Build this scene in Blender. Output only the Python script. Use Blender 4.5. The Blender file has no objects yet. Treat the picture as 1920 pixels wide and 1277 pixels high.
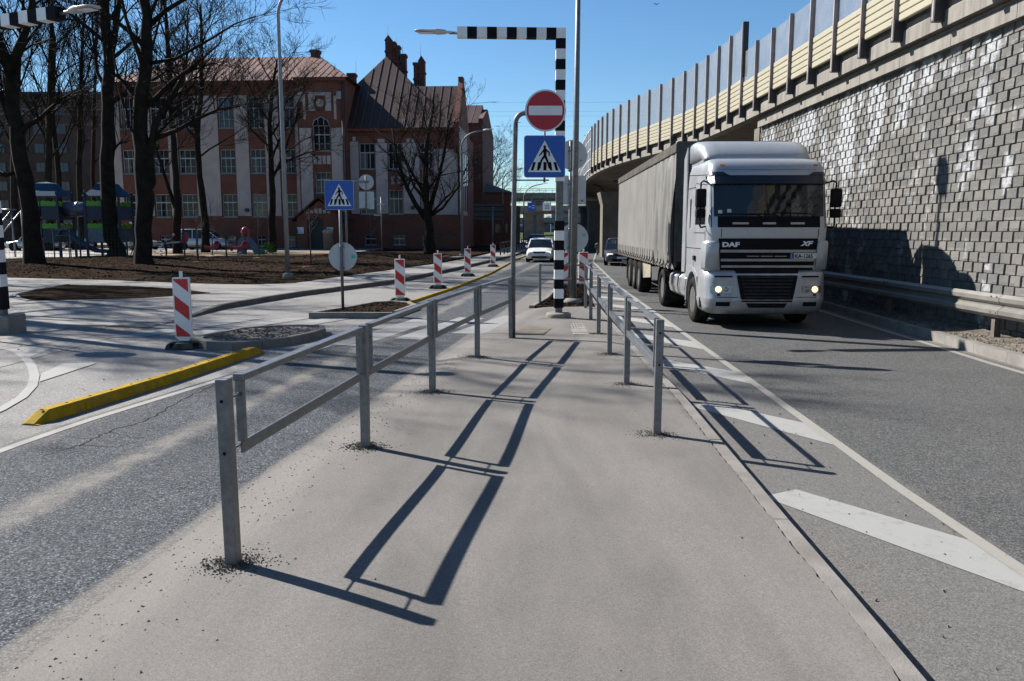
import bpy, math, random
from mathutils import Vector, Matrix
random.seed(7)
R = math.radians
SC = bpy.context.scene
COL = SC.collection

# ------------------------------------------------------------------ camera, sky, sun, exposure
FPX, HY, EYE = 1500.0, 432.0, 1.86
PITCH = math.atan((638.5 - HY) / FPX)
cam_d = bpy.data.cameras.new('camera')
cam = bpy.data.objects.new('camera', cam_d)
COL.objects.link(cam)
cam_d.sensor_width = 36
cam_d.lens = FPX / 1920 * 36
cam_d.clip_start = 0.05
cam_d.clip_end = 6000
cam.location = (0, 0, EYE)
cam.rotation_euler = (math.pi / 2 - PITCH, 0, 0)
SC.camera = cam

SUN_EL = R(38.4)
SUN_DIR = Vector((-0.871 * math.cos(SUN_EL), 0.491 * math.cos(SUN_EL), math.sin(SUN_EL)))   # towards the sun
world = bpy.data.worlds.new('World')
SC.world = world
world.use_nodes = True
wn = world.node_tree
wn.nodes.clear()
sky = wn.nodes.new('ShaderNodeTexSky')
sky.sky_type = 'NISHITA'
sky.sun_disc = False
sky.sun_elevation = SUN_EL
sky.sun_rotation = math.atan2(-0.871, 0.491)
sky.altitude = 0
sky.air_density = 1.0
sky.dust_density = 0.05
sky.ozone_density = 4.0
bg = wn.nodes.new('ShaderNodeBackground')
bg.inputs[1].default_value = 0.056
wo = wn.nodes.new('ShaderNodeOutputWorld')
hs = wn.nodes.new('ShaderNodeHueSaturation')
hs.inputs['Saturation'].default_value = 1.12
wn.links.new(sky.outputs[0], hs.inputs['Color'])
tn = wn.nodes.new('ShaderNodeMix'); tn.data_type = 'RGBA'; tn.blend_type = 'MULTIPLY'; tn.inputs[0].default_value = 1.0
tn.inputs[7].default_value = (0.95, 1.05, 1.07, 1)
wn.links.new(hs.outputs[0], tn.inputs[6])
wn.links.new(tn.outputs[2], bg.inputs[0])
wn.links.new(bg.outputs[0], wo.inputs[0])
sun_d = bpy.data.lights.new('sun', 'SUN')
sun_d.energy = 5.0
sun_d.angle = R(0.53)
sun_d.color = (1.0, 0.955, 0.9)
sun = bpy.data.objects.new('sun', sun_d)
COL.objects.link(sun)
sun.rotation_euler = (-SUN_DIR).to_track_quat('-Z', 'Y').to_euler()
SC.view_settings.view_transform = 'Standard'
SC.view_settings.look = 'None'
SC.view_settings.gamma = 1
SC.view_settings.exposure = 1.2
SC.view_settings.use_curve_mapping = False

# ------------------------------------------------------------------ helpers
class MB:
    """collects simple shapes, links them as one mesh object"""
    def __init__(s):
        s.v = []; s.f = []; s.m = []; s.smooth = []; s.cm = 0
    def poly(s, pts, faces, smooth=False):
        b = len(s.v)
        s.v += [tuple(p) for p in pts]
        for f in faces:
            s.f.append(tuple(i + b for i in f)); s.m.append(s.cm); s.smooth.append(smooth)
        return s
    def box(s, x0, x1, y0, y1, z0, z1, rot=0, c=None):
        p = [(x, y, z) for z in (z0, z1) for y in (y0, y1) for x in (x0, x1)]
        if rot:
            cx, cy = c if c else ((x0 + x1) / 2, (y0 + y1) / 2)
            ca, sa = math.cos(rot), math.sin(rot)
            p = [(cx + (x - cx) * ca - (y - cy) * sa, cy + (x - cx) * sa + (y - cy) * ca, z) for x, y, z in p]
        return s.poly(p, [(0, 2, 3, 1), (4, 5, 7, 6), (0, 1, 5, 4), (2, 6, 7, 3), (0, 4, 6, 2), (1, 3, 7, 5)])
    def bar(s, p0, p1, w, h, up=(0, 0, 1)):
        p0, p1 = Vector(p0), Vector(p1)
        d = (p1 - p0).normalized(); u = Vector(up)
        if abs(d.dot(u)) > 0.98: u = Vector((1, 0, 0))
        a = d.cross(u).normalized(); b = a.cross(d)
        p = []
        for q in (p0, p1):
            for i, j in ((-1, -1), (1, -1), (1, 1), (-1, 1)):
                p.append(q + a * (i * w / 2) + b * (j * h / 2))
        return s.poly(p, [(3, 2, 1, 0), (4, 5, 6, 7), (0, 1, 5, 4), (1, 2, 6, 5), (2, 3, 7, 6), (3, 0, 4, 7)])
    def tube(s, pts, rad, n=8, caps=True, smooth=True):
        pts = [Vector(p) for p in pts]
        if not hasattr(rad, '__len__'): rad = [rad] * len(pts)
        d0 = (pts[1] - pts[0]).normalized()
        a = d0.cross(Vector((0, 0, 1)) if abs(d0.z) < 0.9 else Vector((1, 0, 0))).normalized()
        V = []
        for i, p in enumerate(pts):
            if i == 0: d = d0
            elif i == len(pts) - 1: d = (pts[i] - pts[i - 1]).normalized()
            else: d = ((pts[i + 1] - pts[i]).normalized() + (pts[i] - pts[i - 1]).normalized()).normalized()
            a = (a - d * a.dot(d)).normalized(); b = d.cross(a)
            for k in range(n):
                t = 2 * math.pi * k / n
                V.append(p + (a * math.cos(t) + b * math.sin(t)) * rad[i])
        F = []
        for i in range(len(pts) - 1):
            for k in range(n):
                k2 = (k + 1) % n
                F.append((i * n + k, i * n + k2, (i + 1) * n + k2, (i + 1) * n + k))
        s.poly(V, F, smooth)
        if caps:
            b0 = len(s.v) - len(V)
            s.f.append(tuple(b0 + k for k in reversed(range(n)))); s.m.append(s.cm); s.smooth.append(False)
            s.f.append(tuple(b0 + (len(pts) - 1) * n + k for k in range(n))); s.m.append(s.cm); s.smooth.append(False)
        return s
    def lathe(s, prof, c, axis='z', n=24, smooth=True):
        """prof: list of (r, h) along axis through c"""
        V = []
        for r, h in prof:
            for k in range(n):
                t = 2 * math.pi * k / n; x, y = r * math.cos(t), r * math.sin(t)
                q = {'z': (x, y, h), 'x': (h, x, y), 'y': (x, h, -y)}[axis]
                V.append((c[0] + q[0], c[1] + q[1], c[2] + q[2]))
        F = []
        for i in range(len(prof) - 1):
            for k in range(n):
                k2 = (k + 1) % n
                F.append((i * n + k, i * n + k2, (i + 1) * n + k2, (i + 1) * n + k))
        s.poly(V, F, smooth)
        b0 = len(s.v) - len(V)
        if prof[0][0] > 1e-4: s.f.append(tuple(b0 + k for k in reversed(range(n)))); s.m.append(s.cm); s.smooth.append(False)
        if prof[-1][0] > 1e-4: s.f.append(tuple(b0 + (len(prof) - 1) * n + k for k in range(n))); s.m.append(s.cm); s.smooth.append(False)
        return s
    def prism(s, pts, d0, d1, plane='xy'):
        """outline (2D) extruded between d0 and d1 along the remaining axis"""
        def q(p, d):
            return {'xy': (p[0], p[1], d), 'xz': (p[0], d, p[1]), 'yz': (d, p[0], p[1])}[plane]
        n = len(pts)
        V = [q(p, d0) for p in pts] + [q(p, d1) for p in pts]
        F = [tuple(reversed(range(n))), tuple(range(n, 2 * n))] + [(i, (i + 1) % n, n + (i + 1) % n, n + i) for i in range(n)]
        return s.poly(V, F)
    def loft(s, rings, smooth=True, caps=True):
        n = len(rings[0]); V = [p for r in rings for p in r]; F = []
        for i in range(len(rings) - 1):
            for k in range(n):
                k2 = (k + 1) % n
                F.append((i * n + k, i * n + k2, (i + 1) * n + k2, (i + 1) * n + k))
        s.poly(V, F, smooth)
        if caps:
            b0 = len(s.v) - len(V)
            s.f.append(tuple(b0 + k for k in reversed(range(n)))); s.m.append(s.cm); s.smooth.append(False)
            s.f.append(tuple(b0 + (len(rings) - 1) * n + k for k in range(n))); s.m.append(s.cm); s.smooth.append(False)
        return s
    def mesh(s, name):
        me = bpy.data.meshes.new(name)
        me.from_pydata(s.v, [], s.f)
        me.polygons.foreach_set('material_index', s.m)
        me.polygons.foreach_set('use_smooth', s.smooth)
        me.update()
        return me

def recalc(me):
    import bmesh
    bm = bmesh.new(); bm.from_mesh(me)
    bmesh.ops.recalc_face_normals(bm, faces=bm.faces)
    bm.to_mesh(me); bm.free()

def tag(o, label=None, cat=None, group=None, kind=None):
    if label: o['label'] = label
    if cat: o['category'] = cat
    if group: o['group'] = group
    if kind: o['kind'] = kind
    return o

def obj(name, mb, mat, parent=None, label=None, cat=None, group=None, kind=None, bevel=0, loc=None, fix=False, auto=False):
    me = mb.mesh(name) if isinstance(mb, MB) else mb
    if isinstance(mb, MB) and (fix or bevel): recalc(me)
    if mat and not me.materials:
        for m in (mat if isinstance(mat, (list, tuple)) else [mat]): me.materials.append(m)
    o = bpy.data.objects.new(name, me)
    COL.objects.link(o)
    if parent: o.parent = parent
    if loc: o.location = loc
    if bevel:
        b = o.modifiers.new('bevel', 'BEVEL'); b.width = bevel; b.segments = 2; b.limit_method = 'ANGLE'; b.angle_limit = R(40)
        b.harden_normals = False
    return tag(o, label, cat, group, kind)

def thing(name, label, cat, loc=(0, 0, 0), rz=0, group=None):
    o = bpy.data.objects.new(name, None)
    COL.objects.link(o)
    o.location = loc; o.rotation_euler = (0, 0, rz); o.empty_display_size = 0.2
    return tag(o, label, cat, group)

def copy_tree(o, parent=None):
    c = o.copy(); COL.objects.link(c)
    if parent: c.parent = parent
    for ch in list(o.children): copy_tree(ch, c)
    return c

def from_px(x, y, z=None, Y=None):
    """place on the ground plane z, or at distance Y, seen along a photograph direction (survey helper)"""
    u = (x - 960) / FPX; v = -(y - 638.5) / FPX
    d = Vector((u, math.cos(PITCH) + v * math.sin(PITCH), -math.sin(PITCH) + v * math.cos(PITCH)))
    t = (Y / d.y) if Y is not None else (z - EYE) / d.z
    return Vector((0, 0, EYE)) + d * t

# ------------------------------------------------------------------ materials
class NT:
    def __init__(s, name):
        s.m = bpy.data.materials.new(name); s.m.use_nodes = True
        s.t = s.m.node_tree; s.b = s.t.nodes['Principled BSDF']; s.out = s.t.nodes['Material Output']
    def n(s, typ, **kw):
        nd = s.t.nodes.new(typ)
        for k, v in kw.items():
            if k.startswith('i_'):
                key = k[2:]; nd.inputs[int(key) if key.isdigit() else key.replace('_', ' ')].default_value = v
            else: setattr(nd, k, v)
        return nd
    def l(s, a, b): s.t.links.new(a, b)
    def _in(s, sock, v):
        if hasattr(v, 'is_output') or isinstance(v, bpy.types.NodeSocket): s.l(v, sock)
        else: sock.default_value = v
    def math(s, op, a, b=0.0, c=0.0, clamp=False):
        nd = s.n('ShaderNodeMath', operation=op); nd.use_clamp = clamp
        for i, v in enumerate((a, b, c)): s._in(nd.inputs[i], v)
        return nd.outputs[0]
    def pos(s):
        return s.n('ShaderNodeNewGeometry').outputs['Position']
    def objc(s):
        return s.n('ShaderNodeTexCoord').outputs['Object']
    def sep(s, v):
        nd = s.n('ShaderNodeSeparateXYZ'); s.l(v, nd.inputs[0]); return nd.outputs
    def comb(s, x, y, z):
        nd = s.n('ShaderNodeCombineXYZ')
        for i, v in enumerate((x, y, z)): s._in(nd.inputs[i], v)
        return nd.outputs[0]
    def noise(s, vec, scale, detail=3, rough=0.55, dist=0.0):
        nd = s.n('ShaderNodeTexNoise'); s.l(vec, nd.inputs['Vector'])
        nd.inputs['Scale'].default_value = scale; nd.inputs['Detail'].default_value = detail
        nd.inputs['Roughness'].default_value = rough; nd.inputs['Distortion'].default_value = dist
        return nd.outputs['Fac']
    def voro(s, vec, scale, feature='F1', out='Distance'):
        nd = s.n('ShaderNodeTexVoronoi', feature=feature); s.l(vec, nd.inputs['Vector']); nd.inputs['Scale'].default_value = scale
        return nd.outputs[out]
    def ramp(s, f, a, b, lo=0.0, hi=1.0, smooth=True):
        nd = s.n('ShaderNodeMapRange'); nd.interpolation_type = 'SMOOTHSTEP' if smooth else 'LINEAR'
        s._in(nd.inputs[0], f)
        for i, v in enumerate((a, b, lo, hi)): s._in(nd.inputs[i + 1], v)
        return nd.outputs[0]
    def mix(s, f, a, b):
        nd = s.n('ShaderNodeMix', data_type='RGBA'); s._in(nd.inputs[0], f)
        for i, v in ((6, a), (7, b)):
            if isinstance(v, (tuple, list)): nd.inputs[i].default_value = (*v[:3], 1)
            else: s.l(v, nd.inputs[i])
        return nd.outputs[2]
    def mul(s, a, b):
        nd = s.n('ShaderNodeMix', data_type='RGBA', blend_type='MULTIPLY'); nd.inputs[0].default_value = 1
        for i, v in ((6, a), (7, b)):
            if isinstance(v, (tuple, list)): nd.inputs[i].default_value = (*v[:3], 1)
            else: s.l(v, nd.inputs[i])
        return nd.outputs[2]
    def col(s, c):
        if isinstance(c, (tuple, list)): s.b.inputs['Base Color'].default_value = (*c[:3], 1)
        else: s.l(c, s.b.inputs['Base Color'])
    def rough(s, v): s._in(s.b.inputs['Roughness'], v)
    def metal(s, v): s._in(s.b.inputs['Metallic'], v)
    def bump(s, h, strength=0.3, dist=0.01):
        nd = s.n('ShaderNodeBump'); s.l(h, nd.inputs['Height']); nd.inputs['Strength'].default_value = strength; nd.inputs['Distance'].default_value = dist
        s.l(nd.outputs[0], s.b.inputs['Normal'])

def simple(name, c, rough=0.6, metal=0.0, var=0.15, scale=4.0, bump=0.0, bscale=60, dirt=None, dirt_amt=0.5, coat=0, space='obj', emit=None):
    n = NT(name); v = n.objc() if space == 'obj' else n.pos()
    f = n.noise(v, scale, 4, 0.6)
    dark = tuple(x * (1 - var) for x in c); lite = tuple(min(1, x * (1 + var)) for x in c)
    cc = n.mix(n.ramp(f, 0.3, 0.7), dark, lite)
    if dirt:
        g = n.noise(v, scale * 0.6, 6, 0.7, 0.6)
        cc = n.mix(n.ramp(g, 0.45, 0.75, 0, dirt_amt), cc, dirt)
    n.col(cc); n.rough(n.ramp(f, 0, 1, rough * 0.85, min(1, rough * 1.15))); n.metal(metal)
    if rough > 0.72: n.b.inputs['Specular IOR Level'].default_value = 0.08
    if bump: n.bump(n.noise(v, bscale, 3), bump, 0.01)
    if coat: n.b.inputs['Coat Weight'].default_value = coat
    if emit:
        n.b.inputs['Emission Color'].default_value = (*emit[0], 1); n.b.inputs['Emission Strength'].default_value = emit[1]
    return n.m

def asphalt(name, base, dust=(0.30, 0.27, 0.235), speck=0.35, patch=0.25, dustamt=0.35, extra=None, bump=0.35, grain=110, spark=0.0, over=0.12, spec=0.2):
    base = tuple(x * 0.62 for x in base); dust = tuple(x * 0.6 for x in dust)
    n = NT(name); p = n.pos()
    s1 = n.voro(p, grain, out='Color'); s1 = n.sep(s1)[0]
    s2 = n.noise(p, grain * 2.2, 2)
    f = n.math('ADD', n.math('MULTIPLY', s1, 0.6), n.math('MULTIPLY', s2, 0.4))
    lo = tuple(x * (1 - speck) for x in base); hi = tuple(min(1, x * (1 + speck * 1.3)) for x in base)
    cc = n.mix(n.ramp(f, 0.25, 0.8), lo, hi)
    if spark:
        sp = n.sep(n.voro(p, grain * 1.3, out='Color'))[1]
        cc = n.mix(n.ramp(sp, 0.86, 0.95, 0, spark), cc, (0.24, 0.25, 0.26)); cc = n.mix(n.ramp(sp, 0.16, 0.06, 0, 0.7), cc, tuple(x * 0.25 for x in base))
    big = n.noise(p, 0.55, 5, 0.6, 0.3)
    cc = n.mix(n.ramp(big, 0.35, 0.7, 0, patch), cc, tuple(x * 0.62 for x in base))
    mid = n.noise(p, 2.1, 6, 0.68, 0.4)
    cc = n.mix(n.ramp(mid, 0.42, 0.72, 0, dustamt), cc, dust)
    st = n.voro(n.comb(*[n.sep(p)[i] for i in range(3)]), 7.0)
    cc = n.mix(n.ramp(st, 0.025, 0.05, 0.75, 0.0), cc, (0.05, 0.045, 0.04))
    if extra: cc = extra(n, p, cc)
    g1 = n.math('ADD', n.math('MULTIPLY', n.sep(n.voro(p, grain * 1.15, out='Color'))[2], 0.55), n.math('MULTIPLY', n.noise(p, grain * 0.8, 3, 0.6), 0.45))
    gr = n.ramp(g1, 0.22, 0.78, 1 - over, 1 + over, False); cc = n.mul(cc, n.comb(gr, gr, gr))
    n.col(cc); n.rough(0.86)
    n.b.inputs['Specular IOR Level'].default_value = spec
    n.bump(n.math('ADD', n.math('MULTIPLY', s1, 0.7), s2), bump, 0.006)
    return n.m

def brick_mat(name, c1, c2, mortar, space='obj', bw=0.25, bh=0.075, axis='xz'):
    n = NT(name); v = n.objc() if space == 'obj' else n.pos()
    x, y, z = n.sep(v)[0:3]
    vec = n.comb(n.math('ADD', x, y), z, 0.0)
    b = n.n('ShaderNodeTexBrick'); n.l(vec, b.inputs['Vector'])
    b.inputs['Color1'].default_value = (*c1, 1); b.inputs['Color2'].default_value = (*c2, 1); b.inputs['Mortar'].default_value = (*mortar, 1)
    b.inputs['Scale'].default_value = 1; b.inputs['Brick Width'].default_value = bw; b.inputs['Row Height'].default_value = bh
    b.inputs['Mortar Size'].default_value = 0.008
    g = n.noise(v, 0.7, 5, 0.65)
    n.col(n.mix(n.ramp(g, 0.35, 0.75, 0, 0.45), b.outputs['Color'], tuple(x * 0.5 for x in c1)))
    n.rough(0.9)
    return n.m

def stripe_pos(n, p, k, off, slope):
    """signed distance to the line X = off + slope*Y"""
    x, y, z = n.sep(p)[0:3]
    return n.math('SUBTRACT', x, n.math('ADD', n.math('MULTIPLY', y, slope), off))

def island_extra(n, p, cc):
    x, y, z = n.sep(p)[0:3]
    edge = n.math('SUBTRACT', n.math('ADD', 1.66, n.math('MULTIPLY', y, 0.021)), x)
    cc = n.mix(n.math('MULTIPLY', n.ramp(edge, 0.0, 0.09, 0.8, 0.0), n.ramp(n.noise(p, 12, 4, 0.7), 0.35, 0.6)), cc, (0.07, 0.065, 0.06))
    lw = n.noise(n.comb(n.math('MULTIPLY', x, 1.6), n.math('MULTIPLY', y, 0.35), 2.0), 1.0, 4, 0.6, 0.4)
    cc = n.mix(n.ramp(lw, 0.34, 0.64, 0.0, 0.55), cc, (0.090, 0.086, 0.080))
    cc = n.mix(n.ramp(n.noise(p, 0.8, 3, 0.5), 0.48, 0.70, 0, 0.5), cc, (0.165, 0.152, 0.138))
    # pale dusty rim along the left edge with dark crumbs
    e = n.math('SUBTRACT', x, n.math('ADD', -2.72, n.math('MULTIPLY', y, 0.137)))
    w = n.noise(p, 1.3, 5, 0.6)
    d = n.math('ADD', e, n.math('MULTIPLY', w, -0.5))
    cc = n.mix(n.ramp(d, 0.0, 0.55, 0.45, 0.0), cc, (0.185, 0.172, 0.153))
    cr = n.voro(p, 26, out='Distance'); m = n.noise(p, 3.5, 3)
    near = n.ramp(n.math('ABSOLUTE', n.math('SUBTRACT', e, 0.45)), 0.0, 0.5, 1, 0)
    cc = n.mix(n.math('MULTIPLY', n.math('MULTIPLY', n.ramp(cr, 0.10, 0.19, 1, 0), n.ramp(m, 0.5, 0.58)), near), cc, (0.05, 0.045, 0.04))
    return cc

def left_road_extra(n, p, cc):
    x, y, z = n.sep(p)[0:3]
    w = n.noise(n.comb(n.math('MULTIPLY', x, 2.2), n.math('MULTIPLY', y, 0.5), 0.0), 1.6, 5, 0.65)
    t = n.math('SUBTRACT', x, n.math('ADD', n.math('MULTIPLY', y, 0.118), -3.95))
    t = n.math('ADD', t, n.math('MULTIPLY', n.math('SUBTRACT', w, 0.5), 0.45))
    band = n.math('MULTIPLY', n.ramp(n.math('ABSOLUTE', t), 0.02, 0.24, 0.8, 0.0), n.ramp(n.noise(p, 4.5, 6, 0.75, 0.6), 0.34, 0.62, 0.25, 1))
    cc = n.mix(band, cc, (0.20, 0.185, 0.163))
    t2 = n.math('SUBTRACT', x, n.math('ADD', n.math('MULTIPLY', y, 0.13), -5.45))
    t2 = n.math('ADD', t2, n.math('MULTIPLY', n.math('SUBTRACT', w, 0.5), 0.5))
    cc = n.mix(n.ramp(t2, 0.0, 0.35, 0.7, 0.0), cc, (0.20, 0.187, 0.167))
    t3 = n.math('SUBTRACT', x, n.math('ADD', n.math('MULTIPLY', y, 0.137), -2.78))
    cc = n.mix(n.ramp(n.math('ADD', t3, n.math('MULTIPLY', n.math('SUBTRACT', w, 0.5), 0.14)), -0.07, 0.0, 0.0, 0.75), cc, (0.185, 0.172, 0.154))
    # cracks along the far wheel track
    wv = n.n('ShaderNodeVectorMath', operation='ADD'); n.l(p, wv.inputs[0])
    nz = n.n('ShaderNodeTexNoise'); n.l(p, nz.inputs['Vector']); nz.inputs['Scale'].default_value = 3.0
    sc = n.n('ShaderNodeVectorMath', operation='SCALE'); n.l(nz.outputs['Color'], sc.inputs[0]); sc.inputs['Scale'].default_value = 0.35
    n.l(sc.outputs[0], wv.inputs[1])
    e = n.voro(wv.outputs[0], 2.3, feature='DISTANCE_TO_EDGE')
    near = n.ramp(n.math('ABSOLUTE', n.math('SUBTRACT', n.math('SUBTRACT', x, n.math('MULTIPLY', y, 0.13)), -4.85)), 0.1, 0.4, 1, 0)
    near = n.math('MULTIPLY', near, n.ramp(n.noise(p, 0.9, 2), 0.42, 0.5))
    cc = n.mix(n.math('MULTIPLY', n.ramp(e, 0.010, 0.028, 0.9, 0), near), cc, (0.03, 0.03, 0.03))
    return cc

def right_road_extra(n, p, cc):
    x, y, z = n.sep(p)[0:3]
    # paler, dustier strip between kerb and edge line, browner next to the kerb
    e = n.math('SUBTRACT', x, n.math('ADD', n.math('MULTIPLY', y, 0.025), 2.95))
    w = n.noise(p, 1.1, 5, 0.6)
    e2 = n.math('ADD', e, n.math('MULTIPLY', n.math('SUBTRACT', w, 0.5), 0.25))
    cc = n.mix(n.ramp(e2, -0.12, 0.1, 0.7, 0.0), cc, (0.135, 0.13, 0.123))
    cc = n.mix(n.math('MULTIPLY', n.ramp(x, 1.9, 2.45, 0.45, 0.0), n.ramp(w, 0.45, 0.65)), cc, (0.15, 0.13, 0.11))
    r = n.math('SUBTRACT', x, n.math('ADD', n.math('MULTIPLY', y, 0.03), 6.98))
    cc = n.mix(n.ramp(r, 0.02, 0.2, 0.0, 0.9), cc, (0.16, 0.14, 0.118))
    return cc

M = {}
M['island'] = asphalt('island_asphalt', (0.252, 0.236, 0.218), over=0.18, speck=0.12, patch=0.22, dust=(0.27, 0.252, 0.23), dustamt=0.28, extra=island_extra, bump=0.45, grain=150)
M['left_road'] = asphalt('left_road_asphalt', (0.082, 0.092, 0.104), speck=0.7, over=0.28, patch=0.25, dustamt=0.10, extra=left_road_extra, bump=1.0, grain=85, spark=0.75)
M['right_road'] = asphalt('right_road_asphalt', (0.118, 0.119, 0.117), speck=0.45, over=0.30, patch=0.22, dustamt=0.10, extra=right_road_extra, bump=0.7, grain=90, spark=0.4)
M['plaza'] = asphalt('plaza_asphalt', (0.29, 0.28, 0.265), speck=0.3, patch=0.25, dustamt=0.3, bump=0.3, grain=80)
M['sidewalk'] = asphalt('sidewalk_paving', (0.32, 0.305, 0.285), speck=0.12, patch=0.12, dustamt=0.2, bump=0.15, grain=80)
M['soil'] = asphalt('soil', (0.040, 0.029, 0.022), dust=(0.075, 0.057, 0.043), speck=0.6, patch=0.4, dustamt=0.7, bump=1.0, grain=14, spec=0.0)
M['verge'] = asphalt('verge_soil', (0.21, 0.185, 0.155), dust=(0.11, 0.09, 0.07), speck=0.5, patch=0.4, dustamt=0.6, bump=1.0, grain=25)
M['terrain'] = asphalt('terrain_grass', (0.06, 0.07, 0.035), dust=(0.10, 0.085, 0.05), speck=0.4, patch=0.4, dustamt=0.6, bump=0.3, grain=6)
M['play_floor'] = asphalt('playground_floor', (0.46, 0.43, 0.40), speck=0.1, patch=0.1, dustamt=0.1, bump=0.1)
M['play_sand'] = asphalt('playground_sand', (0.44, 0.30, 0.16), speck=0.1, patch=0.1, dustamt=0.2, bump=0.1)
M['kerb'] = simple('kerb_concrete', (0.18, 0.17, 0.156), 0.85, var=0.14, scale=3, bump=0.4, bscale=90, dirt=(0.13, 0.115, 0.10), dirt_amt=0.5, space='pos')
M['kerb_dark'] = simple('kerb_concrete_shaded', (0.10, 0.095, 0.088), 0.85, var=0.2, scale=3, bump=0.5, bscale=60, dirt=(0.12, 0.11, 0.09), space='pos')  # darker copy of the kerb concrete, shade of the far kerb face in its colour

def paint_mat(name, c, wear=0.35, base=(0.12, 0.115, 0.108)):
    n = NT(name); p = n.pos()
    a = n.noise(p, 9, 6, 0.75); b = n.noise(p, 90, 3, 0.6); cc = n.mix(n.ramp(a, 0.5, 0.8, 0, wear), c, base)
    sp = n.voro(p, 11.0)
    cc = n.mix(n.ramp(sp, 0.03, 0.06, 0.7, 0), cc, (0.08, 0.07, 0.06))
    n.col(n.mix(n.ramp(b, 0.35, 0.7, 0, 0.3), cc, tuple(x * 0.75 for x in c)))
    n.rough(0.7); n.bump(b, 0.3, 0.004); return n.m
M['line'] = paint_mat('road_paint', (0.25, 0.25, 0.238), 0.75)
M['line_cream'] = paint_mat('worn_cream_paint', (0.235, 0.225, 0.20), 0.55)
M['line_old'] = paint_mat('old_road_paint', (0.215, 0.205, 0.185), 0.75)
M['line_faint'] = paint_mat('faint_road_paint', (0.205, 0.20, 0.19), 0.9, (0.165, 0.158, 0.148))
M['galv'] = simple('galvanised_steel', (0.165, 0.172, 0.182), 0.42, 0.6, var=0.18, scale=18, bump=0.08, bscale=120, dirt=(0.12, 0.118, 0.112), dirt_amt=0.4)
M['galv_dull'] = simple('dull_galvanised_pole', (0.135, 0.14, 0.145), 0.55, 0.45, var=0.2, scale=12, bump=0.1, bscale=90)
M['pole_white'] = simple('painted_pole', (0.19, 0.20, 0.21), 0.5, 0.3, var=0.1, scale=3)
M['black'] = simple('black_paint', (0.010, 0.010, 0.012), 0.75, var=0.3)
M['white'] = simple('white_paint', (0.72, 0.72, 0.70), 0.5, var=0.05, dirt=(0.5, 0.48, 0.44), dirt_amt=0.3)
M['red'] = simple('red_reflective', (0.48, 0.012, 0.014), 0.45, var=0.12)
M['sign_red'] = simple('sign_red', (0.36, 0.006, 0.018), 0.4, var=0.06)
M['sign_blue'] = simple('sign_blue', (0.003, 0.075, 0.36), 0.4, var=0.05)
M['sign_white'] = simple('sign_white', (0.66, 0.67, 0.68), 0.45, var=0.04)
M['sign_back'] = simple('sign_back_grey', (0.42, 0.43, 0.44), 0.5, 0.3, var=0.08)
M['sticker_green'] = simple('green_sticker', (0.02, 0.45, 0.32), 0.5)
M['yellow'] = simple('yellow_paint', (0.31, 0.20, 0.010), 0.8, var=0.18, scale=9, dirt=(0.15, 0.12, 0.055), dirt_amt=0.85, bump=0.2, bscale=60, space='pos')
M['rubber'] = simple('black_rubber', (0.028, 0.028, 0.028), 0.8, var=0.3, scale=10, dirt=(0.10, 0.09, 0.08), dirt_amt=0.35, bump=0.2)
M['foot'] = simple('recycled_rubber_foot', (0.06, 0.07, 0.065), 0.8, var=0.3, scale=10, dirt=(0.16, 0.15, 0.13), dirt_amt=0.5, bump=0.3)
M['concrete'] = simple('concrete', (0.20, 0.192, 0.175), 0.85, var=0.14, scale=1.2, bump=0.25, bscale=30, dirt=(0.12, 0.11, 0.095), dirt_amt=0.6, space='pos')
M['concrete_dark'] = simple('concrete_weathered', (0.15, 0.135, 0.115), 0.9, var=0.2, scale=0.8, dirt=(0.09, 0.08, 0.065), dirt_amt=0.6, space='pos')
M['gravel'] = simple('dark_gravel', (0.10, 0.09, 0.08), 0.9, var=0.5, scale=40)
M['glass_dark'] = simple('window_glass_dark', (0.010, 0.013, 0.017), 0.06, 0.0, var=0.1)
M['glass_dark'].node_tree.nodes['Principled BSDF'].inputs['Specular IOR Level'].default_value = 0.3
M['bark'] = simple('dark_bark', (0.020, 0.0155, 0.012), 0.95, var=0.35, scale=3, bump=0.9, bscale=9, dirt=(0.028, 0.023, 0.018), dirt_amt=0.5)
M['twig'] = simple('twig_bark', (0.018, 0.014, 0.012), 0.95, var=0.2, scale=3)
M['sapling'] = simple('sapling_bark', (0.09, 0.08, 0.07), 0.9)
# ------------------------------------------------------------------ the ground
def interp(tab, t):
    if t <= tab[0][0]: return tab[0][1]
    for (a, va), (b, vb) in zip(tab, tab[1:]):
        if t <= b: return va + (vb - va) * (t - a) / (b - a)
    return tab[-1][1]
def sstep(a, b, t):
    t = max(0, min(1, (t - a) / (b - a))); return t * t * (3 - 2 * t)
def strip_sheet(name, ys, left, right, zf, mat, nx=1, **kw):
    """sheet between two edge curves X=left(Y), X=right(Y)"""
    m = MB(); P = []; F = []
    for y in ys:
        a, b = left(y), right(y)
        for i in range(nx + 1):
            x = a + (b - a) * i / nx
            P.append((x, y, zf(x, y)))
    w = nx + 1
    for j in range(len(ys) - 1):
        for i in range(nx):
            F.append((j * w + i, j * w + i + 1, (j + 1) * w + i + 1, (j + 1) * w + i))
    m.poly(P, F, True)
    return obj(name, m, mat, **kw)
def frange(a, b, s):
    n = int(round((b - a) / s)); return [a + (b - a) * i / n for i in range(n + 1)]

m = MB(); m.poly([(-2500, -400, -0.32), (2500, -400, -0.32), (2500, 4500, -0.32), (-2500, 4500, -0.32)], [(0, 1, 2, 3)])
obj('ground', m, M['terrain'], kind='structure')

def z_right(Y): return -0.14 + 0.104 * sstep(28, 46, Y)
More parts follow.
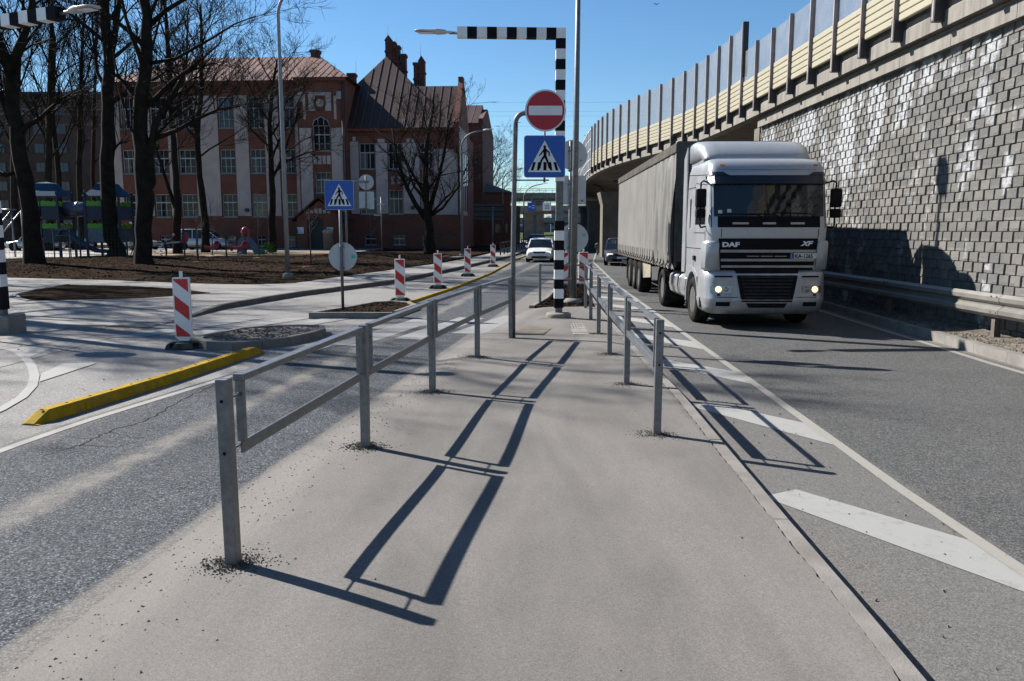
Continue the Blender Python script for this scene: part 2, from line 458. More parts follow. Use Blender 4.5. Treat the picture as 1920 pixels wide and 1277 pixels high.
# kerb foot of the right verge, island edges, kerb line of the far sidewalk
KR = lambda y: interp([(-30, 7.0), (11.7, 7.50), (14.1, 7.66), (22, 8.1), (30, 8.6), (50, 10.2), (90, 13.5), (160, 20)], y)
ISL_R = lambda y: interp([(-12, 1.6), (3.1, 1.63), (3.54, 1.66), (4.66, 1.69), (6.7, 1.77), (9, 1.86), (12.8, 1.90), (15.7, 1.95), (19.5, 2.05), (24, 2.25), (28, 2.45)], y)
ISL_L = lambda y: interp([(-12, -3.6), (3.2, -2.18), (4.84, -2.05), (6.1, -1.93), (7.9, -1.66), (11.2, -1.21), (13.75, -0.80), (17.7, 0.02), (19.6, 0.50), (22, 0.95), (26, 1.5), (28, 1.75)], y)
KS = lambda y: interp([(-20, -7.1), (17, -7.05), (19.4, -7.05), (23.3, -6.2), (28.8, -4.25), (38, -2.75), (57.8, 0.0), (90, 3.2), (160, 12)], y)
YEL = lambda y: interp([(-20, -7.6), (7, -4.55), (7.85, -4.42), (11, -3.66), (13, -3.2), (19.1, -2.78), (26.6, -1.85), (52.5, 0.25), (90, 4.1), (160, 13)], y)

strip_sheet('asphalt_base', frange(-25, 160, 5), lambda y: -95, lambda y: ISL_L(y) + 0.45 if y < 28 else interp([(28, 2.2), (46, 3.0), (160, 14)], y), lambda x, y: -0.046, M['plaza'], kind='structure')
strip_sheet('left_road', frange(-12, 28, 0.5) + frange(29, 160, 3), YEL, lambda y: ISL_L(y) + 0.30 if y < 28 else interp([(28, 2.0), (46, 3.6), (90, 8), (160, 17)], y), lambda x, y: -0.041, M['left_road'], kind='structure')
def zsw(x, y): return -0.0405 + 0.125 * sstep(16.2, 20.5, y) * (1 if x > -30 else 1)
strip_sheet('sidewalk', frange(-25, 16, 2) + frange(16, 21, 0.5) + frange(22, 160, 1.5), lambda y: -95, lambda y: KS(y) - 0.12, zsw, M['sidewalk'], nx=12, kind='structure')
strip_sheet('right_road', frange(-25, 27, 1) + frange(28, 46, 0.75) + frange(47, 160, 3), lambda y: ISL_R(y) + 0.02 if y < 28 else interp([(28, 1.6), (36, 1.9), (46, 2.4), (90, 7), (160, 15)], y), KR, lambda x, y: z_right(y), M['right_road'], kind='structure')
strip_sheet('verge', frange(-25, 30, 0.5), lambda y: KR(y) + 0.12, lambda y: 8.85, lambda x, y: 0.018 + 0.02 * math.sin(y * 2.3 + x * 5) + 0.018 * math.sin(y * 5.7) + 0.03 * (x - KR(y) - 0.12), M['verge'], nx=5, kind='structure')
strip_sheet('ground_under_bridge', frange(30, 160, 5), lambda y: KR(y), lambda y: 60, lambda x, y: -0.02, M['verge'], kind='structure')

# island between the carriageways: gently uneven asphalt that dies into the left road
def z_isl(x, y):
    l = ISL_L(y); t = x - l
    z = 0.0 + 0.010 * math.sin(x * 1.9 + y * 0.8) + 0.008 * math.sin(y * 1.7 - x * 0.9) - 0.010 * math.exp(-((x + 0.1) / 0.5) ** 2)
    k = sstep(0, 0.45, t)
    r = sstep(0.0, 0.30, ISL_R(y) - x)
    return -0.040 + (z * r + 0.040 + 0.0) * k - 0.003 * (1 - r)
ys = frange(-12, 2.5, 0.5)[:-1] + frange(2.5, 10, 0.04)[:-1] + frange(10, 19.6, 0.15)
m = MB(); P = []; F = []; nx = 26
for y in ys:
    a, b = ISL_L(y), ISL_R(y) - 0.007 + 0.003 * math.sin(y * 7.1 + math.sin(y * 2.3) * 3) + 0.003 * math.sin(y * 23.7 + 2 * math.sin(y * 5)) + random.uniform(-0.010, 0.005)
    for i in range(nx + 1):
        t = i / nx; x = a + (b - a) * t
        P.append((x, y, z_isl(x, y)))
w = nx + 1
for j in range(len(ys) - 1):
    for i in range(nx): F.append((j * w + i, j * w + i + 1, (j + 1) * w + i + 1, (j + 1) * w + i))
m.poly(P, F, True)
isl = obj('island_pavement', m, M['island'], kind='structure')
# kerb stones along the right side of the island and round the planting bed
def kerb_run(parent, pts, w, ztop, zbot, mat, stone=1.0, name='kerb_stone', gap=0.006, zbf=None, ztf=None):
    """row of separate kerb stones along a polyline (outer face on the right of travel)"""
    L = 0; seg = []
    for a, b in zip(pts, pts[1:]):
        a, b = Vector(a).to_2d(), Vector(b).to_2d(); seg.append((L, a, b)); L += (b - a).length
    def at(s):
        for l0, a, b in reversed(seg):
            if s >= l0 - 1e-9: d = (b - a).normalized(); return a + d * (s - l0), d
        return seg[0][1], (seg[0][2] - seg[0][1]).normalized()
    n = max(1, int(round(L / stone)))
    for i in range(n):
        s0, s1 = L * i / n + gap / 2, L * (i + 1) / n - gap / 2
        k = max(1, int((s1 - s0) / 0.5)); rings = []
        dz = random.uniform(-0.003, 0.003)
        for j in range(k + 1):
            p, d = at(s0 + (s1 - s0) * j / k); nrm = Vector((d.y, -d.x))
            zt = (ztf(p.y) if ztf else ztop) + dz; zb = zbf(p.y) - 0.05 if zbf else zbot
            q = lambda o, z: (p.x + nrm.x * o, p.y + nrm.y * o, z)
            ch = min(0.02, max(0.003, (zt - zb) * 0.3))
            rings.append([q(0, zb), q(0, zt), q(w - ch, zt), q(w, zt - ch), q(w + 0.012, zb)])
        mb = MB(); mb.loft(rings, smooth=False)
        obj(name, mb, mat, parent)
kerb_run(isl, [(ISL_R(y) + 0.0, y) for y in reversed(frange(-8, 28, 1.0))][::-1], 0.115, 0.0, -0.2, M['kerb'], 1.0)
# right kerb with its stones, below the guard rail
vk = thing('kerb', 'low concrete kerb along the right verge under the guard rail', 'kerb', (0, 0, 0))
kerb_run(vk, [(KR(y), y) for y in reversed(frange(4, 30, 1.0))], -0.13, 0.03, -0.2, M['kerb'], 1.0)
for c in list(vk.children): c.name = 'kerb_stone'
# kerb of the far sidewalk, rising out of the ground
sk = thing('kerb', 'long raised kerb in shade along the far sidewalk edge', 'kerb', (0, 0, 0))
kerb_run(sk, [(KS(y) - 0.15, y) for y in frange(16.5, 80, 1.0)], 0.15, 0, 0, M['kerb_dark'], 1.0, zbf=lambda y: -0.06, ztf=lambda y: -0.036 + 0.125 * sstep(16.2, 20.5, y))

# painted lines and hatching
def line(pts, w, z, mat, name='road_marking', **kw):
    m = MB(); P = []
    for i, (x, y) in enumerate(pts):
        a = Vector(pts[max(0, i - 1)]); b = Vector(pts[min(len(pts) - 1, i + 1)]); d = (b - a).normalized()
        zz = z(y) if callable(z) else z
        P += [(x - d.y * w / 2, y + d.x * w / 2, zz), (x + d.y * w / 2, y - d.x * w / 2, zz)]
    m.poly(P, [(2 * i, 2 * i + 1, 2 * i + 3, 2 * i + 2) for i in range(len(pts) - 1)])
    return obj(name, m, mat, kind='structure', **kw)
def patch(pts, z, mat, name='road_marking'):
    m = MB(); m.poly([(x, y, z(y) if callable(z) else z) for x, y in pts], [tuple(range(len(pts)))])
    return obj(name, m, mat, kind='structure')
WL = lambda y: interp([(-12, 3.02), (6, 3.02), (8.4, 3.11), (10.2, 3.18), (14.4, 3.32), (28, 3.80), (48, 4.85), (90, 9.6)], y)
zr = lambda dz: (lambda y: z_right(y) + dz)
line([(WL(y), y) for y in frange(-12, 28, 1) + frange(29, 90, 2)], 0.105, zr(0.009), M['line_cream'])
line([(KR(y) - 0.26, y) for y in frange(-12, 28, 1) + frange(29, 90, 2)], 0.12, zr(0.004), M['line_old'])
k = 0
y0 = 5.84 - 3.16 * 2
while y0 < 44:
    x0 = (ISL_R(y0) + 0.16) if y0 < 28 else interp([(28, 2.7), (46, 4.3)], y0)
    xl = WL(y0 - 0.5) - 0.06
    f = (xl - x0) / 0.95
    patch([(x0, y0), (x0 + 0.28 * f, y0 + 0.17), (xl + .04, y0 - 0.80 * f), (xl + .04, y0 - 1.66 * f)], zr(0.0045), M['line'])
    y0 += 3.16 if y0 < 20 else 2.6
line([(interp([(28, 2.65), (46, 4.5)], y), y) for y in frange(28, 46, 2)], 0.12, zr(0.012), M['line'])
# left side: edge line beside the yellow kerb, zebra bars, faded lettering of old markings
line([(YEL(y) + 0.13, y) for y in frange(-6, 13.5, 0.5)], 0.10, -0.037, M['line_old'])
for i, (a, b) in enumerate([(-6.9, -6.3), (-5.9, -5.3), (-4.95, -4.35)]):
    patch([(a - 0.35, 14.2 + i * .25), (b - 0.35, 14.2 + i * .25), (b + 0.9, 17.4), (a + 0.9, 17.4)], -0.037, M['line_faint'])
for i, xa in enumerate((-2.72, -1.75, -0.78)):
    patch([(xa - 0.35, 13.3 + i * 0.75), (xa + 0.2, 13.1 + i * 0.75), (xa + 1.15, 17.0 + i * 0.35), (xa + 0.6, 17.2 + i * 0.35)], -0.0365, M['line_faint'])
GP = lambda *q: [tuple(from_px(a, b, z=-0.036).to_2d()) for a, b in q]
line(GP((-60, 640), (0, 651), (25, 657), (46, 669), (60, 686), (65, 704), (60, 724), (40, 745), (0, 768), (-60, 795)), 0.115, -0.036, M['line_faint'])
patch(GP((38, 662), (54, 671), (99, 651), (60, 650)), -0.0362, M['line_faint'])
patch(GP((73, 716), (183, 680), (120, 681), (78, 700)), -0.0362, M['line_faint'])
for q in (((-60, 664), (0, 656), (98, 641), (150, 634), (250, 617), (345, 601)), ((112, 596), (60, 600)), ((600, 655), (690, 640))):
    line([tuple(from_px(a, b, z=-0.0355).to_2d()) for a, b in q], 0.018, -0.0355, M['soil'], name='paving_joint')
rc = random.Random(77)
def crack(pts, w=0.010):
    out = []
    for (x0, y0), (x1, y1) in zip(pts, pts[1:]):
        n = max(2, int(math.hypot(x1 - x0, y1 - y0) / 0.07))
        for k in range(n): t = k / n; out.append((x0 + (x1 - x0) * t + rc.gauss(0, .014), y0 + (y1 - y0) * t + rc.gauss(0, .014)))
    line(out, w, -0.0385, M['soil'], name='road_crack')
WQ = lambda *q: [tuple(from_px(a, b, z=-0.0385).to_2d()) for a, b in q]
crack(WQ((150, 835), (205, 808), (270, 790), (330, 756), (395, 724), (470, 700)))
crack(WQ((90, 852), (150, 835), (215, 838), (270, 826)), 0.007)
crack(WQ((205, 808), (250, 822), (300, 812)), 0.006)
crack(WQ((560, 668), (640, 672), (720, 676)), 0.006)
# manhole
m = MB(); m.lathe([(0.0, 0.004), (0.29, 0.004), (0.30, 0.0)], (0, 0, 0), n=28); m.lathe([(0.31, 0.0), (0.31, 0.006), (0.36, 0.006), (0.37, 0.0)], (0, 0, 0), n=28)
obj('manhole_cover', m, M['concrete_dark'], loc=(-8.35, 15.55, -0.038), label='round iron manhole cover in the plaza paving left of the striped beacon', cat='manhole cover')

# tactile paving: each slab its own object, ribs in relief
def tactile(name_group, c, rot, nx, ny, mat, ribs=True, s=0.30, tint=None, z=0.0):
    parent = thing('tactile_paving', name_group, 'tactile paving', (c[0], c[1], z), rot)
    m = MB(); g = 0.006
    m.box(g, s - g, g, s - g, -0.02, 0.004)
    if ribs:
        for k in range(5):
            x = 0.04 + k * 0.055; m.box(x - 0.012, x + 0.012, 0.02, s - 0.02, 0.004, 0.009)
    else:
        for i in range(5):
            for j in range(5):
                m.lathe([(0.014, 0.004), (0.009, 0.009)], (0.04 + i * .055, 0.04 + j * .055, 0), n=6, smooth=False)
    me = m.mesh('slab'); me.materials.append(mat)
    for i in range(nx):
        for j in range(ny):
            o = bpy.data.objects.new('slab', me); COL.objects.link(o); o.parent = parent; o.location = (i * s, j * s, random.uniform(-0.002, 0.002))
M['tact_y'] = simple('tactile_yellow', (0.185, 0.168, 0.132), 0.8, var=0.15, scale=6, space='pos', dirt=(0.16, 0.15, 0.135), dirt_amt=0.7)
M['tact_w'] = simple('tactile_white', (0.23, 0.22, 0.20), 0.8, var=0.12, scale=6, space='pos', dirt=(0.16, 0.15, 0.135), dirt_amt=0.6)
tactile('pale yellow ribbed paving slabs at the foot of the striped post', (-0.02, 14.45, 0), -0.24, 2, 9, M['tact_y'], z=0.004)
tactile('short strip of white ribbed paving slabs on the island by the right railing', (1.10, 14.25, 0), -0.02, 1, 6, M['tact_w'], z=0.004)
tactile('band of grey studded paving between the two small traffic islets', (-2.95, 15.35, 0), 0.45, 5, 2, M['tact_w'], ribs=False, z=-0.0435)
tactile('patch of yellow studded paving beside the manhole on the plaza', (-8.0, 15.25, 0), 0.1, 3, 3, M['tact_y'], ribs=False, z=-0.043)

# planting bed at the far end of the island
m = MB(); bed = [(0.55, 19.62), (2.04, 19.62), (2.24, 24), (2.44, 28), (1.78, 28), (1.5, 26), (1.0, 22)]
m.prism(bed, -0.045, 0.012)
obj('soil_bed', m, M['soil'], kind='structure')
bk = thing('kerb', 'kerb round the gravel bed behind the striped post', 'kerb')
kerb_run(bk, [(1.78, 28), (1.5, 26), (1.0, 22), (0.55, 19.6)], 0.13, 0.03, -0.08, M['kerb'], 1.0)
def clod_stuff(name, pts_fn, n, smin, smax, mat, label, seed=1, flat=0.6, **kw):
    rnd = random.Random(seed); m = MB()
    for i in range(n):
        x, y, z = pts_fn(rnd); s = rnd.uniform(smin, smax) * (1 if rnd.random() < 0.9 else 1.6)
        V = []
        for (a, b, c) in ((1, 0, 0), (-.5, .87, 0), (-.5, -.87, 0), (0, 0, 1), (0.3, 0.3, -1)):
            V.append((x + s * (a + rnd.uniform(-.3, .3)), y + s * (b + rnd.uniform(-.3, .3)), z + s * flat * (c + rnd.uniform(-.2, .2))))
        m.poly(V, [(0, 1, 3), (1, 2, 3), (2, 0, 3), (1, 0, 4), (2, 1, 4), (0, 2, 4)])
    return obj(name, m, mat, label=label, kind='stuff', **kw)
def in_bed(r):
    while True:
        y = r.uniform(19.7, 27.9); x = r.uniform(ISL_L(y) + .1, ISL_R(y) - .05); return (x, y, 0.015)
clod_stuff('gravel', in_bed, 1500, 0.02, 0.07, M['soil'], 'dark earth clods and gravel in the bed behind the striped post', 3)

M['rubble'] = simple('rubble', (0.13, 0.117, 0.10), 0.95, var=0.35, scale=9)
# islets in the left lane
def islet(outline, label, z1, mat_fill, seed):
    t = thing('traffic_islet', label, 'traffic islet')
    kerb_run(t, outline + [outline[0]], 0.0001, z1, -0.06, M['kerb'], 0.6) if False else None
    n = len(outline); c = Vector((sum(p[0] for p in outline) / n, sum(p[1] for p in outline) / n))
    inner = [tuple(c + (Vector(p) - c) * (1 - 0.13 / max(0.3, (Vector(p) - c).length))) for p in outline]
    for i in range(n):
        a, b, a2, b2 = outline[i], outline[(i + 1) % n], inner[i], inner[(i + 1) % n]
        g = 0.004
        A, B = Vector(a), Vector(b); d = (B - A).normalized() * g; A += d; B -= d; A2, B2 = Vector(a2) + d, Vector(b2) - d
        m = MB(); m.loft([[(A.x, A.y, -0.06), (A.x, A.y, z1 - .015), (A.x * .97 + A2.x * .03, A.y * .97 + A2.y * .03, z1), (A2.x, A2.y, z1), (A2.x, A2.y, -0.06)],
                          [(B.x, B.y, -0.06), (B.x, B.y, z1 - .015), (B.x * .97 + B2.x * .03, B.y * .97 + B2.y * .03, z1), (B2.x, B2.y, z1), (B2.x, B2.y, -0.06)]], smooth=False)
        obj('kerb_stone', m, M['kerb'], t, fix=True)
    m = MB(); m.prism([tuple(c + (Vector(p) - c) * 0.985) for p in inner], -0.05, z1 - 0.02)
    obj('soil_filling', m, mat_fill, t)
    rnd = random.Random(seed)
    def pt(r):
        i = r.randrange(n); a, b = Vector(inner[i]), Vector(inner[(i + 1) % n]); u, v = r.random(), r.random()
        if u + v > 1: u, v = 1 - u, 1 - v
        p = c + (a - c) * u * .95 + (b - c) * v * .95
        return (p.x, p.y, z1 - 0.018)
    g = clod_stuff('gravel', pt, 420, 0.010, 0.032, M['rubble'] if mat_fill is M['verge'] else mat_fill, None, seed, parent=t)
    return t
islet([(-5.25, 13.1), (-5.32, 13.5), (-5.2, 14.1), (-5.0, 14.7), (-4.55, 15.0), (-4.1, 15.1), (-3.55, 15.05), (-3.40, 14.5), (-3.50, 13.9), (-3.72, 13.3), (-4.05, 12.85), (-4.45, 12.62), (-4.9, 12.75)],
      'small rounded kerbed islet with rubble filling beside the yellow kerb end', 0.09, M['verge'], 5)
islet([(-4.42, 17.3), (-4.15, 18.0), (-3.85, 19.0), (-3.45, 20.1), (-3.0, 20.35), (-2.55, 20.0), (-2.3, 19.3), (-2.62, 17.3), (-3.6, 17.3)],
      'dark kerbed islet carrying the small crosswalk sign post', 0.09, M['soil'], 6)

# crumbs of asphalt round each railing post are added with the railings

# ------------------------------------------------------------------ soil, path, playground ground behind the sidewalk
SOILN = lambda x: interp([(-40, 32), (-19.5, 30.5), (-14.6, 28.9), (-10.3, 26.8), (-7.6, 26.3), (-5.94, 34.3), (-3.15, 47.5), (0.2, 67)], x)
def zsoil(x, y):
    z = 0.150 + 0.02 * math.sin(x * 1.1 + y * .7) + 0.02 * math.sin(x * 2.7 - y * 1.3)
    edge = min(1, max(0, (y - SOILN(x)) / 0.8))
    for cx, cy, r, h in ((-9.2, 52, 3.5, 0.35), (-16.8, 38, 3.0, 0.16), (-22, 38, 3.0, 0.18), (-24, 47, 5, 0.16)):
        z += h * math.exp(-((x - cx) ** 2 + (y - cy) ** 2 * .5) / (r * r))
    return 0.092 + (z - 0.092) * edge
m = MB(); xs = frange(-95, 1, 1.2); F = []; P = []; NY = 40
for x in xs:
    a, b = SOILN(x), 96
    for j in range(NY + 1):
        y = a + (b - a) * (j / NY) ** 1.6; P.append((x, y, zsoil(x, y)))
for i in range(len(xs) - 1):
    for j in range(NY): F.append((i * (NY + 1) + j, (i + 1) * (NY + 1) + j, (i + 1) * (NY + 1) + j + 1, i * (NY + 1) + j + 1))
# keep it behind the kerb line
P = [(min(x, KS(y) - 1.9 - 0.02 * max(0, y - 40)), y, z) for x, y, z in P]
m.poly(P, F, True); obj('soil', m, M['soil'], kind='structure')
m = MB(); pts = [(-13.9, 22.4), (-12.3, 20.3), (-9.75, 21.1), (-8.6, 22.8), (-10.1, 24.3), (-12, 25.5), (-14.6, 26.3), (-14.3, 24.2)]
m.prism(pts, 0.0, 0.098); obj('soil_patch', m, M['soil'], kind='structure')
pk = thing('kerb', 'thin rounded edging round the dark soil patch in the plaza', 'kerb')
kerb_run(pk, [(-14.7, 26.4), (-14.4, 24.2), (-13.98, 22.35), (-13.4, 21.3), (-12.3, 20.2)], -0.09, 0.108, 0.0, M['kerb'], 0.9)
def patch_sheet(name, pts, z, mat):
    m = MB(); m.prism(pts, z - 0.35, z); obj(name, m, mat, kind='structure')
def soil_pt(r):
    while True:
        x = r.uniform(-26, -3); y = r.uniform(27, 50)
        if y > SOILN(x) + .1 and x < KS(y) - 2.1: return (x, y, zsoil(x, y) + .004)
clod_stuff('leaf_litter', soil_pt, 5200, 0.012, 0.05, M['soil'], 'earth clods and leaf litter on the dark soil before the school', 31)
M['litter'] = simple('tan_leaf', (0.05, 0.038, 0.027), 0.9, var=0.4)
clod_stuff('leaf_litter', soil_pt, 1500, 0.012, 0.03, M['litter'], 'pale dry leaves scattered over the dark soil', 32, flat=0.2)
patch_sheet('footpath', [(-14, 56), (-8, 54.5), (-3.4, 50.5), (-2.6, 52.2), (-7.5, 56.3), (-14, 58)], 0.19, M['sidewalk'])
patch_sheet('playground_paving', [(-60, 45.6), (-19.5, 46.2), (-19.5, 64), (-60, 64)], 0.20, M['play_floor'])
patch_sheet('playground_sand', [(-27, 52.5), (-13, 54), (-13.5, 63), (-27, 63.5)], 0.206, M['play_sand'])
patch_sheet('yard_paving', [(-60, 64.02), (-12, 64.02), (-12, 75.5), (-60, 75.5)], 0.198, M['sidewalk'])

# ------------------------------------------------------------------ retaining wall of split blocks
WX = lambda y: 8.65 + 0.003 * y
def wall_mat():
    n = NT('split_block'); p = n.pos(); x, y, z = n.sep(p)[0:3]
    BW, BH = 0.33, 0.19
    row = n.math('FLOOR', n.math('DIVIDE', z, BH))
    cell = n.math('FLOOR', n.math('ADD', n.math('DIVIDE', y, BW), n.math('MULTIPLY', row, 0.5)))
    wv = n.comb(cell, row, 0.0); wn_ = n.n('ShaderNodeTexWhiteNoise'); n.l(wv, wn_.inputs[0]); r = wn_.outputs['Value']
    cc = n.mix(r, (0.070, 0.068, 0.063), (0.140, 0.131, 0.116))
    s = n.noise(p, 1.1, 6, 0.7, 0.3)
    cc = n.mix(n.ramp(s, 0.42, 0.66, 0, 0.75), cc, (0.075, 0.076, 0.075))
    f = n.noise(p, 60, 3, 0.6)
    cc = n.mix(n.ramp(f, 0.3, 0.8, 0, 0.35), cc, (0.20, 0.19, 0.172))
    # lime bloom running down in broken columns, mostly on the upper half
    v = n.comb(n.math('MULTIPLY', y, 1.15), n.math('MULTIPLY', z, 0.34), 3.7)
    c1 = n.noise(v, 1.15, 3, 0.5, 0.25)
    c2 = n.noise(p, 4.2, 4, 0.65, 0.5)
    up = n.ramp(z, 1.5, 4.6, -0.085, 0.035)
    low = n.ramp(z, 5.0, 5.5, 0, -0.05)
    tot = n.math('ADD', n.math('ADD', n.math('ADD', n.math('MULTIPLY', c1, 0.74), n.math('MULTIPLY', c2, 0.26)), up), low)
    rr = n.math('MULTIPLY', n.math('SUBTRACT', r, 0.5), 0.07)
    bloom = n.ramp(n.math('ADD', tot, rr), 0.500, 0.585, 0, 1)
    fine = n.ramp(n.noise(p, 17, 4, 0.7, 0.8), 0.32, 0.56, 0.15, 1)
    rim = n.math('FRACT', n.math('DIVIDE', z, BH))
    cc = n.mix(n.math('MULTIPLY', n.math('MULTIPLY', bloom, fine), 0.9), cc, (0.36, 0.37, 0.38))
    e = n.math('MULTIPLY', n.ramp(rim, 0.0, 0.16, 0.55, 0), n.ramp(n.math('ADD', tot, rr), 0.45, 0.54))
    cc = n.mix(e, cc, (0.25, 0.255, 0.26))
    n.col(cc); n.rough(0.9); n.bump(n.math('ADD', n.noise(p, 22, 5, 0.7), n.math('MULTIPLY', f, 0.4)), 0.9, 0.02)
    return n.m
M['block'] = wall_mat()
BW, BH, NR = 0.33, 0.19, 29
wall = thing('retaining_wall', 'tall retaining wall of grey split blocks with white lime stains beside the truck', 'wall', (0, 0, 0))
ztopw = 5.46
def block_geo(mb, y0, y1, z0, z1, rnd):
    """one block: its face tilts back a little, the joint on the near side is open"""
    g = 0.007
    a = WX((y0 + y1) / 2) + 0.004 * (z0 / BH) * 0.25; b = a + 0.10
    pr = rnd.uniform(-0.006, 0.006); t = rnd.uniform(0.012, 0.026); tz = rnd.uniform(0.002, 0.008)
    ya, yb = y0 + g, y1 - g; za, zb = z0 + 0.001, z1 - 0.004
    jit = lambda s=0.004: rnd.uniform(-s, s)
    ch = 0.008
    V = [(a + pr + jit() + tz * 0, ya + ch, za + ch), (a + pr + t + jit(), yb - ch, za + ch), (a + pr + t + tz + jit(), yb - ch, zb - ch), (a + pr + tz + jit(), ya + ch, zb - ch),
         (a + pr + 0.018, ya, za), (a + pr + t + 0.018, yb, za), (a + pr + t + tz + 0.018, yb, zb), (a + pr + tz + 0.018, ya, zb),
         (b, ya, za), (b, yb, za), (b, yb, zb), (b, ya, zb)]
    F = [(3, 2, 1, 0)]
    for i in range(4):
        j = (i + 1) % 4
        F.append((i, j, 4 + j, 4 + i)); F.append((4 + i, 4 + j, 8 + j, 8 + i))
    mb.poly(V, F)
rnd = random.Random(11)
cells = []
for r in range(NR):
    z0 = r * BH - 0.06; off = -(0.5 * r) % 1 * BW
    i = 0
    y = 9.0 - (9.0 % BW) + off
    while y < 29.0:
        vis = y > 12.1
        px = 960 + (WX(y) / max(y, 1)) * 1500
        pz = HY - (z0 - EYE) * 1500 / y
        inf = px < 1925 and -30 < pz < 700 and z0 + BH < ztopw + .1
        hid = (px < 1560 and pz > 262) or (pz > 560)
        cells.append((0 if (inf and not hid) else 1, y, r, z0)); y += BW
cells.sort()
rest = MB()
for k, (bad, y, r, z0) in enumerate(cells):
    z1 = min(z0 + BH, ztopw)
    if z1 - z0 < 0.05: continue
    if k < 300:
        m = MB(); block_geo(m, y, y + BW, z0, z1, rnd); obj('block', m, M['block'], wall)
    else: block_geo(rest, y, y + BW, z0, z1, rnd)
obj('block_rows', rest, M['block'], wall, kind='stuff')
m = MB(); m.prism([(WX(-14) + 0.06, -14), (WX(29) + 0.06, 29), (WX(29) + 1.5, 29), (WX(-14) + 1.5, -14)], -0.1, ztopw)
m.prism([(WX(28.9) + 0.0, 29), (18, 29), (18, 29.6), (WX(28.9) + 0.0, 29.6)], -0.1, ztopw)
obj('wall_core', m, M['concrete_dark'], wall)
# the part of the wall behind the camera, seen only in reflections
m = MB()
for r in range(NR):
    y = -14 + (r % 2) * 0.16
    while y < 9.0 - BW * 1.2:
        m.box(WX(y) - 0.0, WX(y) + 0.1, y + .006, y + BW - .006, r * BH - .06, min(ztopw, (r + 1) * BH - .068)); y += BW
obj('block_rows', m, M['block'], wall, kind='stuff')

# ------------------------------------------------------------------ bridge with noise barrier
XB = lambda y: interp([(-20, 8.35), (32.5, 8.35), (36, 8.27), (39, 8.0), (42, 7.48), (45, 6.88), (48, 6.38), (52, 5.93), (57, 5.72), (62, 5.72), (70, 6.0), (90, 7.2), (110, 9.0)], y)
far = [(XB(24.8), 24.8)]
while far[-1][1] < 58:
    x_, y_ = far[-1]; dy = 1.0
    while math.hypot(XB(y_ + dy) - x_, dy) < 1.68: dy += 0.005
    far.append((XB(y_ + dy), y_ + dy))
near = []
y = far[0][1] - 1.68
while y > -14: near.append((XB(y), y)); y -= 1.68
near.reverse()
pp = near + far
for _ in range(2):
    pp = [pp[0]] + [((pp[i - 1][0] + 2 * pp[i][0] + pp[i + 1][0]) / 4, pp[i][1]) for i in range(1, len(pp) - 1)] + [pp[-1]]
i_step = len(near) + 3     # the screen is taller beyond this post
n_cream = len(pp)
y = pp[-1][1]; x = pp[-1][0]
grid = [(x, y)]
while y < 108: y += 2.0; grid.append((XB(y), y))
allp = pp + grid[1:]
EZ = lambda h: EYE + h * K
Z_LIP, Z_PAR, Z_CR, Z_CRT1, Z_CRT2, Z_GL1, Z_GL2, Z_BR = [EYE + h for h in (3.95, 4.42, 4.47, 5.31, 5.48, 6.33, 7.25, 4.08)]
def cream_mat():
    n = NT('cream_panel'); p = n.pos(); x, y, z = n.sep(p)[0:3]
    a = n.noise(n.comb(n.math('MULTIPLY', y, 3), n.math('MULTIPLY', z, 0.6), x), 1.2, 4, 0.6)
    cc = n.mix(n.ramp(a, 0.35, 0.75, 0, 0.4), (0.30, 0.275, 0.195), (0.25, 0.225, 0.16)); n.col(cc); n.rough(0.6); return n.m
M['cream'] = cream_mat()
def screen_glass():
    n = NT('acrylic_screen'); p = n.pos()
    a = n.noise(n.comb(*n.sep(p)[0:3]), 1.3, 5, 0.7, 0.6)
    tr = n.n('ShaderNodeBsdfTransparent'); tr.inputs[0].default_value = (0.88, 0.88, 0.88, 1)
    df = n.n('ShaderNodeBsdfTranslucent'); df.inputs[0].default_value = (0.50, 0.505, 0.51, 1)
    dd = n.n('ShaderNodeBsdfDiffuse'); dd.inputs[0].default_value = (0.50, 0.505, 0.51, 1)
    gl = n.n('ShaderNodeBsdfGlossy'); gl.inputs['Roughness'].default_value = 0.15
    m1 = n.n('ShaderNodeMixShader'); m1.inputs[0].default_value = 0.5; n.l(df.outputs[0], m1.inputs[1]); n.l(dd.outputs[0], m1.inputs[2])
    m2 = n.n('ShaderNodeMixShader'); n._in(m2.inputs[0], n.ramp(a, 0.3, 0.75, 0.22, 0.42)); n.l(tr.outputs[0], m2.inputs[1]); n.l(m1.outputs[0], m2.inputs[2])
    m3 = n.n('ShaderNodeMixShader'); m3.inputs[0].default_value = 0.06; n.l(m2.outputs[0], m3.inputs[1]); n.l(gl.outputs[0], m3.inputs[2])
    n.l(m3.outputs[0], n.out.inputs[0]); return n.m
M['screen'] = screen_glass()
M['post_brown'] = simple('barrier_post', (0.30, 0.25, 0.24), 0.6, 0.2, var=0.15, scale=2)
M['post_dark'] = simple('barrier_post_dark', (0.03, 0.03, 0.032), 0.6, var=0.15, scale=2)
def conc_streak():
    n = NT('streaked_concrete'); p = n.pos(); x, y, z = n.sep(p)[0:3]
    a = n.noise(n.comb(n.math('MULTIPLY', x, 3.5), n.math('MULTIPLY', y, 3.5), n.math('MULTIPLY', z, 0.35)), 1.5, 5, 0.7)
    b = n.noise(p, 1.1, 4, 0.6)
    cc = n.mix(n.ramp(a, 0.35, 0.7), (0.20, 0.187, 0.165), (0.125, 0.112, 0.097)); cc = n.mix(n.ramp(b, 0.45, 0.75, 0, 0.5), cc, (0.25, 0.23, 0.19))
    n.col(cc); n.rough(0.88); n.bump(n.noise(p, 25, 4), 0.2, 0.01); return n.m
M['streak'] = conc_streak()

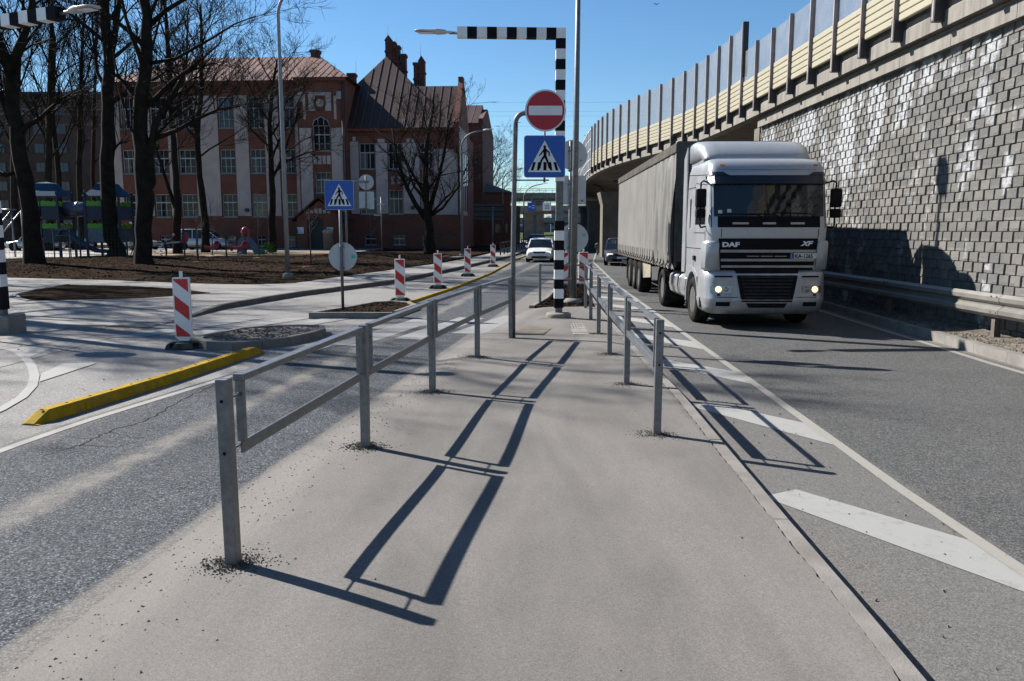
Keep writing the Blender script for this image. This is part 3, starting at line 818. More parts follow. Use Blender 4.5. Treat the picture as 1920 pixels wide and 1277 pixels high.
br = thing('road_bridge', 'elevated concrete road bridge curving away above the retaining wall', 'bridge')
def nrm(i, P):
    a, b = Vector(P[max(0, i - 1)]), Vector(P[min(len(P) - 1, i + 1)]); d = (b - a).normalized(); return Vector((d.y, -d.x))   # to the right (away from the road)
def ring(i, prof, P=allp):
    n_ = nrm(i, P); return [(P[i][0] + n_.x * o, P[i][1] + n_.y * o, z) for o, z in prof]
# parapet beams, one per bay pair, with open joints
for i in range(0, len(allp) - 1, 2):
    j = min(i + 2, len(allp) - 1)
    prof = [(0.10, Z_LIP), (0.10, Z_LIP + 0.30), (0.17, Z_LIP + 0.36), (0.17, Z_PAR), (0.24, Z_PAR), (0.24, Z_CR + 0.35), (0.50, Z_CR + 0.35), (0.50, Z_LIP)]
    rings = [ring(k_, prof) for k_ in range(i, j + 1)]
    d = (Vector(rings[1][0]) - Vector(rings[0][0])).normalized() * 0.012
    rings[0] = [tuple(Vector(q) + d) for q in rings[0]]
    m = MB(); m.loft(rings, smooth=False); obj('parapet_beam', m, M['streak'], br, fix=True)
# deck behind and girders
m = MB(); m.loft([ring(i, [(0.45, Z_LIP + 0.02), (0.45, Z_PAR - 0.35), (13.0, Z_PAR - 0.3), (13.0, Z_LIP), (10.5, Z_LIP - 0.35), (9.6, Z_LIP - 1.35), (4.2, Z_LIP - 1.35), (3.2, Z_LIP - 0.45)]) for i in range(near.__len__() + 3, len(allp))], smooth=False)
obj('deck', m, M['concrete_dark'], br, fix=True)
m = MB(); m.loft([ring(i, [(0.45, Z_LIP + 0.02), (0.45, Z_PAR - 0.35), (13.0, Z_PAR - 0.3), (13.0, Z_LIP + 0.05)]) for i in range(0, near.__len__() + 4)], smooth=False)
obj('deck', m, M['concrete_dark'], br, fix=True)
# coping segments above the wall
ycs = frange(-13.0, 28.9, 2.1)
for a, b in zip(ycs, ycs[1:]):
    m = MB(); za, zb = ztopw - 0.02, Z_LIP - 0.004
    m.loft([[(WX(y) - 0.10 + o, y, z) for o, z in ((0, za), (0, zb - 0.10), (0.05, zb - 0.05), (0.05, zb), (0.9, zb), (0.9, za))] for y in (a + 0.015, b)], smooth=False)
    obj('coping_stone', m, M['streak'], br, fix=True)
# piers
for (x, y, w, d_) in ((7.0, 57.5, 1.3, 1.6), (11.5, 57.5, 1.3, 1.6), (7.6, 74, 1.3, 1.6), (12, 74, 1.3, 1.6), (8.6, 92, 1.5, 1.6), (14, 92, 1.5, 1.6), (15.5, 45, 1.4, 1.6), (12.2, 41, 1.3, 1.5)):
    m = MB(); m.loft([[(x - w / 2 * s, y - d_ / 2 * s, z), (x + w / 2 * s, y - d_ / 2 * s, z), (x + w / 2 * s, y + d_ / 2 * s, z), (x - w / 2 * s, y + d_ / 2 * s, z)] for z, s in ((-0.1, 1), (Z_LIP - 2.2, 1), (Z_LIP - 1.3, 1.35))], smooth=False)
    obj('pier', m, M['concrete_dark'], br, fix=True)
# drain pipe below the deck
m = MB(); m.tube([(7.0, 56.0, Z_LIP - 0.6), (7.5, 56.0, Z_LIP - 0.65), (8.2, 56.1, Z_LIP - 1.5), (8.25, 56.1, 0.0)], 0.09, 8); obj('drain_pipe', m, M['post_dark'], br)
m = MB(); m.tube([(6.6, 66.0, Z_LIP - 0.3), (7.1, 66.0, Z_LIP - 0.4), (8.0, 66.1, Z_LIP - 1.5), (8.05, 66.1, 0.0)], 0.09, 8); obj('drain_pipe', m, M['post_dark'], br)
# embankment wall behind the piers, in shade
m = MB(); m.box(17.5, 18.3, 29.6, 120, -0.1, Z_LIP - 0.5); obj('back_wall', m, M['concrete_dark'], br)

nb = thing('noise_barrier', 'noise barrier of cream boards and bluish clear screens along the bridge edge', 'noise barrier')
for i, (x, y) in enumerate(pp):
    n_ = nrm(i, allp); d = Vector((-n_.y, n_.x)); ztop = (Z_GL1 if i < i_step else Z_GL2) + 0.04
    if i == i_step: ztop += 0.05
    o = n_ * -0.06
    m = MB(); c = Vector((x, y)) + o
    def P3(a, b, z): q = c + n_ * a + d * b; return (q.x, q.y, z)
    # I-shaped post: two flanges and a web
    hw = 0.027
    for (a0, a1, b0, b1) in ((-0.055, -0.045, -hw, hw), (0.075, 0.085, -hw, hw), (-0.045, 0.075, -0.005, 0.005)):
        m.poly([P3(a, b, z) for z in (Z_BR, ztop) for a, b in ((a0, b0), (a1, b0), (a1, b1), (a0, b1))], [(3, 2, 1, 0), (4, 5, 6, 7), (0, 1, 5, 4), (1, 2, 6, 5), (2, 3, 7, 6), (3, 0, 4, 7)])
    ps = obj('barrier_post', m, M['post_brown'], nb, fix=True)
    m = MB(); m.poly([P3(a, b, z) for z, e in ((Z_BR - 0.03, 0), (Z_BR, 0.0), (Z_BR + 0.42, 0)) for a, b in ((-0.05, -0.07), (0.17, -0.07), (0.17, 0.07), (-0.05, 0.07))],
                     [(3, 2, 1, 0), (0, 1, 5, 4), (1, 2, 6, 5), (2, 3, 7, 6), (3, 0, 4, 7), (4, 5, 9, 8), (5, 6, 10, 9), (6, 7, 11, 10), (7, 4, 8, 11), (8, 9, 10, 11)])
    obj('bracket', m, M['post_dark'], ps, fix=True)
m = MB(); x, y = pp[i_step]; m.box(x - 0.10, x + 0.10, y - 0.09, y + 0.03, Z_CRT2, Z_GL2 + 0.12); obj('end_post', m, M['post_dark'], nb)
for i in range(len(pp) - 1):
    tall = i >= i_step; zc = Z_CRT2 if i >= i_step else Z_CRT1; zg = Z_GL2 if tall else Z_GL1
    A, B = Vector(pp[i]), Vector(pp[i + 1]); dd = (B - A).normalized(); n_ = Vector((dd.y, -dd.x)); A = A + dd * 0.012; B = B - dd * 0.012
    ns = 5 if not tall else 6
    for k_ in range(ns):
        z0 = Z_CR - 0.02 + (zc - Z_CR) * k_ / ns; z1 = Z_CR - 0.02 + (zc - Z_CR) * (k_ + 1) / ns - 0.010
        m = MB(); pts = []
        for q in (A, B):
            for o, z in ((-0.005, z0), (-0.022, z0 + 0.02), (-0.022, z1 - 0.02), (-0.005, z1), (0.06, z1), (0.06, z0)):
                pts.append((q.x + n_.x * o, q.y + n_.y * o, z))
        m.poly(pts, [(5, 4, 3, 2, 1, 0), (6, 7, 8, 9, 10, 11)] + [(a, (a + 1) % 6, 6 + (a + 1) % 6, 6 + a) for a in range(6)])
        if i == len(near) + 8 and k_ == 0: continue      # one board hangs loose here
        obj('board', m, M['cream'], nb, fix=True)
    m = MB(); m.poly([(q.x + n_.x * o, q.y + n_.y * o, z) for z in (zc - 0.01, zg) for q, o in ((A, 0.0), (B, 0.0), (B, 0.02), (A, 0.02))], [(3, 2, 1, 0), (4, 5, 6, 7), (0, 1, 5, 4), (1, 2, 6, 5), (2, 3, 7, 6), (3, 0, 4, 7)])
    obj('clear_screen', m, M['screen'], nb, fix=True)
# beyond: panels of a white grid
gb = thing('screen_grid', 'pale gridded screen wall on the far stretch of the curved bridge', 'noise barrier')
M['gridframe'] = simple('grid_frame', (0.5, 0.5, 0.5), 0.5)
for i in range(len(grid) - 1):
    A, B = Vector(grid[i]), Vector(grid[i + 1]); d = (B - A).normalized(); n_ = Vector((d.y, -d.x))
    if i < 24:
        m = MB()
        for z in frange(Z_PAR, Z_GL2, (Z_GL2 - Z_PAR) / 4): m.bar((A.x, A.y, z), (B.x, B.y, z), 0.05, 0.06)
        m.bar((A.x, A.y, Z_LIP), (A.x, A.y, Z_GL2 + .05), 0.08, 0.08); mid = (A + B) / 2; m.bar((mid.x, mid.y, Z_PAR), (mid.x, mid.y, Z_GL2), 0.04, 0.04)
        obj('grid_frame', m, M['gridframe'], gb)
        for k_ in range(4):
            z0 = Z_PAR + (Z_GL2 - Z_PAR) * k_ / 4; m = MB(); m.poly([(q.x + n_.x * o, q.y + n_.y * o, z) for z in (z0 + .03, z0 + (Z_GL2 - Z_PAR) / 4 - .03) for q, o in ((A, 0.0), (B, 0.0), (B, 0.02), (A, 0.02))], [(3, 2, 1, 0), (4, 5, 6, 7), (0, 1, 5, 4), (1, 2, 6, 5), (2, 3, 7, 6), (3, 0, 4, 7)])
            obj('pane', m, M['screen'], gb, fix=True)

# ------------------------------------------------------------------ guard rail
gr = thing('guard_rail', 'dusty steel crash barrier with wave profile along the retaining wall', 'guard rail')
M['rail'] = simple('guard_rail_steel', (0.185, 0.178, 0.16), 0.5, 0.35, var=0.12, scale=3, dirt=(0.19, 0.175, 0.15), dirt_amt=0.6, space='pos')
M['rail_post'] = simple('guard_rail_post', (0.12, 0.10, 0.09), 0.7, 0.2, var=0.2)
RX = lambda y: WX(y) - 0.46
prof = [(0.09, 0.355), (0.06, 0.36), (0.0, 0.42), (0.0, 0.49), (0.075, 0.545), (0.075, 0.585), (0.0, 0.64), (0.0, 0.71), (0.06, 0.765), (0.09, 0.765)]
ysr = [5.65, 9.65, 13.65, 17.65, 21.65, 25.65, 29.0]
for a, b in zip(ysr, ysr[1:]):
    m = MB(); back = [(o + 0.006, z) for o, z in reversed(prof)]
    m.loft([[(RX(y) + o + e, y, z + 0.02) for o, z in prof + back] for y, e in ((a - 0.16, -0.005), (b, 0.003))], smooth=False)
    r_ = obj('rail_beam', m, M['rail'], gr, fix=True)
    m = MB()
    for dy in (-0.10, 0.06):
        for z in (0.45, 0.72): m.lathe([(0.014, -0.014), (0.014, 0.0)], (RX(a) - 0.002, a + dy, z + .02), axis='x', n=8)
    obj('bolt', m, M['rail_post'], r_)
for y in ysr[:-1]:
    y += 0.12
    m = MB(); x = RX(y)
    m.box(x + 0.10, x + 0.21, y - 0.03, y + 0.03, 0.34, 0.74); m.box(x + 0.21, x + 0.217, y - 0.05, y + 0.05, -0.05, 0.76); m.box(x + 0.10, x + 0.107, y - 0.05, y + 0.05, -0.05, 0.5); m.box(x + 0.107, x + 0.21, y - 0.003, y + 0.003, -0.05, 0.5)
    obj('rail_post', m, M['rail_post'], gr)
def verge_pt(r):
    y = r.uniform(9, 22); x = r.uniform(KR(y) + 0.15, WX(y)); return (x, y, 0.03 + 0.015 * math.sin(y * 2.3 + x * 5))
clod_stuff('gravel', verge_pt, 1500, 0.008, 0.03, M['rubble'], 'dry stones and litter on the verge under the guard rail', 9)
M['dry_grass'] = simple('dry_grass', (0.14, 0.105, 0.06), 0.9, var=0.3)
m = MB(); rnd = random.Random(4)
for i in range(2600):
    x, y, z = verge_pt(rnd); a = rnd.uniform(0, 6.28); h = rnd.uniform(0.02, 0.07); l = rnd.uniform(0.01, 0.07)
    m.poly([(x, y, z - .01), (x + .004 * math.sin(a), y + .004 * math.cos(a), z - .01), (x + l * math.cos(a), y + l * math.sin(a), z + h)], [(0, 1, 2)])
obj('dry_grass', m, M['dry_grass'], label='withered grass blades scattered on the verge', kind='stuff')
# ------------------------------------------------------------------ tube railings on the island
LP = [(-1.56, 4.27), (-1.27, 6.75), (-0.93, 9.19), (-0.51, 11.64), (-0.02, 14.03)]
RP = [(1.33, 7.17), (1.40, 9.62), (1.48, 12.0), (1.57, 14.4), (1.67, 16.87), (1.78, 19.3)]
PH = 1.065
def railing(P, label, side, thick_top):
    t = thing('railing', label, 'railing')
    for i, (x, y) in enumerate(P):
        a = Vector(P[max(0, i - 1)]); b = Vector(P[min(len(P) - 1, i + 1)]); an = math.atan2((b - a).y, (b - a).x)
        m = MB(); m.box(-0.035, 0.035, -0.035, 0.035, -0.06, PH)
        p = obj('post', m, M['galv'], t, bevel=0.006, loc=(x, y, 0)); p.rotation_euler = (R(random.uniform(-.5, .5)), R(random.uniform(-.4, .4)), an)
        m = MB()
        if i == 0:
            for z in (0.945, 0.655): m.lathe([(0.010, -0.0015), (0.010, 0.0)], (-0.036, 0, z), axis='x', n=10)
            h = obj('bolt_hole', m, M['black'], p)
    for i in range(len(P) - 1):
        A, B = Vector(P[i]), Vector(P[i + 1]); d = (B - A).normalized(); L = (B - A).length; an = math.atan2(d.y, d.x)
        f = thing('rail_frame', None, None); f.parent = t; f.location = (A.x, A.y, 0); f.rotation_euler = (0, 0, an)
        x0, x1 = 0.165, L - 0.095
        zt, zb = PH - 0.005, 0.60
        wt, ht = (0.070, 0.038) if thick_top else (0.045, 0.026)
        wb, hb = (0.016, 0.070) if thick_top else (0.050, 0.075)
        m = MB(); m.box(x0, x1, -wt / 2, wt / 2, zt - ht, zt); obj('top_rail', m, M['galv'], f, bevel=0.004)
        m = MB(); m.box(x0 + .001, x1 - .001, -wb / 2, wb / 2, zb, zb + hb); obj('bottom_rail', m, M['galv'], f, bevel=0.004)
        for xa in (x0, x1 - 0.035):
            m = MB(); m.box(xa, xa + 0.035, -0.022, 0.022, zb + hb - 0.003 if False else zb + hb, zt - ht); obj('upright', m, M['galv'], f)
        m = MB()
        for z in (0.945, 0.655):
            m.lathe([(0.006, 0.030), (0.006, x0 + 0.002)], (0, 0, z), axis='x', n=8); m.lathe([(0.006, x1 - 0.002), (0.006, L - 0.030)], (0, 0, z), axis='x', n=8)
            m.lathe([(0.012, x0 - 0.012), (0.012, x0)], (0, 0, z), axis='x', n=6)
        obj('bolt', m, M['galv_dull'], f)
    return t
railing(LP, 'low galvanised tube railing on the left edge of the island', -1, True)
railing(RP, 'low galvanised tube railing on the right, truck side of the island', 1, False)
def round_posts(r):
    x, y = r.choice(LP[:4] * 3 + RP[:4] * 2); a = r.uniform(0, 6.28); d = abs(r.gauss(0, 0.085)) + 0.035
    x2, y2 = x + d * math.cos(a) * 1.2, y + d * math.sin(a); return (x2, y2, z_isl(x2, y2) + 0.001 + max(0, 0.012 - d * 0.08))
M['crumb'] = simple('asphalt_crumb', (0.085, 0.078, 0.07), 0.9, var=0.6, scale=60, dirt=(0.18, 0.168, 0.15), dirt_amt=0.9, space='pos')
clod_stuff('gravel', round_posts, 4600, 0.003, 0.009, M['crumb'], 'crumbs of broken asphalt round the feet of the railing posts', 21)
def edge_pt(r):
    y = r.uniform(3.0, 12); x = ISL_L(y) + abs(r.gauss(0.22, 0.22)); return (x, y, z_isl(x, y) + 0.002)
clod_stuff('gravel', edge_pt, 620, 0.003, 0.009, M['crumb'], 'loose grit strewn along the left edge of the island', 22)
def hatch_pt(r):
    y = r.uniform(3.4, 13); x = r.uniform(ISL_R(y) + .25, WL(y) + 0.2); return (x, y, -0.134)
clod_stuff('gravel', hatch_pt, 130, 0.004, 0.012, M['crumb'], 'few small stones lying on the hatched road strip', 23)
def isl_pt(r):
    y = r.uniform(3.2, 13); x = r.uniform(ISL_L(y) + .3, ISL_R(y)); return (x, y, z_isl(x, y) + 0.002)
clod_stuff('gravel', isl_pt, 55, 0.003, 0.009, M['crumb'], 'single grains of grit on the island surface', 24)
def plaza_pt(r):
    y = r.uniform(7, 16); x = r.uniform(-12, YEL(y) - .2); return (x, y, -0.034)
clod_stuff('gravel', plaza_pt, 120, 0.004, 0.014, M['crumb'], 'scattered small stones on the plaza paving', 25)

# ------------------------------------------------------------------ yellow separators
def yellow_kerb(label, P, n, w, h, z):
    t = thing('lane_separator', label, 'lane separator')
    tot = [0]
    for a, b in zip(P, P[1:]): tot.append(tot[-1] + (Vector(b) - Vector(a)).length)
    def at(s):
        for i in range(len(P) - 1):
            if s <= tot[i + 1] + 1e-6:
                a, b = Vector(P[i]), Vector(P[i + 1]); return a + (b - a) * (s - tot[i]) / (tot[i + 1] - tot[i]), (b - a).normalized()
        return Vector(P[-1]), (Vector(P[-1]) - Vector(P[-2])).normalized()
    L = tot[-1]
    for i in range(n):
        s0, s1 = L * i / n + 0.003, L * (i + 1) / n - 0.003
        p, d = at(s0); q, d2 = at(s1)
        def rg(c, dd, k, zz): nn = Vector((dd.y, -dd.x)); return [(c.x + nn.x * o, c.y + nn.y * o, z + hh) for o, hh in ((-w / 2 * 1, 0), (-w * .28 * k, zz), (w * .28 * k, zz), (w / 2, 0))]
        R_ = [rg(p, d, 1, h), rg(q, d2, 1, h)]
        if i == 0: R_ = [rg(p, d, 0.9, 0.012), rg(p + d * 0.20, d, 1, h), R_[1]]
        if i == n - 1: R_ = [R_[0], rg(q - d2 * 0.20, d2, 1, h), rg(q, d2, 0.9, 0.012)]
        m = MB(); m.loft(R_, smooth=False)
        sg = obj('separator_segment', m, M['yellow'], t, fix=True)
        m = MB(); 
        for f in (0.25, 0.75):
            c, dd = at(s0 + (s1 - s0) * f); m.lathe([(0.016, z + h - 0.002), (0.016, z + h + 0.004)], (c.x, c.y, 0), n=8)
        obj('bolt', m, M['rubber'], sg)
    return t
yellow_kerb('yellow low lane separator between plaza and left road, nearest one', [(-4.76, 7.70), (-4.35, 9.8), (-3.98, 12.45)], 7, 0.20, 0.115, -0.040)
YF = [(-2.92, 19.2), (-2.45, 22.5), (-1.85, 26.6), (-0.95, 35), (0.3, 52.5), (1.5, 64)]
yellow_kerb('long thin yellow separator running past the row of red and white beacons', YF, 34, 0.11, 0.065, -0.040)

# ------------------------------------------------------------------ red and white beacons
def beacon(x, y, z, rz, label, s=1.0, mirror=False, foot_rot=0.0, h=0.98, w=0.27):
    t = thing('road_beacon', label, 'road beacon', (x, y, z), rz, 'red and white striped road beacons')
    b0 = 0.17
    def rr(x0, x1, z0, z1, r=0.02, k=4):
        P = []
        for cx, cz, a0 in ((x1 - r, z1 - r, 0), (x0 + r, z1 - r, 90), (x0 + r, z0 + r, 180), (x1 - r, z0 + r, 270)):
            for j in range(k + 1): a = R(a0 + 90 * j / k); P.append((cx + r * math.cos(a), cz + r * math.sin(a)))
        return P
    m = MB(); m.prism(list(reversed(rr(-w / 2, w / 2, b0, b0 + h))), -0.03, 0.03, 'xz'); obj('panel', m, M['white'], t, bevel=0.006, fix=True)
    # stripes clipped to the panel
    a, c = w / 2 - 0.022, b0 + 0.022; zt = b0 + h - 0.022; H = zt - c; W = 2 * a; sl = 0.8
    band = H / 5.1
    m = MB()
    def clip(P, f):
        out = []
        for i in range(len(P)):
            p, q = P[i], P[(i + 1) % len(P)]; fp, fq = f(p), f(q)
            if fp >= 0: out.append(p)
            if fp * fq < 0: tt = fp / (fp - fq); out.append((p[0] + (q[0] - p[0]) * tt, p[1] + (q[1] - p[1]) * tt))
        return out
    for k_ in range(4):
        zhi = zt + H * (0.215 - 0.493 * k_); zlo = zhi - 0.243 * H; dr_ = 0.20 * H
        P = [(-a, zlo), (a, zlo - dr_), (a, zhi - dr_), (-a, zhi)]
        for f in (lambda p: zt - p[1], lambda p: p[1] - c): P = clip(P, f) if P else P
        if len(P) >= 3:
            if mirror: P = [(-px, pz) for px, pz in reversed(P)]
            m.poly([(px, -0.0335, pz) for px, pz in P], [tuple(range(len(P)))])
            m.poly([(px, 0.0335, pz) for px, pz in P], [tuple(reversed(range(len(P))))])
    obj('stripe', m, M['red'], t)
    m = MB(); m.box(-0.022, 0.022, -0.022, 0.022, b0 + h, b0 + h + 0.10); obj('lamp_spigot', m, M['white'], t, bevel=0.005)
    m = MB(); m.prism([(-w / 2 + .02, b0), (-0.05, 0.10), (0.05, 0.10), (w / 2 - .02, b0)], -0.025, 0.025, 'xz'); obj('stem', m, M['white'], t, fix=True)
    ft = thing('foot', None, None); ft.parent = t; ft.rotation_euler = (0, 0, foot_rot)
    m = MB(); m.prism([(-0.30, 0), (0.30, 0), (0.27, 0.07), (0.19, 0.12), (-0.19, 0.12), (-0.27, 0.07)], -0.075, 0.17, 'xz')
    obj('foot_block', m, M['foot'], ft, bevel=0.01, fix=True)
    m = MB(); m.prism([(-0.17, 0), (0.15, 0), (0.13, 0.06), (0.09, 0.105), (-0.11, 0.105), (-0.16, 0.06)], -0.20, -0.085, 'xz')
    obj('foot_block', m, M['foot'], ft, bevel=0.01, fix=True)
    m = MB()
    for xa in (-0.22, 0.13): m.box(xa, xa + 0.09, -0.0775, -0.0745, 0.03, 0.09)
    obj('slot', m, M['black'], ft)
    return t
beacon(-5.33, 12.9, -0.040, R(2), 'large nearest striped beacon by the small rounded islet on the plaza', foot_rot=R(14))
beacon(-2.98, 21.3, -0.040, R(4), 'striped beacon first in the row beside the far yellow separator, next to the dark islet', foot_rot=R(8))
beacon(-2.44, 26.4, -0.040, R(-3), 'striped beacon second in the row beside the far yellow separator', foot_rot=R(8))
beacon(-1.85, 33.5, -0.040, R(2), 'striped beacon third in the row beside the far yellow separator', foot_rot=R(-6))
beacon(-1.00, 42.4, -0.040, R(-2), 'smallest, most distant striped beacon of the row by the yellow separator', foot_rot=R(5))
beacon(1.78, 26.3, 0.012, R(0), 'striped beacon in the gravel bed, half hidden behind the striped post', mirror=True, h=0.98, w=0.31)
beacon(2.34, 26.3, 0.012, R(0), 'striped beacon in the gravel bed close to the far end of the right railing', h=0.98, w=0.31)

# ------------------------------------------------------------------ sign faces
def round_rect(cx, cz, w, h, r, k=5):
    P = []
    for sx, sz, a0 in ((1, 1, 0), (-1, 1, 90), (-1, -1, 180), (1, -1, 270)):
        for j in range(k + 1):
            a = R(a0 + 90 * j / k); P.append((cx + sx * (w / 2 - r) + r * math.cos(a), cz + sz * (h / 2 - r) + r * math.sin(a)))
    return P
def disc(cx, cz, r, n=40): return [(cx + r * math.cos(2 * math.pi * k / n), cz + r * math.sin(2 * math.pi * k / n)) for k in range(n)]
def flat(parent, name, polys, y, mat):
    m = MB()
    for P in polys: m.poly([(px, y, pz) for px, pz in P], [tuple(range(len(P)))])
    return obj(name, m, mat, parent)
def capsule(p, q, r0, r1=None, n=8):
    r1 = r1 or r0; p, q = Vector(p), Vector(q); d = (q - p).normalized(); a = math.atan2(d.y, d.x); P = []
    for j in range(n + 1): t = a + math.pi / 2 + math.pi * j / n; P.append((p.x + r0 * math.cos(t), p.y + r0 * math.sin(t)))
    for j in range(n + 1): t = a - math.pi / 2 + math.pi * j / n; P.append((q.x + r1 * math.cos(t), q.y + r1 * math.sin(t)))
    return P
def crossing_face(parent, cx, cz, s, y):
    """blue square, white triangle, walking figure on a crossing"""
    m = MB(); m.prism(list(reversed(round_rect(cx, cz, s, s, s * .07))), y, y + 0.012, 'xz'); b = obj('sign_plate', m, M['sign_back'], parent, fix=True)
    flat(b, 'blue_field', [round_rect(cx, cz, s * .975, s * .975, s * .065)], y - 0.002, M['sign_blue'])
    k = s / 76.0                        # drawing units: 76 wide
    def T(px, pz): return (cx + (px) * k, cz + (pz) * k)
    flat(b, 'white_triangle', [[T(-31, -28), T(31, -28), T(0, 29)]], y - 0.004, M['sign_white'])
    polys = [disc(*T(0, 17.5), 2.7 * k, 16)]
    for a, c, r0, r1 in (((0.5, 12), (0.8, 1), 3.3, 2.4), ((-1, 12.2), (-5.2, 6.8), 1.5, 1.3), ((-5.2, 6.8), (-9.5, 1.8), 1.3, 1.1), ((2, 12), (8, 7.8), 1.5, 1.3), ((8, 7.8), (8.4, 1.6), 1.3, 1.1),
                         ((0.2, 1.5), (-6, -7), 2.3, 1.7), ((-6, -7), (-9, -20.5), 1.7, 1.3), ((-9, -21.2), (-11, -22.3), 1.2, 1.2), ((1, 1), (5.5, -9), 2.3, 1.8), ((5.5, -9), (8.6, -20), 1.7, 1.4), ((8.6, -20.5), (10.5, -21), 1.2, 1.2)):
        polys.append(capsule(T(*a), T(*c), r0 * k, r1 * k))
    flat(b, 'walking_figure', polys, y - 0.0075, M['black'])
    bars = []
    for x0, x1, sh in ((-24, -19, 3.6), (-13.5, -9.2, 1.8), (-2.2, 3.6, 0), (9.2, 13.5, -1.8), (19, 24, -3.6)):
        bars.append([T(x0 - sh * .4, -25), T(x1 - sh * .4, -25), T(x1 + sh * .8, -10), T(x0 + sh * .8, -10)])
    flat(b, 'crossing_bar', bars, y - 0.006, M['black'])
    return b
def back_disc(parent, cx, cz, r, y, sticker=None, hidden_face=True):
    m = MB(); m.prism(list(reversed(disc(cx, cz, r))), y, y + 0.012, 'xz'); b = obj('sign_plate', m, M['sign_back'], parent, fix=True)
    if sticker:
        sx, sz, w, h, mat = sticker
        flat(b, 'sticker', [[(cx + sx - w / 2, cz + sz - h / 2), (cx + sx + w / 2, cz + sz - h / 2), (cx + sx + w / 2, cz + sz + h / 2), (cx + sx - w / 2, cz + sz + h / 2)]], y - 0.002, mat)
    return b
def back_rect(parent, cx, cz, w, h, y, sticker=None):
    m = MB(); m.prism(list(reversed(round_rect(cx, cz, w, h, 0.04))), y, y + 0.012, 'xz'); b = obj('sign_plate', m, M['sign_back'], parent, fix=True)
    if sticker:
        sx, sz, w2, h2, mat = sticker
        flat(b, 'sticker', [[(cx + sx - w2 / 2, cz + sz - h2 / 2), (cx + sx + w2 / 2, cz + sz - h2 / 2), (cx + sx + w2 / 2, cz + sz + h2 / 2), (cx + sx - w2 / 2, cz + sz + h2 / 2)]], y - 0.002, mat)
    return b
def clamp(parent, z, r, y=0):
    m = MB(); m.lathe([(r + 0.008, z - 0.018), (r + 0.008, z + 0.018)], (0, y, 0), n=14); m.box(-r - .03, r + .03, y + r * .5, y + r + .03, z - .012, z + .012); return obj('clamp', m, M['galv_dull'], parent)

# cranked pole with the no entry and crosswalk signs
t = thing('sign_post', 'grey cranked pole carrying a no entry disc above a blue crosswalk sign', 'traffic sign', (0.02, 14.08, 0))
m = MB(); pts = [(0, 0, -0.05), (0.0, 0, 1.5), (0.03, 0, 3.2), (0.04, 0, 3.68)]
for j in range(7):
    a = R(90 * j / 6); pts.append((0.04 + 0.17 * (1 - math.cos(a)), 0, 3.68 + 0.17 * math.sin(a)))
pts.append((0.62, 0, 3.855)); m.tube(pts, 0.043, 14); obj('pole', m, M['galv_dull'], t)
m = MB(); m.tube([(0.04, 0, 2.72), (0.62, 0, 2.72)], 0.013, 8); obj('arm', m, M['galv_dull'], t)
m = MB(); m.tube([(0.54, 0.0, 2.68), (0.54, 0.0, 3.82)], 0.019, 8); obj('arm', m, M['galv_dull'], t)
m = MB(); m.prism(list(reversed(disc(0.55, 3.88, 0.348, 56))), -0.062, -0.048, 'xz'); ne = obj('no_entry_plate', m, M['sign_back'], t, fix=True)
flat(ne, 'white_rim', [disc(0.55, 3.88, 0.342, 56)], -0.064, M['sign_white'])
flat(ne, 'red_disc', [disc(0.55, 3.88, 0.322, 56)], -0.066, M['sign_red'])
def bar_pts():
    P = []
    for sgn in (1, -1):
        for j in range(7):
            a = R(-14 + 28 * j / 6) if sgn > 0 else R(180 - 14 + 28 * j / 6)
            P.append((0.55 + 0.288 * math.cos(a), 3.88 + 0.288 * math.sin(a) * 1.12))
    return P
flat(ne, 'white_bar', [bar_pts()], -0.068, M['sign_white'])
crossing_face(t, 0.54, 3.115, 0.71, -0.05)
# small sign post on the dark islet
t = thing('sign_post', 'thin pole on the dark islet with small crosswalk sign above a round plate', 'traffic sign', (-3.86, 18.2, 0.0))
m = MB(); m.tube([(0, 0, 0.0), (0, 0, 2.95)], 0.035, 12); obj('pole', m, M['galv_dull'], t)
crossing_face(t, 0.0, 2.64, 0.65, -0.055)
back_disc(t, 0.02, 1.27, 0.32, 0.04, (0.24, 0.0, 0.09, 0.07, M['sticker_green']))
for z in (1.5, 1.02, 2.85, 2.45): clamp(t, z, 0.035)
# sign post behind with two plates seen from the back
t = thing('sign_post', 'pale pole at the soil edge holding a round and a square plate seen from behind', 'traffic sign', (-7.05, 34.4, 0.1))
m = MB(); m.tube([(0, 0, -0.1), (0, 0, 3.72), (0.06, 0, 3.80), (1.0, 0, 3.80)], 0.045, 10); obj('pole', m, M['pole_white'], t)
m = MB(); m.tube([(0.02, 0, 2.68), (0.95, 0, 2.68)], 0.02, 8); m.tube([(0.86, 0, 2.6), (0.86, 0, 4.05)], 0.025, 8); obj('arm', m, M['galv_dull'], t)
back_disc(t, 0.88, 3.78, 0.32, 0.05); back_rect(t, 0.88, 3.02, 0.64, 0.74, 0.05)
# triple back signs next to the striped post
t = thing('sign_post', 'thin pole in the gravel bed with three sign plates, all seen from behind', 'traffic sign', (1.52, 21.2, 0.0))
m = MB(); m.tube([(0, 0, -0.1), (0, 0, 4.15)], 0.038, 12); obj('pole', m, M['galv_dull'], t)
back_disc(t, 0.05, 3.80, 0.385, 0.045, (0.22, -0.14, 0.05, 0.04, M['galv_dull']))
back_rect(t, 0.06, 2.90, 0.70, 0.75, 0.045, (0.25, -0.27, 0.06, 0.05, M['galv_dull']))
back_disc(t, 0.11, 1.66, 0.38, 0.045, (0.26, 0.08, 0.07, 0.07, M['sticker_green']))
for z in (3.9, 3.4, 3.05, 2.5, 1.9, 1.4): clamp(t, z, 0.038)
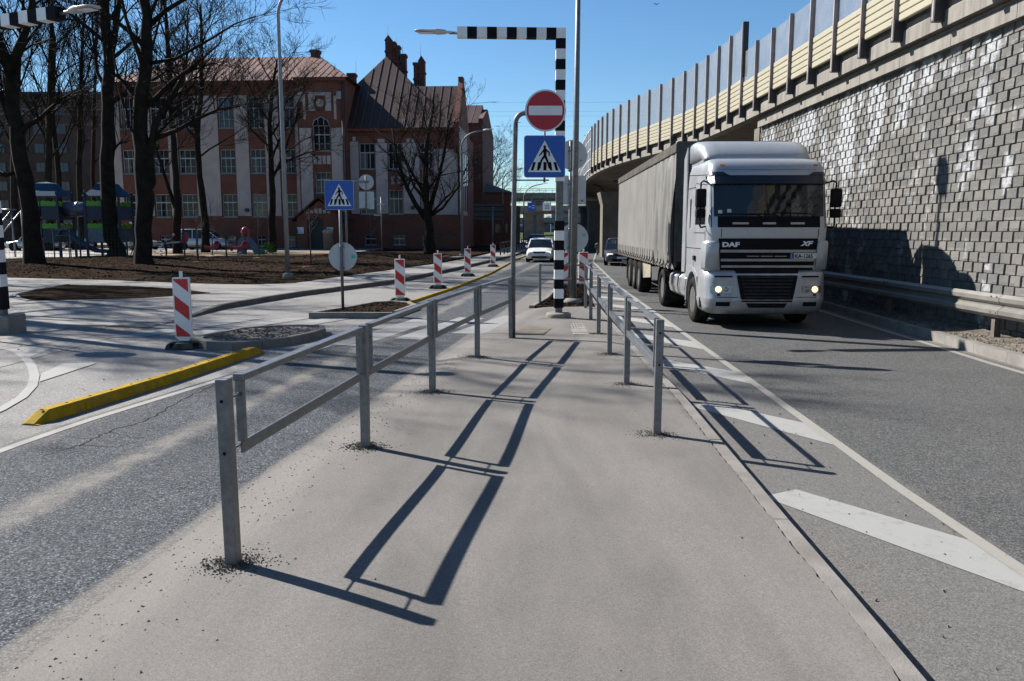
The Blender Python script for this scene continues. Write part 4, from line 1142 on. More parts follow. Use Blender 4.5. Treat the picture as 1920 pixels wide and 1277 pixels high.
# low hoop barrier inside the bed
t = thing('hoop_barrier', 'grey two rail hoop barrier standing in the gravel bed behind the striped post', 'barrier', (0.0, 20.5, 0))
for x in (0.72, 2.02):
    m = MB(); m.box(x - .03, x + .03, -.03, .03, -.05, 1.02); obj('post', m, M['galv'], t)
for z in (0.62, 0.98):
    m = MB(); m.box(0.75, 1.99, -.018, .018, z - .02, z + .02); obj('rail', m, M['galv'], t)
# tall leaning lamp pole
t = thing('light_pole', 'very tall slim grey pole on a round concrete foot in the gravel bed', 'lamp post', (1.57, 20.55, 0.0))
m = MB(); m.tube([(0, 0, 0), (0.035, 0, 4.5), (0.06, 0, 9.6)], [0.088, 0.072, 0.05], 16); obj('pole', m, M['galv_dull'], t)
m = MB(); m.lathe([(0.24, -0.02), (0.24, 0.06), (0.19, 0.12), (0.12, 0.13)], (0, 0, 0), n=24); obj('concrete_foot', m, M['concrete'], t)
m = MB(); m.box(-0.14, 0.16, -0.16, 0.16, 9.15, 9.75); obj('unseen_top_box', m, M['sign_back'], t, bevel=0.03)  # box out of view, sized and placed for the shadow it casts on the wall

# ------------------------------------------------------------------ striped portals with lamps
def lamp_head(parent, p, d, s=1.0, tilt=0.02):
    """flat street light head from p along direction d"""
    d = Vector((d[0], d[1], 0)).normalized(); a = Vector((-d.y, d.x, 0)); u = Vector((0, 0, 1))
    prof = [(0.0, 0.03, 0.03), (0.10, 0.035, 0.03), (0.16, 0.07, 0.055), (0.30, 0.11, 0.07), (0.36, 0.13, 0.045), (0.60, 0.14, 0.03), (0.72, 0.12, 0.02), (0.76, 0.06, 0.012)]
    m = MB(); R_ = []
    for x, w, h in prof:
        c = Vector(p) + d * x * s + u * (tilt * x)
        R_.append([tuple(c + a * (w * s * math.cos(t_)) + u * (h * s * (math.sin(t_) if math.sin(t_) > 0 else 0.75 * math.sin(t_)))) for t_ in [2 * math.pi * k / 14 for k in range(14)]])
    m.loft(R_); h = obj('lamp_head', m, M['sign_back'], parent, fix=True)
    m = MB(); c = Vector(p) + d * 0.53 * s + u * (tilt * .53 - 0.031 * s)
    m.poly([tuple(c + d * (i * 0.15 * s) + a * (j * 0.09 * s) - u * z) for z in (0, 0.004) for i, j in ((-1, -1), (1, -1), (1, 1), (-1, 1))], [(3, 2, 1, 0), (4, 5, 6, 7), (0, 1, 5, 4), (1, 2, 6, 5), (2, 3, 7, 6), (3, 0, 4, 7)])
    obj('lens', m, M['sign_white'], h, fix=True)
    return h
def portal(label, x, y, z, adir, H, arm, w=0.20, seg=0.222, low=None, bare=None, base_h=0.12, base_r=0.27, square=False, faces=True):
    t = thing('striped_mast', label, 'lamp post', (x, y, z))
    ad = Vector((adir[0], adir[1])).normalized(); an = math.atan2(ad.y, ad.x)
    m = MB()
    if square: m.box(-0.28, 0.28, -0.28, 0.28, -0.03, base_h)
    else: m.lathe([(base_r, -0.03), (base_r, base_h * .8), (base_r * .8, base_h)], (0, 0, 0), n=28)
    obj('concrete_foot', m, M['concrete'], t, bevel=0.02)
    m = MB(); m.box(-0.075, 0.075, -0.075, 0.075, base_h, H - w * .5, rot=0)
    core = obj('mast', m, M['galv_dull'], t)
    zs = base_h + 0.10
    m = MB(); m.box(-w / 2, w / 2, -w / 2, w / 2, zs, zs + 0.2); obj('dark_sleeve', m, M['black'], t)
    z0 = zs + 0.2; i = 0; n = int(round((H - z0) / seg)); sg = (H - z0) / n
    wm = MB(); bm_ = MB()
    for i in range(n):
        a, b = z0 + i * sg + 0.001, z0 + (i + 1) * sg - 0.001
        if bare and bare[0] < (a + b) / 2 < bare[1]: continue
        m = MB(); m.box(-w / 2, w / 2, -w / 2, w / 2, a, b)
        obj('stripe_band', m, M['white'] if (n - 1 - i) % 2 == 0 else M['black'], t)
    # arm
    na = int(round(arm / seg)); sa = arm / na
    for k in range(na):
        a, b = w / 2 + k * sa + .001, w / 2 + (k + 1) * sa - .001
        m = MB(); m.box(a, b, -w / 2, w / 2, H - w, H)
        o = obj('stripe_band', m, M['black'] if k % 2 == 0 else M['white'], t); o.rotation_euler = (0, 0, an)
    e = Vector((ad.x, ad.y, 0)) * (w / 2 + arm)
    m = MB(); m.tube([tuple(e + Vector((0, 0, H - w * .55))), tuple(e + Vector((ad.x, ad.y, 0)) * .16 + Vector((0, 0, H - w * .52)))], 0.03, 8); obj('lamp_neck', m, M['galv_dull'], t)
    lamp_head(t, e + Vector((ad.x, ad.y, 0)) * .10 + Vector((0, 0, H - w * .5)), ad, 1.0, 0.03)
    return t
portal('black and white striped mast in mid island with arm and street lamp reaching left', 1.00, 17.1, 0.0, (-1, -0.05), 5.95, 2.02, bare=(2.08, 2.95), w=0.20, seg=0.205)
portal('black and white striped mast at the far left edge on a square concrete block', -9.53, 14.87, -0.04, (0.915, -0.40), 5.60, 2.06, w=0.20, base_h=0.34, square=True)
t = thing('sign_post', 'round sign on its pole at the left edge, seen from behind', 'traffic sign', (-9.12, 13.8, -0.04), R(32))
m = MB(); m.tube([(0, 0, 0), (0, 0, 3.0)], 0.035, 10); obj('pole', m, M['galv_dull'], t)
back_disc(t, 0.0, 2.6, 0.36, 0.045)

# ------------------------------------------------------------------ street lamps
def street_lamp(label, x, y, z, h, reach, d, r0=0.09, r1=0.05, foot=True, mat='galv_dull'):
    t = thing('street_lamp', label, 'lamp post', (x, y, z), 0, 'curved grey street lamps')
    d = Vector((d[0], d[1], 0)).normalized(); pts = [Vector((0, 0, 0)), Vector((0, 0, h * .5)), Vector((0, 0, h - reach * .8))]
    for j in range(1, 7):
        a = R(78 * j / 6); pts.append(Vector((0, 0, h - reach * .8)) + d * (reach * .8 * (1 - math.cos(a))) + Vector((0, 0, reach * .72 * math.sin(a))))
    pts.append(pts[-1] + d * (reach * .4) + Vector((0, 0, reach * .08)))
    rr = [r0, (r0 + r1) / 2, r1 * 1.1] + [r1] * (len(pts) - 3)
    m = MB(); m.tube(pts, rr, 12); obj('pole', m, M[mat], t)
    if foot:
        m = MB(); m.lathe([(r0 * 2.1, 0), (r0 * 2.0, 0.22), (r0 * 1.2, 0.26)], (0, 0, 0), n=16); obj('foot', m, M['concrete'], t)
    lamp_head(t, pts[-1] - d * .1, d, 1.05, 0.12)
    return t
street_lamp('tall pale lamp post on the sidewalk in front of the school', -8.05, 28.8, 0.09, 10.15, 1.3, (1, -0.2), mat='pole_white', r0=0.09, r1=0.055)
street_lamp('curved lamp post at the sidewalk beside the big bare tree before the tiled roof', -3.25, 52.5, 0.09, 8.1, 1.35, (1, -0.1), r0=0.10, r1=0.055)
street_lamp('thin curved lamp post beyond the low brick building', -0.95, 82, 0.08, 8.0, 1.9, (1, 0), r0=0.09, r1=0.05)
street_lamp('most distant curved lamp post in front of the road ramps', 1.6, 112, 0.05, 8.2, 2.6, (1, 0), r0=0.10, r1=0.06)
t = thing('lamp_post', 'slim park lamp with two small white heads before the school', 'lamp post', (-10.0, 62, 0.2))
m = MB(); m.tube([(0, 0, 0), (0, 0, 4.2)], 0.05, 8); obj('pole', m, M['galv_dull'], t)
m = MB(); m.box(-0.55, -0.06, -.1, .1, 2.78, 2.86); m.box(-0.3, 0.3, -.1, .1, 3.6, 3.66); obj('lamp_head', m, M['white'], t)

# dark back of a road information board
t = thing('road_board', 'large dark road board seen from behind in front of the low brick building', 'traffic sign', (-2.35, 72, 0.05))
m = MB(); m.tube([(0.65, 0, 0), (0.65, 0, 3.9)], 0.08, 8); obj('pole', m, M['galv_dull'], t)
m = MB(); m.box(-1.05, 1.65, 0.05, 0.12, 2.75, 4.15); obj('board', m, M['post_dark'], t)
m = MB()
for z in (3.0, 3.45, 3.9): m.box(-1.05, 1.65, 0.0, 0.05, z - .03, z + .03)
obj('rib', m, M['black'], t)
# ------------------------------------------------------------------ the truck
def silver_paint(name, base=(0.35, 0.362, 0.38), dirtc=(0.19, 0.17, 0.145)):
    n = NT(name); v = n.objc(); x, y, z = n.sep(v)[0:3]
    a = n.noise(v, 1.6, 6, 0.7, 0.6); b = n.noise(n.comb(n.math('MULTIPLY', x, 5), n.math('MULTIPLY', y, 5), n.math('MULTIPLY', z, .7)), 2.0, 4, 0.7)
    low = n.ramp(z, 0.2, 1.7, 0.8, 0.12)
    cc = n.mix(n.math('MULTIPLY', n.ramp(n.math('ADD', n.math('MULTIPLY', a, 0.55), n.math('MULTIPLY', b, 0.45)), 0.38, 0.66), low), base, dirtc)
    n.col(cc); n.metal(0.4); n.rough(n.ramp(a, 0.3, 0.7, 0.28, 0.45)); n.b.inputs['Coat Weight'].default_value = 0.25; n.b.inputs['Coat Roughness'].default_value = 0.2
    return n.m
M['truck'] = silver_paint('truck_silver')
M['plastic'] = simple('black_plastic', (0.010, 0.010, 0.011), 0.75, var=0.3, dirt=(0.04, 0.035, 0.03), dirt_amt=0.2)
M['gloss_black'] = simple('black_grille_paint', (0.008, 0.008, 0.010), 0.74, var=0.2, dirt=(0.03, 0.028, 0.025), dirt_amt=0.25)
M['visor'] = simple('dark_blue_visor', (0.010, 0.011, 0.018), 0.3, var=0.2)
def glass():
    n = NT('windscreen'); v = n.objc(); a = n.noise(v, 3, 5, 0.7)
    n.col(n.mix(n.ramp(a, 0.5, 0.8, 0, 0.25), (0.010, 0.012, 0.013), (0.05, 0.05, 0.047))); n.rough(n.ramp(a, 0.4, 0.8, 0.02, 0.08)); n.b.inputs['Specular IOR Level'].default_value = 0.55
    n.b.inputs['IOR'].default_value = 1.45
    return n.m
M['windscreen'] = glass()
M['lamp_on'] = simple('headlamp_lit', (0.9, 0.85, 0.7), 0.2, emit=((1.0, 0.60, 0.26), 0.95))
M['lamp_on_dim'] = simple('headlamp_dim', (0.9, 0.85, 0.7), 0.2, emit=((1.0, 0.88, 0.7), 0.55))
M['lamp_glass'] = simple('headlamp_glass', (0.22, 0.23, 0.24), 0.12, 0.6, var=0.3, scale=30)
M['amber'] = simple('amber_marker', (0.35, 0.12, 0.02), 0.3)
M['plate'] = simple('plate_white', (0.55, 0.56, 0.56), 0.5)
M['plate_blue'] = simple('plate_blue', (0.02, 0.07, 0.32), 0.5)
M['chrome'] = simple('bar_silver', (0.30, 0.30, 0.30), 0.35, 0.5, var=0.1, dirt=(0.25, 0.22, 0.19), dirt_amt=0.5)
M['tyre'] = simple('tyre', (0.014, 0.0135, 0.013), 0.85, var=0.3, dirt=(0.05, 0.044, 0.037), dirt_amt=0.5, scale=5)
M['rim'] = simple('dirty_rim', (0.10, 0.095, 0.09), 0.6, 0.4, var=0.3, scale=9, dirt=(0.055, 0.048, 0.04), dirt_amt=0.7)
def tarp():
    n = NT('curtain_tarp'); v = n.objc(); x, y, z = n.sep(v)[0:3]
    a = n.noise(n.comb(0.0, n.math('MULTIPLY', y, 0.8), n.math('MULTIPLY', z, 0.25)), 2.6, 5, 0.65)
    b = n.noise(v, 0.9, 5, 0.65)
    cc = n.mix(n.ramp(b, 0.3, 0.75), (0.135, 0.13, 0.12), (0.175, 0.166, 0.152)); cc = n.mix(n.ramp(a, 0.45, 0.75, 0, 0.35), cc, (0.10, 0.098, 0.096))
    cc = n.mix(n.ramp(z, 1.1, 1.5, 0.5, 0), cc, (0.15, 0.135, 0.11))
    n.col(cc); n.rough(0.55); n.bump(a, 0.5, 0.05); return n.m
M['tarp'] = tarp()
M['tarp_dark'] = simple('tarp_headboard', (0.045, 0.055, 0.06), 0.6, var=0.3)
M['canvas_edge'] = simple('roof_canvas', (0.075, 0.07, 0.062), 0.8, var=0.3, scale=3)

YFT = [(1.10, 0.17), (1.24, 0.13), (2.04, 0.05), (2.10, 0.06), (2.95, 0.21), (3.06, 0.23), (3.25, 0.28), (3.36, 0.36), (3.43, 0.50), (3.47, 0.75), (3.48, 1.0)]
HWT = [(1.10, 1.20), (2.05, 1.215), (2.95, 1.195), (3.25, 1.175), (3.38, 1.145), (3.44, 1.09), (3.48, 0.98)]
def S(x, z, e=0.0, r=0.17):
    yf, hw = interp(YFT, z), interp(HWT, z); t = abs(x)
    y = yf + 0.05 * (x / hw) ** 2
    if t > hw - r: y += r - math.sqrt(max(0, r * r - (t - (hw - r)) ** 2))
    return y - e
def panel(parent, name, x0, x1, z0, z1, e, mat, nx=10, nz=4, f=S, thick=0.03, e_top=None, **kw):
    """plate that follows the cab front, between x0..x1 (functions of t) and z0..z1"""
    X0 = x0 if callable(x0) else (lambda z: x0); X1 = x1 if callable(x1) else (lambda z: x1)
    m = MB(); P = []; F = []
    for j in range(nz + 1):
        t = j / nz; z = z0 + (z1 - z0) * t; ee = e + ((e_top - e) * t if e_top is not None else 0)
        for i in range(nx + 1):
            x = X0(z) + (X1(z) - X0(z)) * i / nx; P.append((x, f(x, z) - ee, z))
    B = len(P); P += [(p[0], p[1] + thick + (e if e > 0 else 0), p[2]) for p in P]
    w = nx + 1
    for j in range(nz):
        for i in range(nx):
            a = j * w + i; F.append((a, a + 1, a + w + 1, a + w)); F.append((B + a, B + a + w, B + a + w + 1, B + a + 1))
    for i in range(nx): F.append((i + 1, i, B + i, B + i + 1)); a = nz * w + i; F.append((a, a + 1, B + a + 1, B + a))
    for j in range(nz): a = j * w; F.append((a, a + w, B + a + w, B + a)); a = j * w + nx; F.append((a + w, a, B + a, B + a + w))
    m.poly(P, F, False)
    o = obj(name, m, mat, parent, **kw)
    return o
def text_mesh(parent, name, body, size, x, y, z, mat, ex=0.004, shear=0.0, bold=0.0, sx=1.0, rz=0.0):
    cu = bpy.data.curves.new(name, 'FONT'); cu.body = body; cu.size = size; cu.extrude = ex; cu.shear = shear; cu.offset = bold; cu.resolution_u = 3
    tmp = bpy.data.objects.new('tmp', cu); COL.objects.link(tmp)
    bpy.context.view_layer.update()
    me = bpy.data.meshes.new_from_object(tmp.evaluated_get(bpy.context.evaluated_depsgraph_get()))
    bpy.data.objects.remove(tmp)
    me.materials.clear(); me.materials.append(mat)
    o = bpy.data.objects.new(name, me); COL.objects.link(o); o.parent = parent; o.location = (x, y, z); o.rotation_euler = (math.pi / 2, 0, rz); o.scale = (sx, 1, 1)
    return o
def wheel(parent, x, y, z, r, w, side, name='wheel', rim=True, truck=True, n=32):
    """side -1: outer face towards -x"""
    t = thing(name, None, None, (x, y, z)); t.parent = parent
    m = MB(); k = r * 0.60
    prof = [(k, side * w * 0.0), (k, side * w * .48), (r * .80, side * w * .52), (r * .95, side * w * .47), (r, side * w * .36), (r, -side * w * .36), (r * .95, -side * w * .5), (k, -side * w * .5)]
    m.lathe(prof, (0, 0, 0), axis='x', n=n); obj('tyre', m, M['tyre'], t, fix=True)
    m = MB()
    if truck:
        prof = [(k + .005, side * w * .44), (k * .93, side * w * .44), (k * .86, side * w * .25), (k * .62, side * w * .12), (k * .55, side * w * .18), (k * .3, side * w * .30), (k * .26, side * w * .42), (0.001, side * w * .44)]
    else:
        prof = [(k + .005, side * w * .44), (k * .92, side * w * .42), (k * .85, side * w * .2), (k * .3, side * w * .3), (0.001, side * w * .34)]
    m.lathe(prof, (0, 0, 0), axis='x', n=n); rm = obj('rim', m, M['rim'], t, fix=True)
    return t

truck = thing('articulated_truck', 'silver truck with grey curtain sided trailer driving towards us with headlamps on', 'truck', (5.165, 16.15, z_right(17)), R(-0.3))
# cab shell
zs = [1.10, 1.24, 1.6, 2.04, 2.10, 2.4, 2.7, 2.95, 3.06, 3.15, 3.25, 3.31, 3.36, 3.40, 3.43, 3.455, 3.47, 3.48]
rings = []
for z in zs:
    hw = interp(HWT, z); xs_ = [hw * math.sin(R(a)) if abs(a) > 60 else 0 for a in (0,)]
    xs_ = [-hw, -hw + .008, -hw + .03, -hw + .07, -hw + .12, -hw + .17, -.75, -.5, -.25, 0, .25, .5, .75, hw - .17, hw - .12, hw - .07, hw - .03, hw - .008, hw]
    R_ = [(x, S(x, z), z) for x in xs_]
    yb = 2.28 - (0.04 if z > 3.3 else 0); top = interp([(3.2, 0), (3.48, 0.3)], z)
    R_ += [(hw, yb - 0.12, z), (hw - .04, yb - .03, z), (hw - .12, yb, z), (0, yb, z), (-hw + .12, yb, z), (-hw + .04, yb - .03, z), (-hw, yb - 0.12, z)]
    rings.append(R_)
m = MB(); m.loft(rings); cab = obj('cab', m, M['truck'], truck, fix=True)
# seams and steps pressed into the side
for sd in (-1, 1):
    for (y0, z0, y1, z1) in ((0.36, 1.15, 0.36, 2.0), (1.42, 1.15, 1.42, 2.9), (0.36, 1.62, 1.42, 1.62), (0.40, 2.92, 1.42, 3.0), (1.42, 1.62, 2.2, 1.62), (1.42, 2.92, 2.2, 2.92), (0.45, 3.12, 2.2, 3.22), (0.38, 1.95, 1.42, 1.95), (1.50, 2.92, 1.50, 3.4)):
        hw0, hw1 = interp(HWT, z0), interp(HWT, z1)
        m = MB(); m.bar((sd * (hw0 + .0005), y0, z0), (sd * (hw1 + .0005), y1, z1), 0.012, 0.012); obj('panel_seam', m, M['plastic'], cab)
for sd in (-1, 1):
    m = MB(); m.prism([(0.40, 2.02), (0.40, 2.30), (0.55, 2.84), (1.32, 2.84), (1.32, 2.02), (0.75, 1.98)], sd * 1.196, sd * 1.2135, 'yz'); obj('side_window', m, M['windscreen'], cab, fix=True)
    m = MB(); m.box(sd * 1.205 - .012, sd * 1.205 + .012, 1.78, 1.86, 2.05, 2.68); obj('side_vent', m, M['plastic'], cab)
    m = MB(); m.box(sd * 1.225 - .02, sd * 1.225 + .02, 1.18, 1.36, 1.36, 1.46); obj('door_handle', m, M['plastic'], cab, bevel=0.01)
# front: windscreen surround, glass, visor, grille
panel(cab, 'windscreen_surround', -1.15, 1.15, 2.06, 2.97, 0.006, M['gloss_black'], nx=16)
panel(cab, 'windscreen', -1.10, 1.10, 2.28, 2.94, 0.011, M['windscreen'], nx=20, nz=8)
vis = panel(cab, 'visor', lambda z: -1.19, lambda z: 1.19, 2.93, 3.10, 0.10, M['visor'], nx=24, thick=0.06, e_top=0.03)
for sd in (-1, 1):
    m = MB(); P = []
    panel(vis, 'visor_corner', lambda z, s=sd: (-1.16 if s < 0 else 0.80 - (3.10 - z) * 1.5), lambda z, s=sd: (-0.80 + (3.10 - z) * 1.5 if s < 0 else 1.16), 3.10, 3.17, 0.035, M['visor'], nx=8, nz=2, e_top=0.012)
m = MB()
for x0, x1, z in ((-1.02, -0.10, 2.31), (-0.45, 0.25, 2.31), (0.05, 0.95, 2.33)):
    m.tube([(x0, S(x0, z + .06) - .03, z + .06 - 0.04), ((x0 + x1) / 2, S((x0 + x1) / 2, z) - .035, z + .02), (x1 - .12, S(x1, z) - .03, z - .0), (x1 + .05, S(x1, z - .13) - .02, z - .14)], 0.009, 6)
obj('wiper', m, M['plastic'], cab)
for x0, x1 in ((-0.74, -0.42), (-0.14, 0.12), (0.42, 0.70)):
    panel(cab, 'wiper_step', x0, x1, 2.12, 2.16, 0.03, M['chrome'], nx=3, nz=1)
for x in (-0.92, 0.96): panel(cab, 'roof_marker', x - .045, x + .045, 3.295, 3.325, 0.012, M['amber'], nx=2, nz=1)
m = MB()
for x in (-0.95, 1.0):
    m = MB(); m.bar((x, S(x, 1.86) - .0005, 1.86), (x, S(x, 2.03) - .0005, 2.03), 0.012, 0.012); obj('panel_seam', m, M['plastic'], cab)
m = MB(); m.bar((-0.95, S(0, 3.2) - .02, 3.215), (0.95, S(0, 3.2) - .02, 3.215), 0.006, 0.006)
obj('panel_seam', m, M['plastic'], cab)
gx = lambda z: -1.0 + (1.84 - z) * 0.10
grl = panel(cab, 'upper_grille', lambda z: gx(z), lambda z: -gx(z), 1.20, 1.84, 0.02, M['gloss_black'], nx=14)
for z, h in ((1.585, 0.055), (1.405, 0.05), (1.275, 0.045)): panel(grl, 'grille_bar', lambda q: gx(q) + .015, lambda q: -gx(q) - .015, z - h / 2, z + h / 2, 0.055, M['chrome'], nx=14, nz=1)
for a in (-0.42, -0.14, 0.14): panel(grl, 'grille_bar', a, a + 0.24, 1.475, 1.49, 0.03, M['chrome'], nx=3, nz=1)
text_mesh(cab, 'lettering', 'DAF', 0.125, -0.93, S(-.8, 1.7) - .024, 1.675, M['sign_white'], bold=0.006, sx=1.45, rz=R(-4))
text_mesh(cab, 'lettering', 'XF', 0.125, 0.66, S(.66, 1.7) - .032, 1.695, M['sign_white'], bold=0.006, shear=0.35, sx=1.35, rz=R(4))
pl = panel(cab, 'number_plate', 0.46, 0.98, 1.435, 1.545, 0.065, M['plate'], nx=2, nz=1)
panel(pl, 'plate_blue_strip', 0.462, 0.515, 1.437, 1.543, 0.067, M['plate_blue'], nx=1, nz=1)
text_mesh(pl, 'lettering', 'KA-1265', 0.108, 0.530, S(.53, 1.49) - .074, 1.452, M['black'], ex=0.001, bold=0.002, sx=0.95, rz=R(3.5))
# stickers on the glass
for x, z in ((-0.98, 2.37), (-0.80, 2.39)): panel(cab, 'sticker', x - .04, x + .04, z - .035, z + .035, 0.0135, M['sign_back'] if x > -.9 else M['plate'], nx=1, nz=1)
# corner wind deflectors
for sd in (-1, 1):
    rg = []
    for z, g in ((1.20, 0.03), (1.24, 0.0), (1.50, -0.005), (1.74, 0.0), (1.79, 0.035)):
        rg.append([(sd * (0.99 + g), S(.99, z) - 0.045 + g, z), (sd * (1.12), S(1.1, z) - 0.055 + g, z), (sd * (1.235 - g * .3), S(1.05, z) + 0.04 + g, z), (sd * (1.275 - g), S(1.05, z) + 0.22, z), (sd * (1.265 - g), 0.46 - g, z), (sd * (1.15), 0.46, z), (sd * 1.0, 0.3, z)])
    m = MB(); m.loft(rg); obj('corner_deflector', m, M['truck'], cab, fix=True, bevel=0.008)
# bumper
YB = [(0.30, 0.16), (0.38, 0.06), (0.60, 0.00), (0.66, 0.02), (1.12, 0.055), (1.19, 0.11)]
HB = [(0.30, 1.10), (0.38, 1.20), (0.60, 1.245), (1.1, 1.245), (1.19, 1.21)]
def SB(x, z, e=0.0, r=0.26):
    yf, hw = interp(YB, z), interp(HB, z); t = abs(x); y = yf + 0.07 * (x / hw) ** 2
    if t > hw - r: y += r - math.sqrt(max(0, r * r - (t - (hw - r)) ** 2))
    return y
rings = []
for z in (0.30, 0.33, 0.38, 0.46, 0.60, 0.655, 0.66, 0.80, 1.0, 1.12, 1.16, 1.19):
    hw = interp(HB, z); xs_ = [-hw, -hw + .012, -hw + .05, -hw + .11, -hw + .18, -hw + .26, -.6, -.3, 0, .3, .6, hw - .26, hw - .18, hw - .11, hw - .05, hw - .012, hw]
    rings.append([(x, SB(x, z), z) for x in xs_] + [(hw, 0.78 if z > .62 else 0.86, z), (hw - .3, 0.88, z), (-hw + .3, 0.88, z), (-hw, 0.78 if z > .62 else 0.86, z)])
m = MB(); m.loft(rings); bump = obj('bumper', m, M['truck'], truck, fix=True)
m = MB(); m.bar((-1.0, SB(1.0, .655) - .001, .655), (-.58, SB(.58, .655) - .001, .655), .01, .012); obj('panel_seam', m, M['plastic'], bump)
m = MB(); m.bar((.58, SB(.58, .655) - .001, .655), (1.0, SB(1.0, .655) - .001, .655), .01, .012)
obj('panel_seam', m, M['plastic'], bump)
lg = lambda z: -0.50 - (z - 0.5) * 0.20
low = panel(bump, 'lower_grille', lambda z: lg(z), lambda z: -lg(z), 0.56, 1.22, 0.012, M['plastic'], nx=10, f=SB)
for k in range(7):
    z = 0.64 + k * 0.068; panel(low, 'grille_bar', lambda q: lg(q) + .08, lambda q: -lg(q) - .08, z, z + 0.03, 0.03, M['rubber'], nx=8, nz=1, f=SB)
panel(bump, 'air_slot', lambda z: -0.36 - (z - .44) * .6, lambda z: 0.36 + (z - .44) * .6, 0.44, 0.535, 0.004, M['black'], nx=4, nz=1, f=SB)
for sd in (-1, 1):
    a, b = (sd * 1.02, sd * 0.74) if sd < 0 else (0.74, 1.02)
    panel(bump, 'fog_slot', a, b, 0.47, 0.56, 0.004, M['black'], nx=4, nz=1, f=SB)
    a, b = (-1.06, -0.70) if sd < 0 else (0.70, 1.06)
    panel(bump, 'recess', a, b, 0.99, 1.09, 0.003, M['chrome'], nx=5, nz=1, f=SB); panel(bump, 'recess', a, b, 1.055, 1.09, 0.006, M['plastic'], nx=5, nz=1, f=SB)
    hl = panel(bump, 'headlamp', (lambda z, s=sd: -1.13 if s < 0 else 0.72 - (z - .74) * .2), (lambda z, s=sd: -0.72 + (z - .74) * .2 if s < 0 else 1.13), 0.745, 0.885, 0.006, M['lamp_glass'], nx=6, nz=2, f=SB)
    for xc, r, mt, yy in ((0.975, 0.064, 'lamp_on', .02), (0.82, 0.050, 'chrome', .014)):
        m = MB(); m.lathe([(r, 0.0), (r * .9, -0.012), (0.001, -0.016)], (sd * xc, SB(sd * xc, .815) - yy + .010, 0.815), axis='y', n=20); obj('lamp_reflector', m, M[mt], hl, fix=True)
    m = MB(); m.box(sd * .97 - .03, sd * .97 + .03, SB(.97, .7) - .01, SB(.97, .7) + .02, 0.685, 0.72); obj('tow_cap', m, M['black'], bump)
    # step and wing beside the wheel
    m = MB(); m.box(sd * 1.235 - .01, sd * 1.235 + .01, 0.50, 0.62, 0.40, 0.62); obj('step', m, M['plastic'], bump)
# wheel arch wings
for sd in (-1, 1):
    m = MB(); P = []
    cx, r0, r1 = 1.42, 0.56, 0.62
    for j in range(13):
        a = R(-8 + 188 * j / 12 - 0); P.append((cx + r1 * math.cos(a) * 1.02, 0.52 + r1 * math.sin(a) * 1.08))
    Q = [(cx + r0 * math.cos(R(-8 + 188 * j / 12)), 0.52 + r0 * math.sin(R(-8 + 188 * j / 12)) * 1.06) for j in range(13)]
    for j in range(12):
        m.poly([(sd * 0.82, *P[j]), (sd * 0.82, *P[j + 1]), (sd * 1.235, *P[j + 1]), (sd * 1.235, *P[j]), (sd * 0.82, *Q[j]), (sd * 0.82, *Q[j + 1]), (sd * 1.235, *Q[j + 1]), (sd * 1.235, *Q[j])],
               [(0, 1, 2, 3), (7, 6, 5, 4), (3, 2, 6, 7), (0, 4, 5, 1)])
    obj('wheel_arch', m, M['truck'] if sd < 0 else M['truck'], cab, fix=True)
    m = MB(); m.prism([(0.62, 1.22), (0.62, 1.06)] + [(cx - 0.62 * math.cos(R(a)), 0.52 + 0.66 * math.sin(R(a))) for a in (50, 70, 90, 110, 130)] + [(2.15, 0.95), (2.15, 1.22)], sd * 1.15, sd * 1.212, 'yz'); obj('lower_side', m, M['truck'], cab, fix=True)
    m = MB(); m.box(sd * 1.0 - .2, sd * 1.0 + .2, 0.80, 0.92, 0.42, 1.1); m.box(sd * 1.0 - .2, sd * 1.0 + .2, 2.02, 2.12, 0.28, 1.1); obj('mud_flap', m, M['plastic'], cab)
    # mirrors
    mr = thing('mirror', None, None); mr.parent = cab
    m = MB(); x0 = sd * 1.36
    m.tube([(sd * 1.19, 0.30, 2.95), (sd * 1.30, 0.24, 2.99), (x0, 0.22, 2.95), (x0, 0.22, 2.86)], 0.018, 8); m.tube([(x0, 0.22, 2.22), (x0, 0.23, 2.10), (sd * 1.33, 0.26, 2.06), (sd * 1.20, 0.34, 2.08)], 0.018, 8); m.tube([(x0, .24, 2.9), (x0, .24, 2.15)], 0.016, 6)
    obj('mirror_arm', m, M['plastic'], mr)
    for z0, z1, w in ((2.46, 2.83, 0.20), (2.25, 2.43, 0.19)):
        m = MB(); m.prism(round_rect(x0, (z0 + z1) / 2, w, z1 - z0, 0.04), 0.13, 0.28, 'xz'); obj('mirror_housing', m, M['plastic'], mr, bevel=0.02, fix=True)
# roof spoiler
rg = []
for t, y, hw, zt in ((0, 0.98, 1.04, 3.50), (1, 1.05, 1.10, 3.62), (2, 1.30, 1.13, 3.80), (3, 1.6, 1.15, 3.90), (4, 1.95, 1.16, 3.945), (5, 2.30, 1.16, 3.95)):
    R_ = []
    for sx in (-1, 1):
        pts = [(hw, 3.49), (hw + .01, zt - .17), (hw - .02, zt - .07), (hw - .09, zt - .015), (hw - .30, zt)]
        if sx > 0: pts = pts[::-1]
        R_ += [(sx * a, y, max(3.488, b)) for a, b in pts]
    rg.append(R_)
m = MB(); m.loft(rg); obj('roof_spoiler', m, M['truck'], cab, fix=True)
m = MB()
m.box(-1.12, 1.12, 1.12, 2.25, 3.38, 3.50); obj('roof_base', m, M['truck'], cab)
for sd in (-1, 1):
    m = MB(); m.prism([(2.29, 1.05), (2.62, 1.05), (2.62, 3.60), (2.29, 3.85)], sd * 1.19, sd * 1.215, 'yz'); obj('side_fairing', m, M['truck'], cab, fix=True)
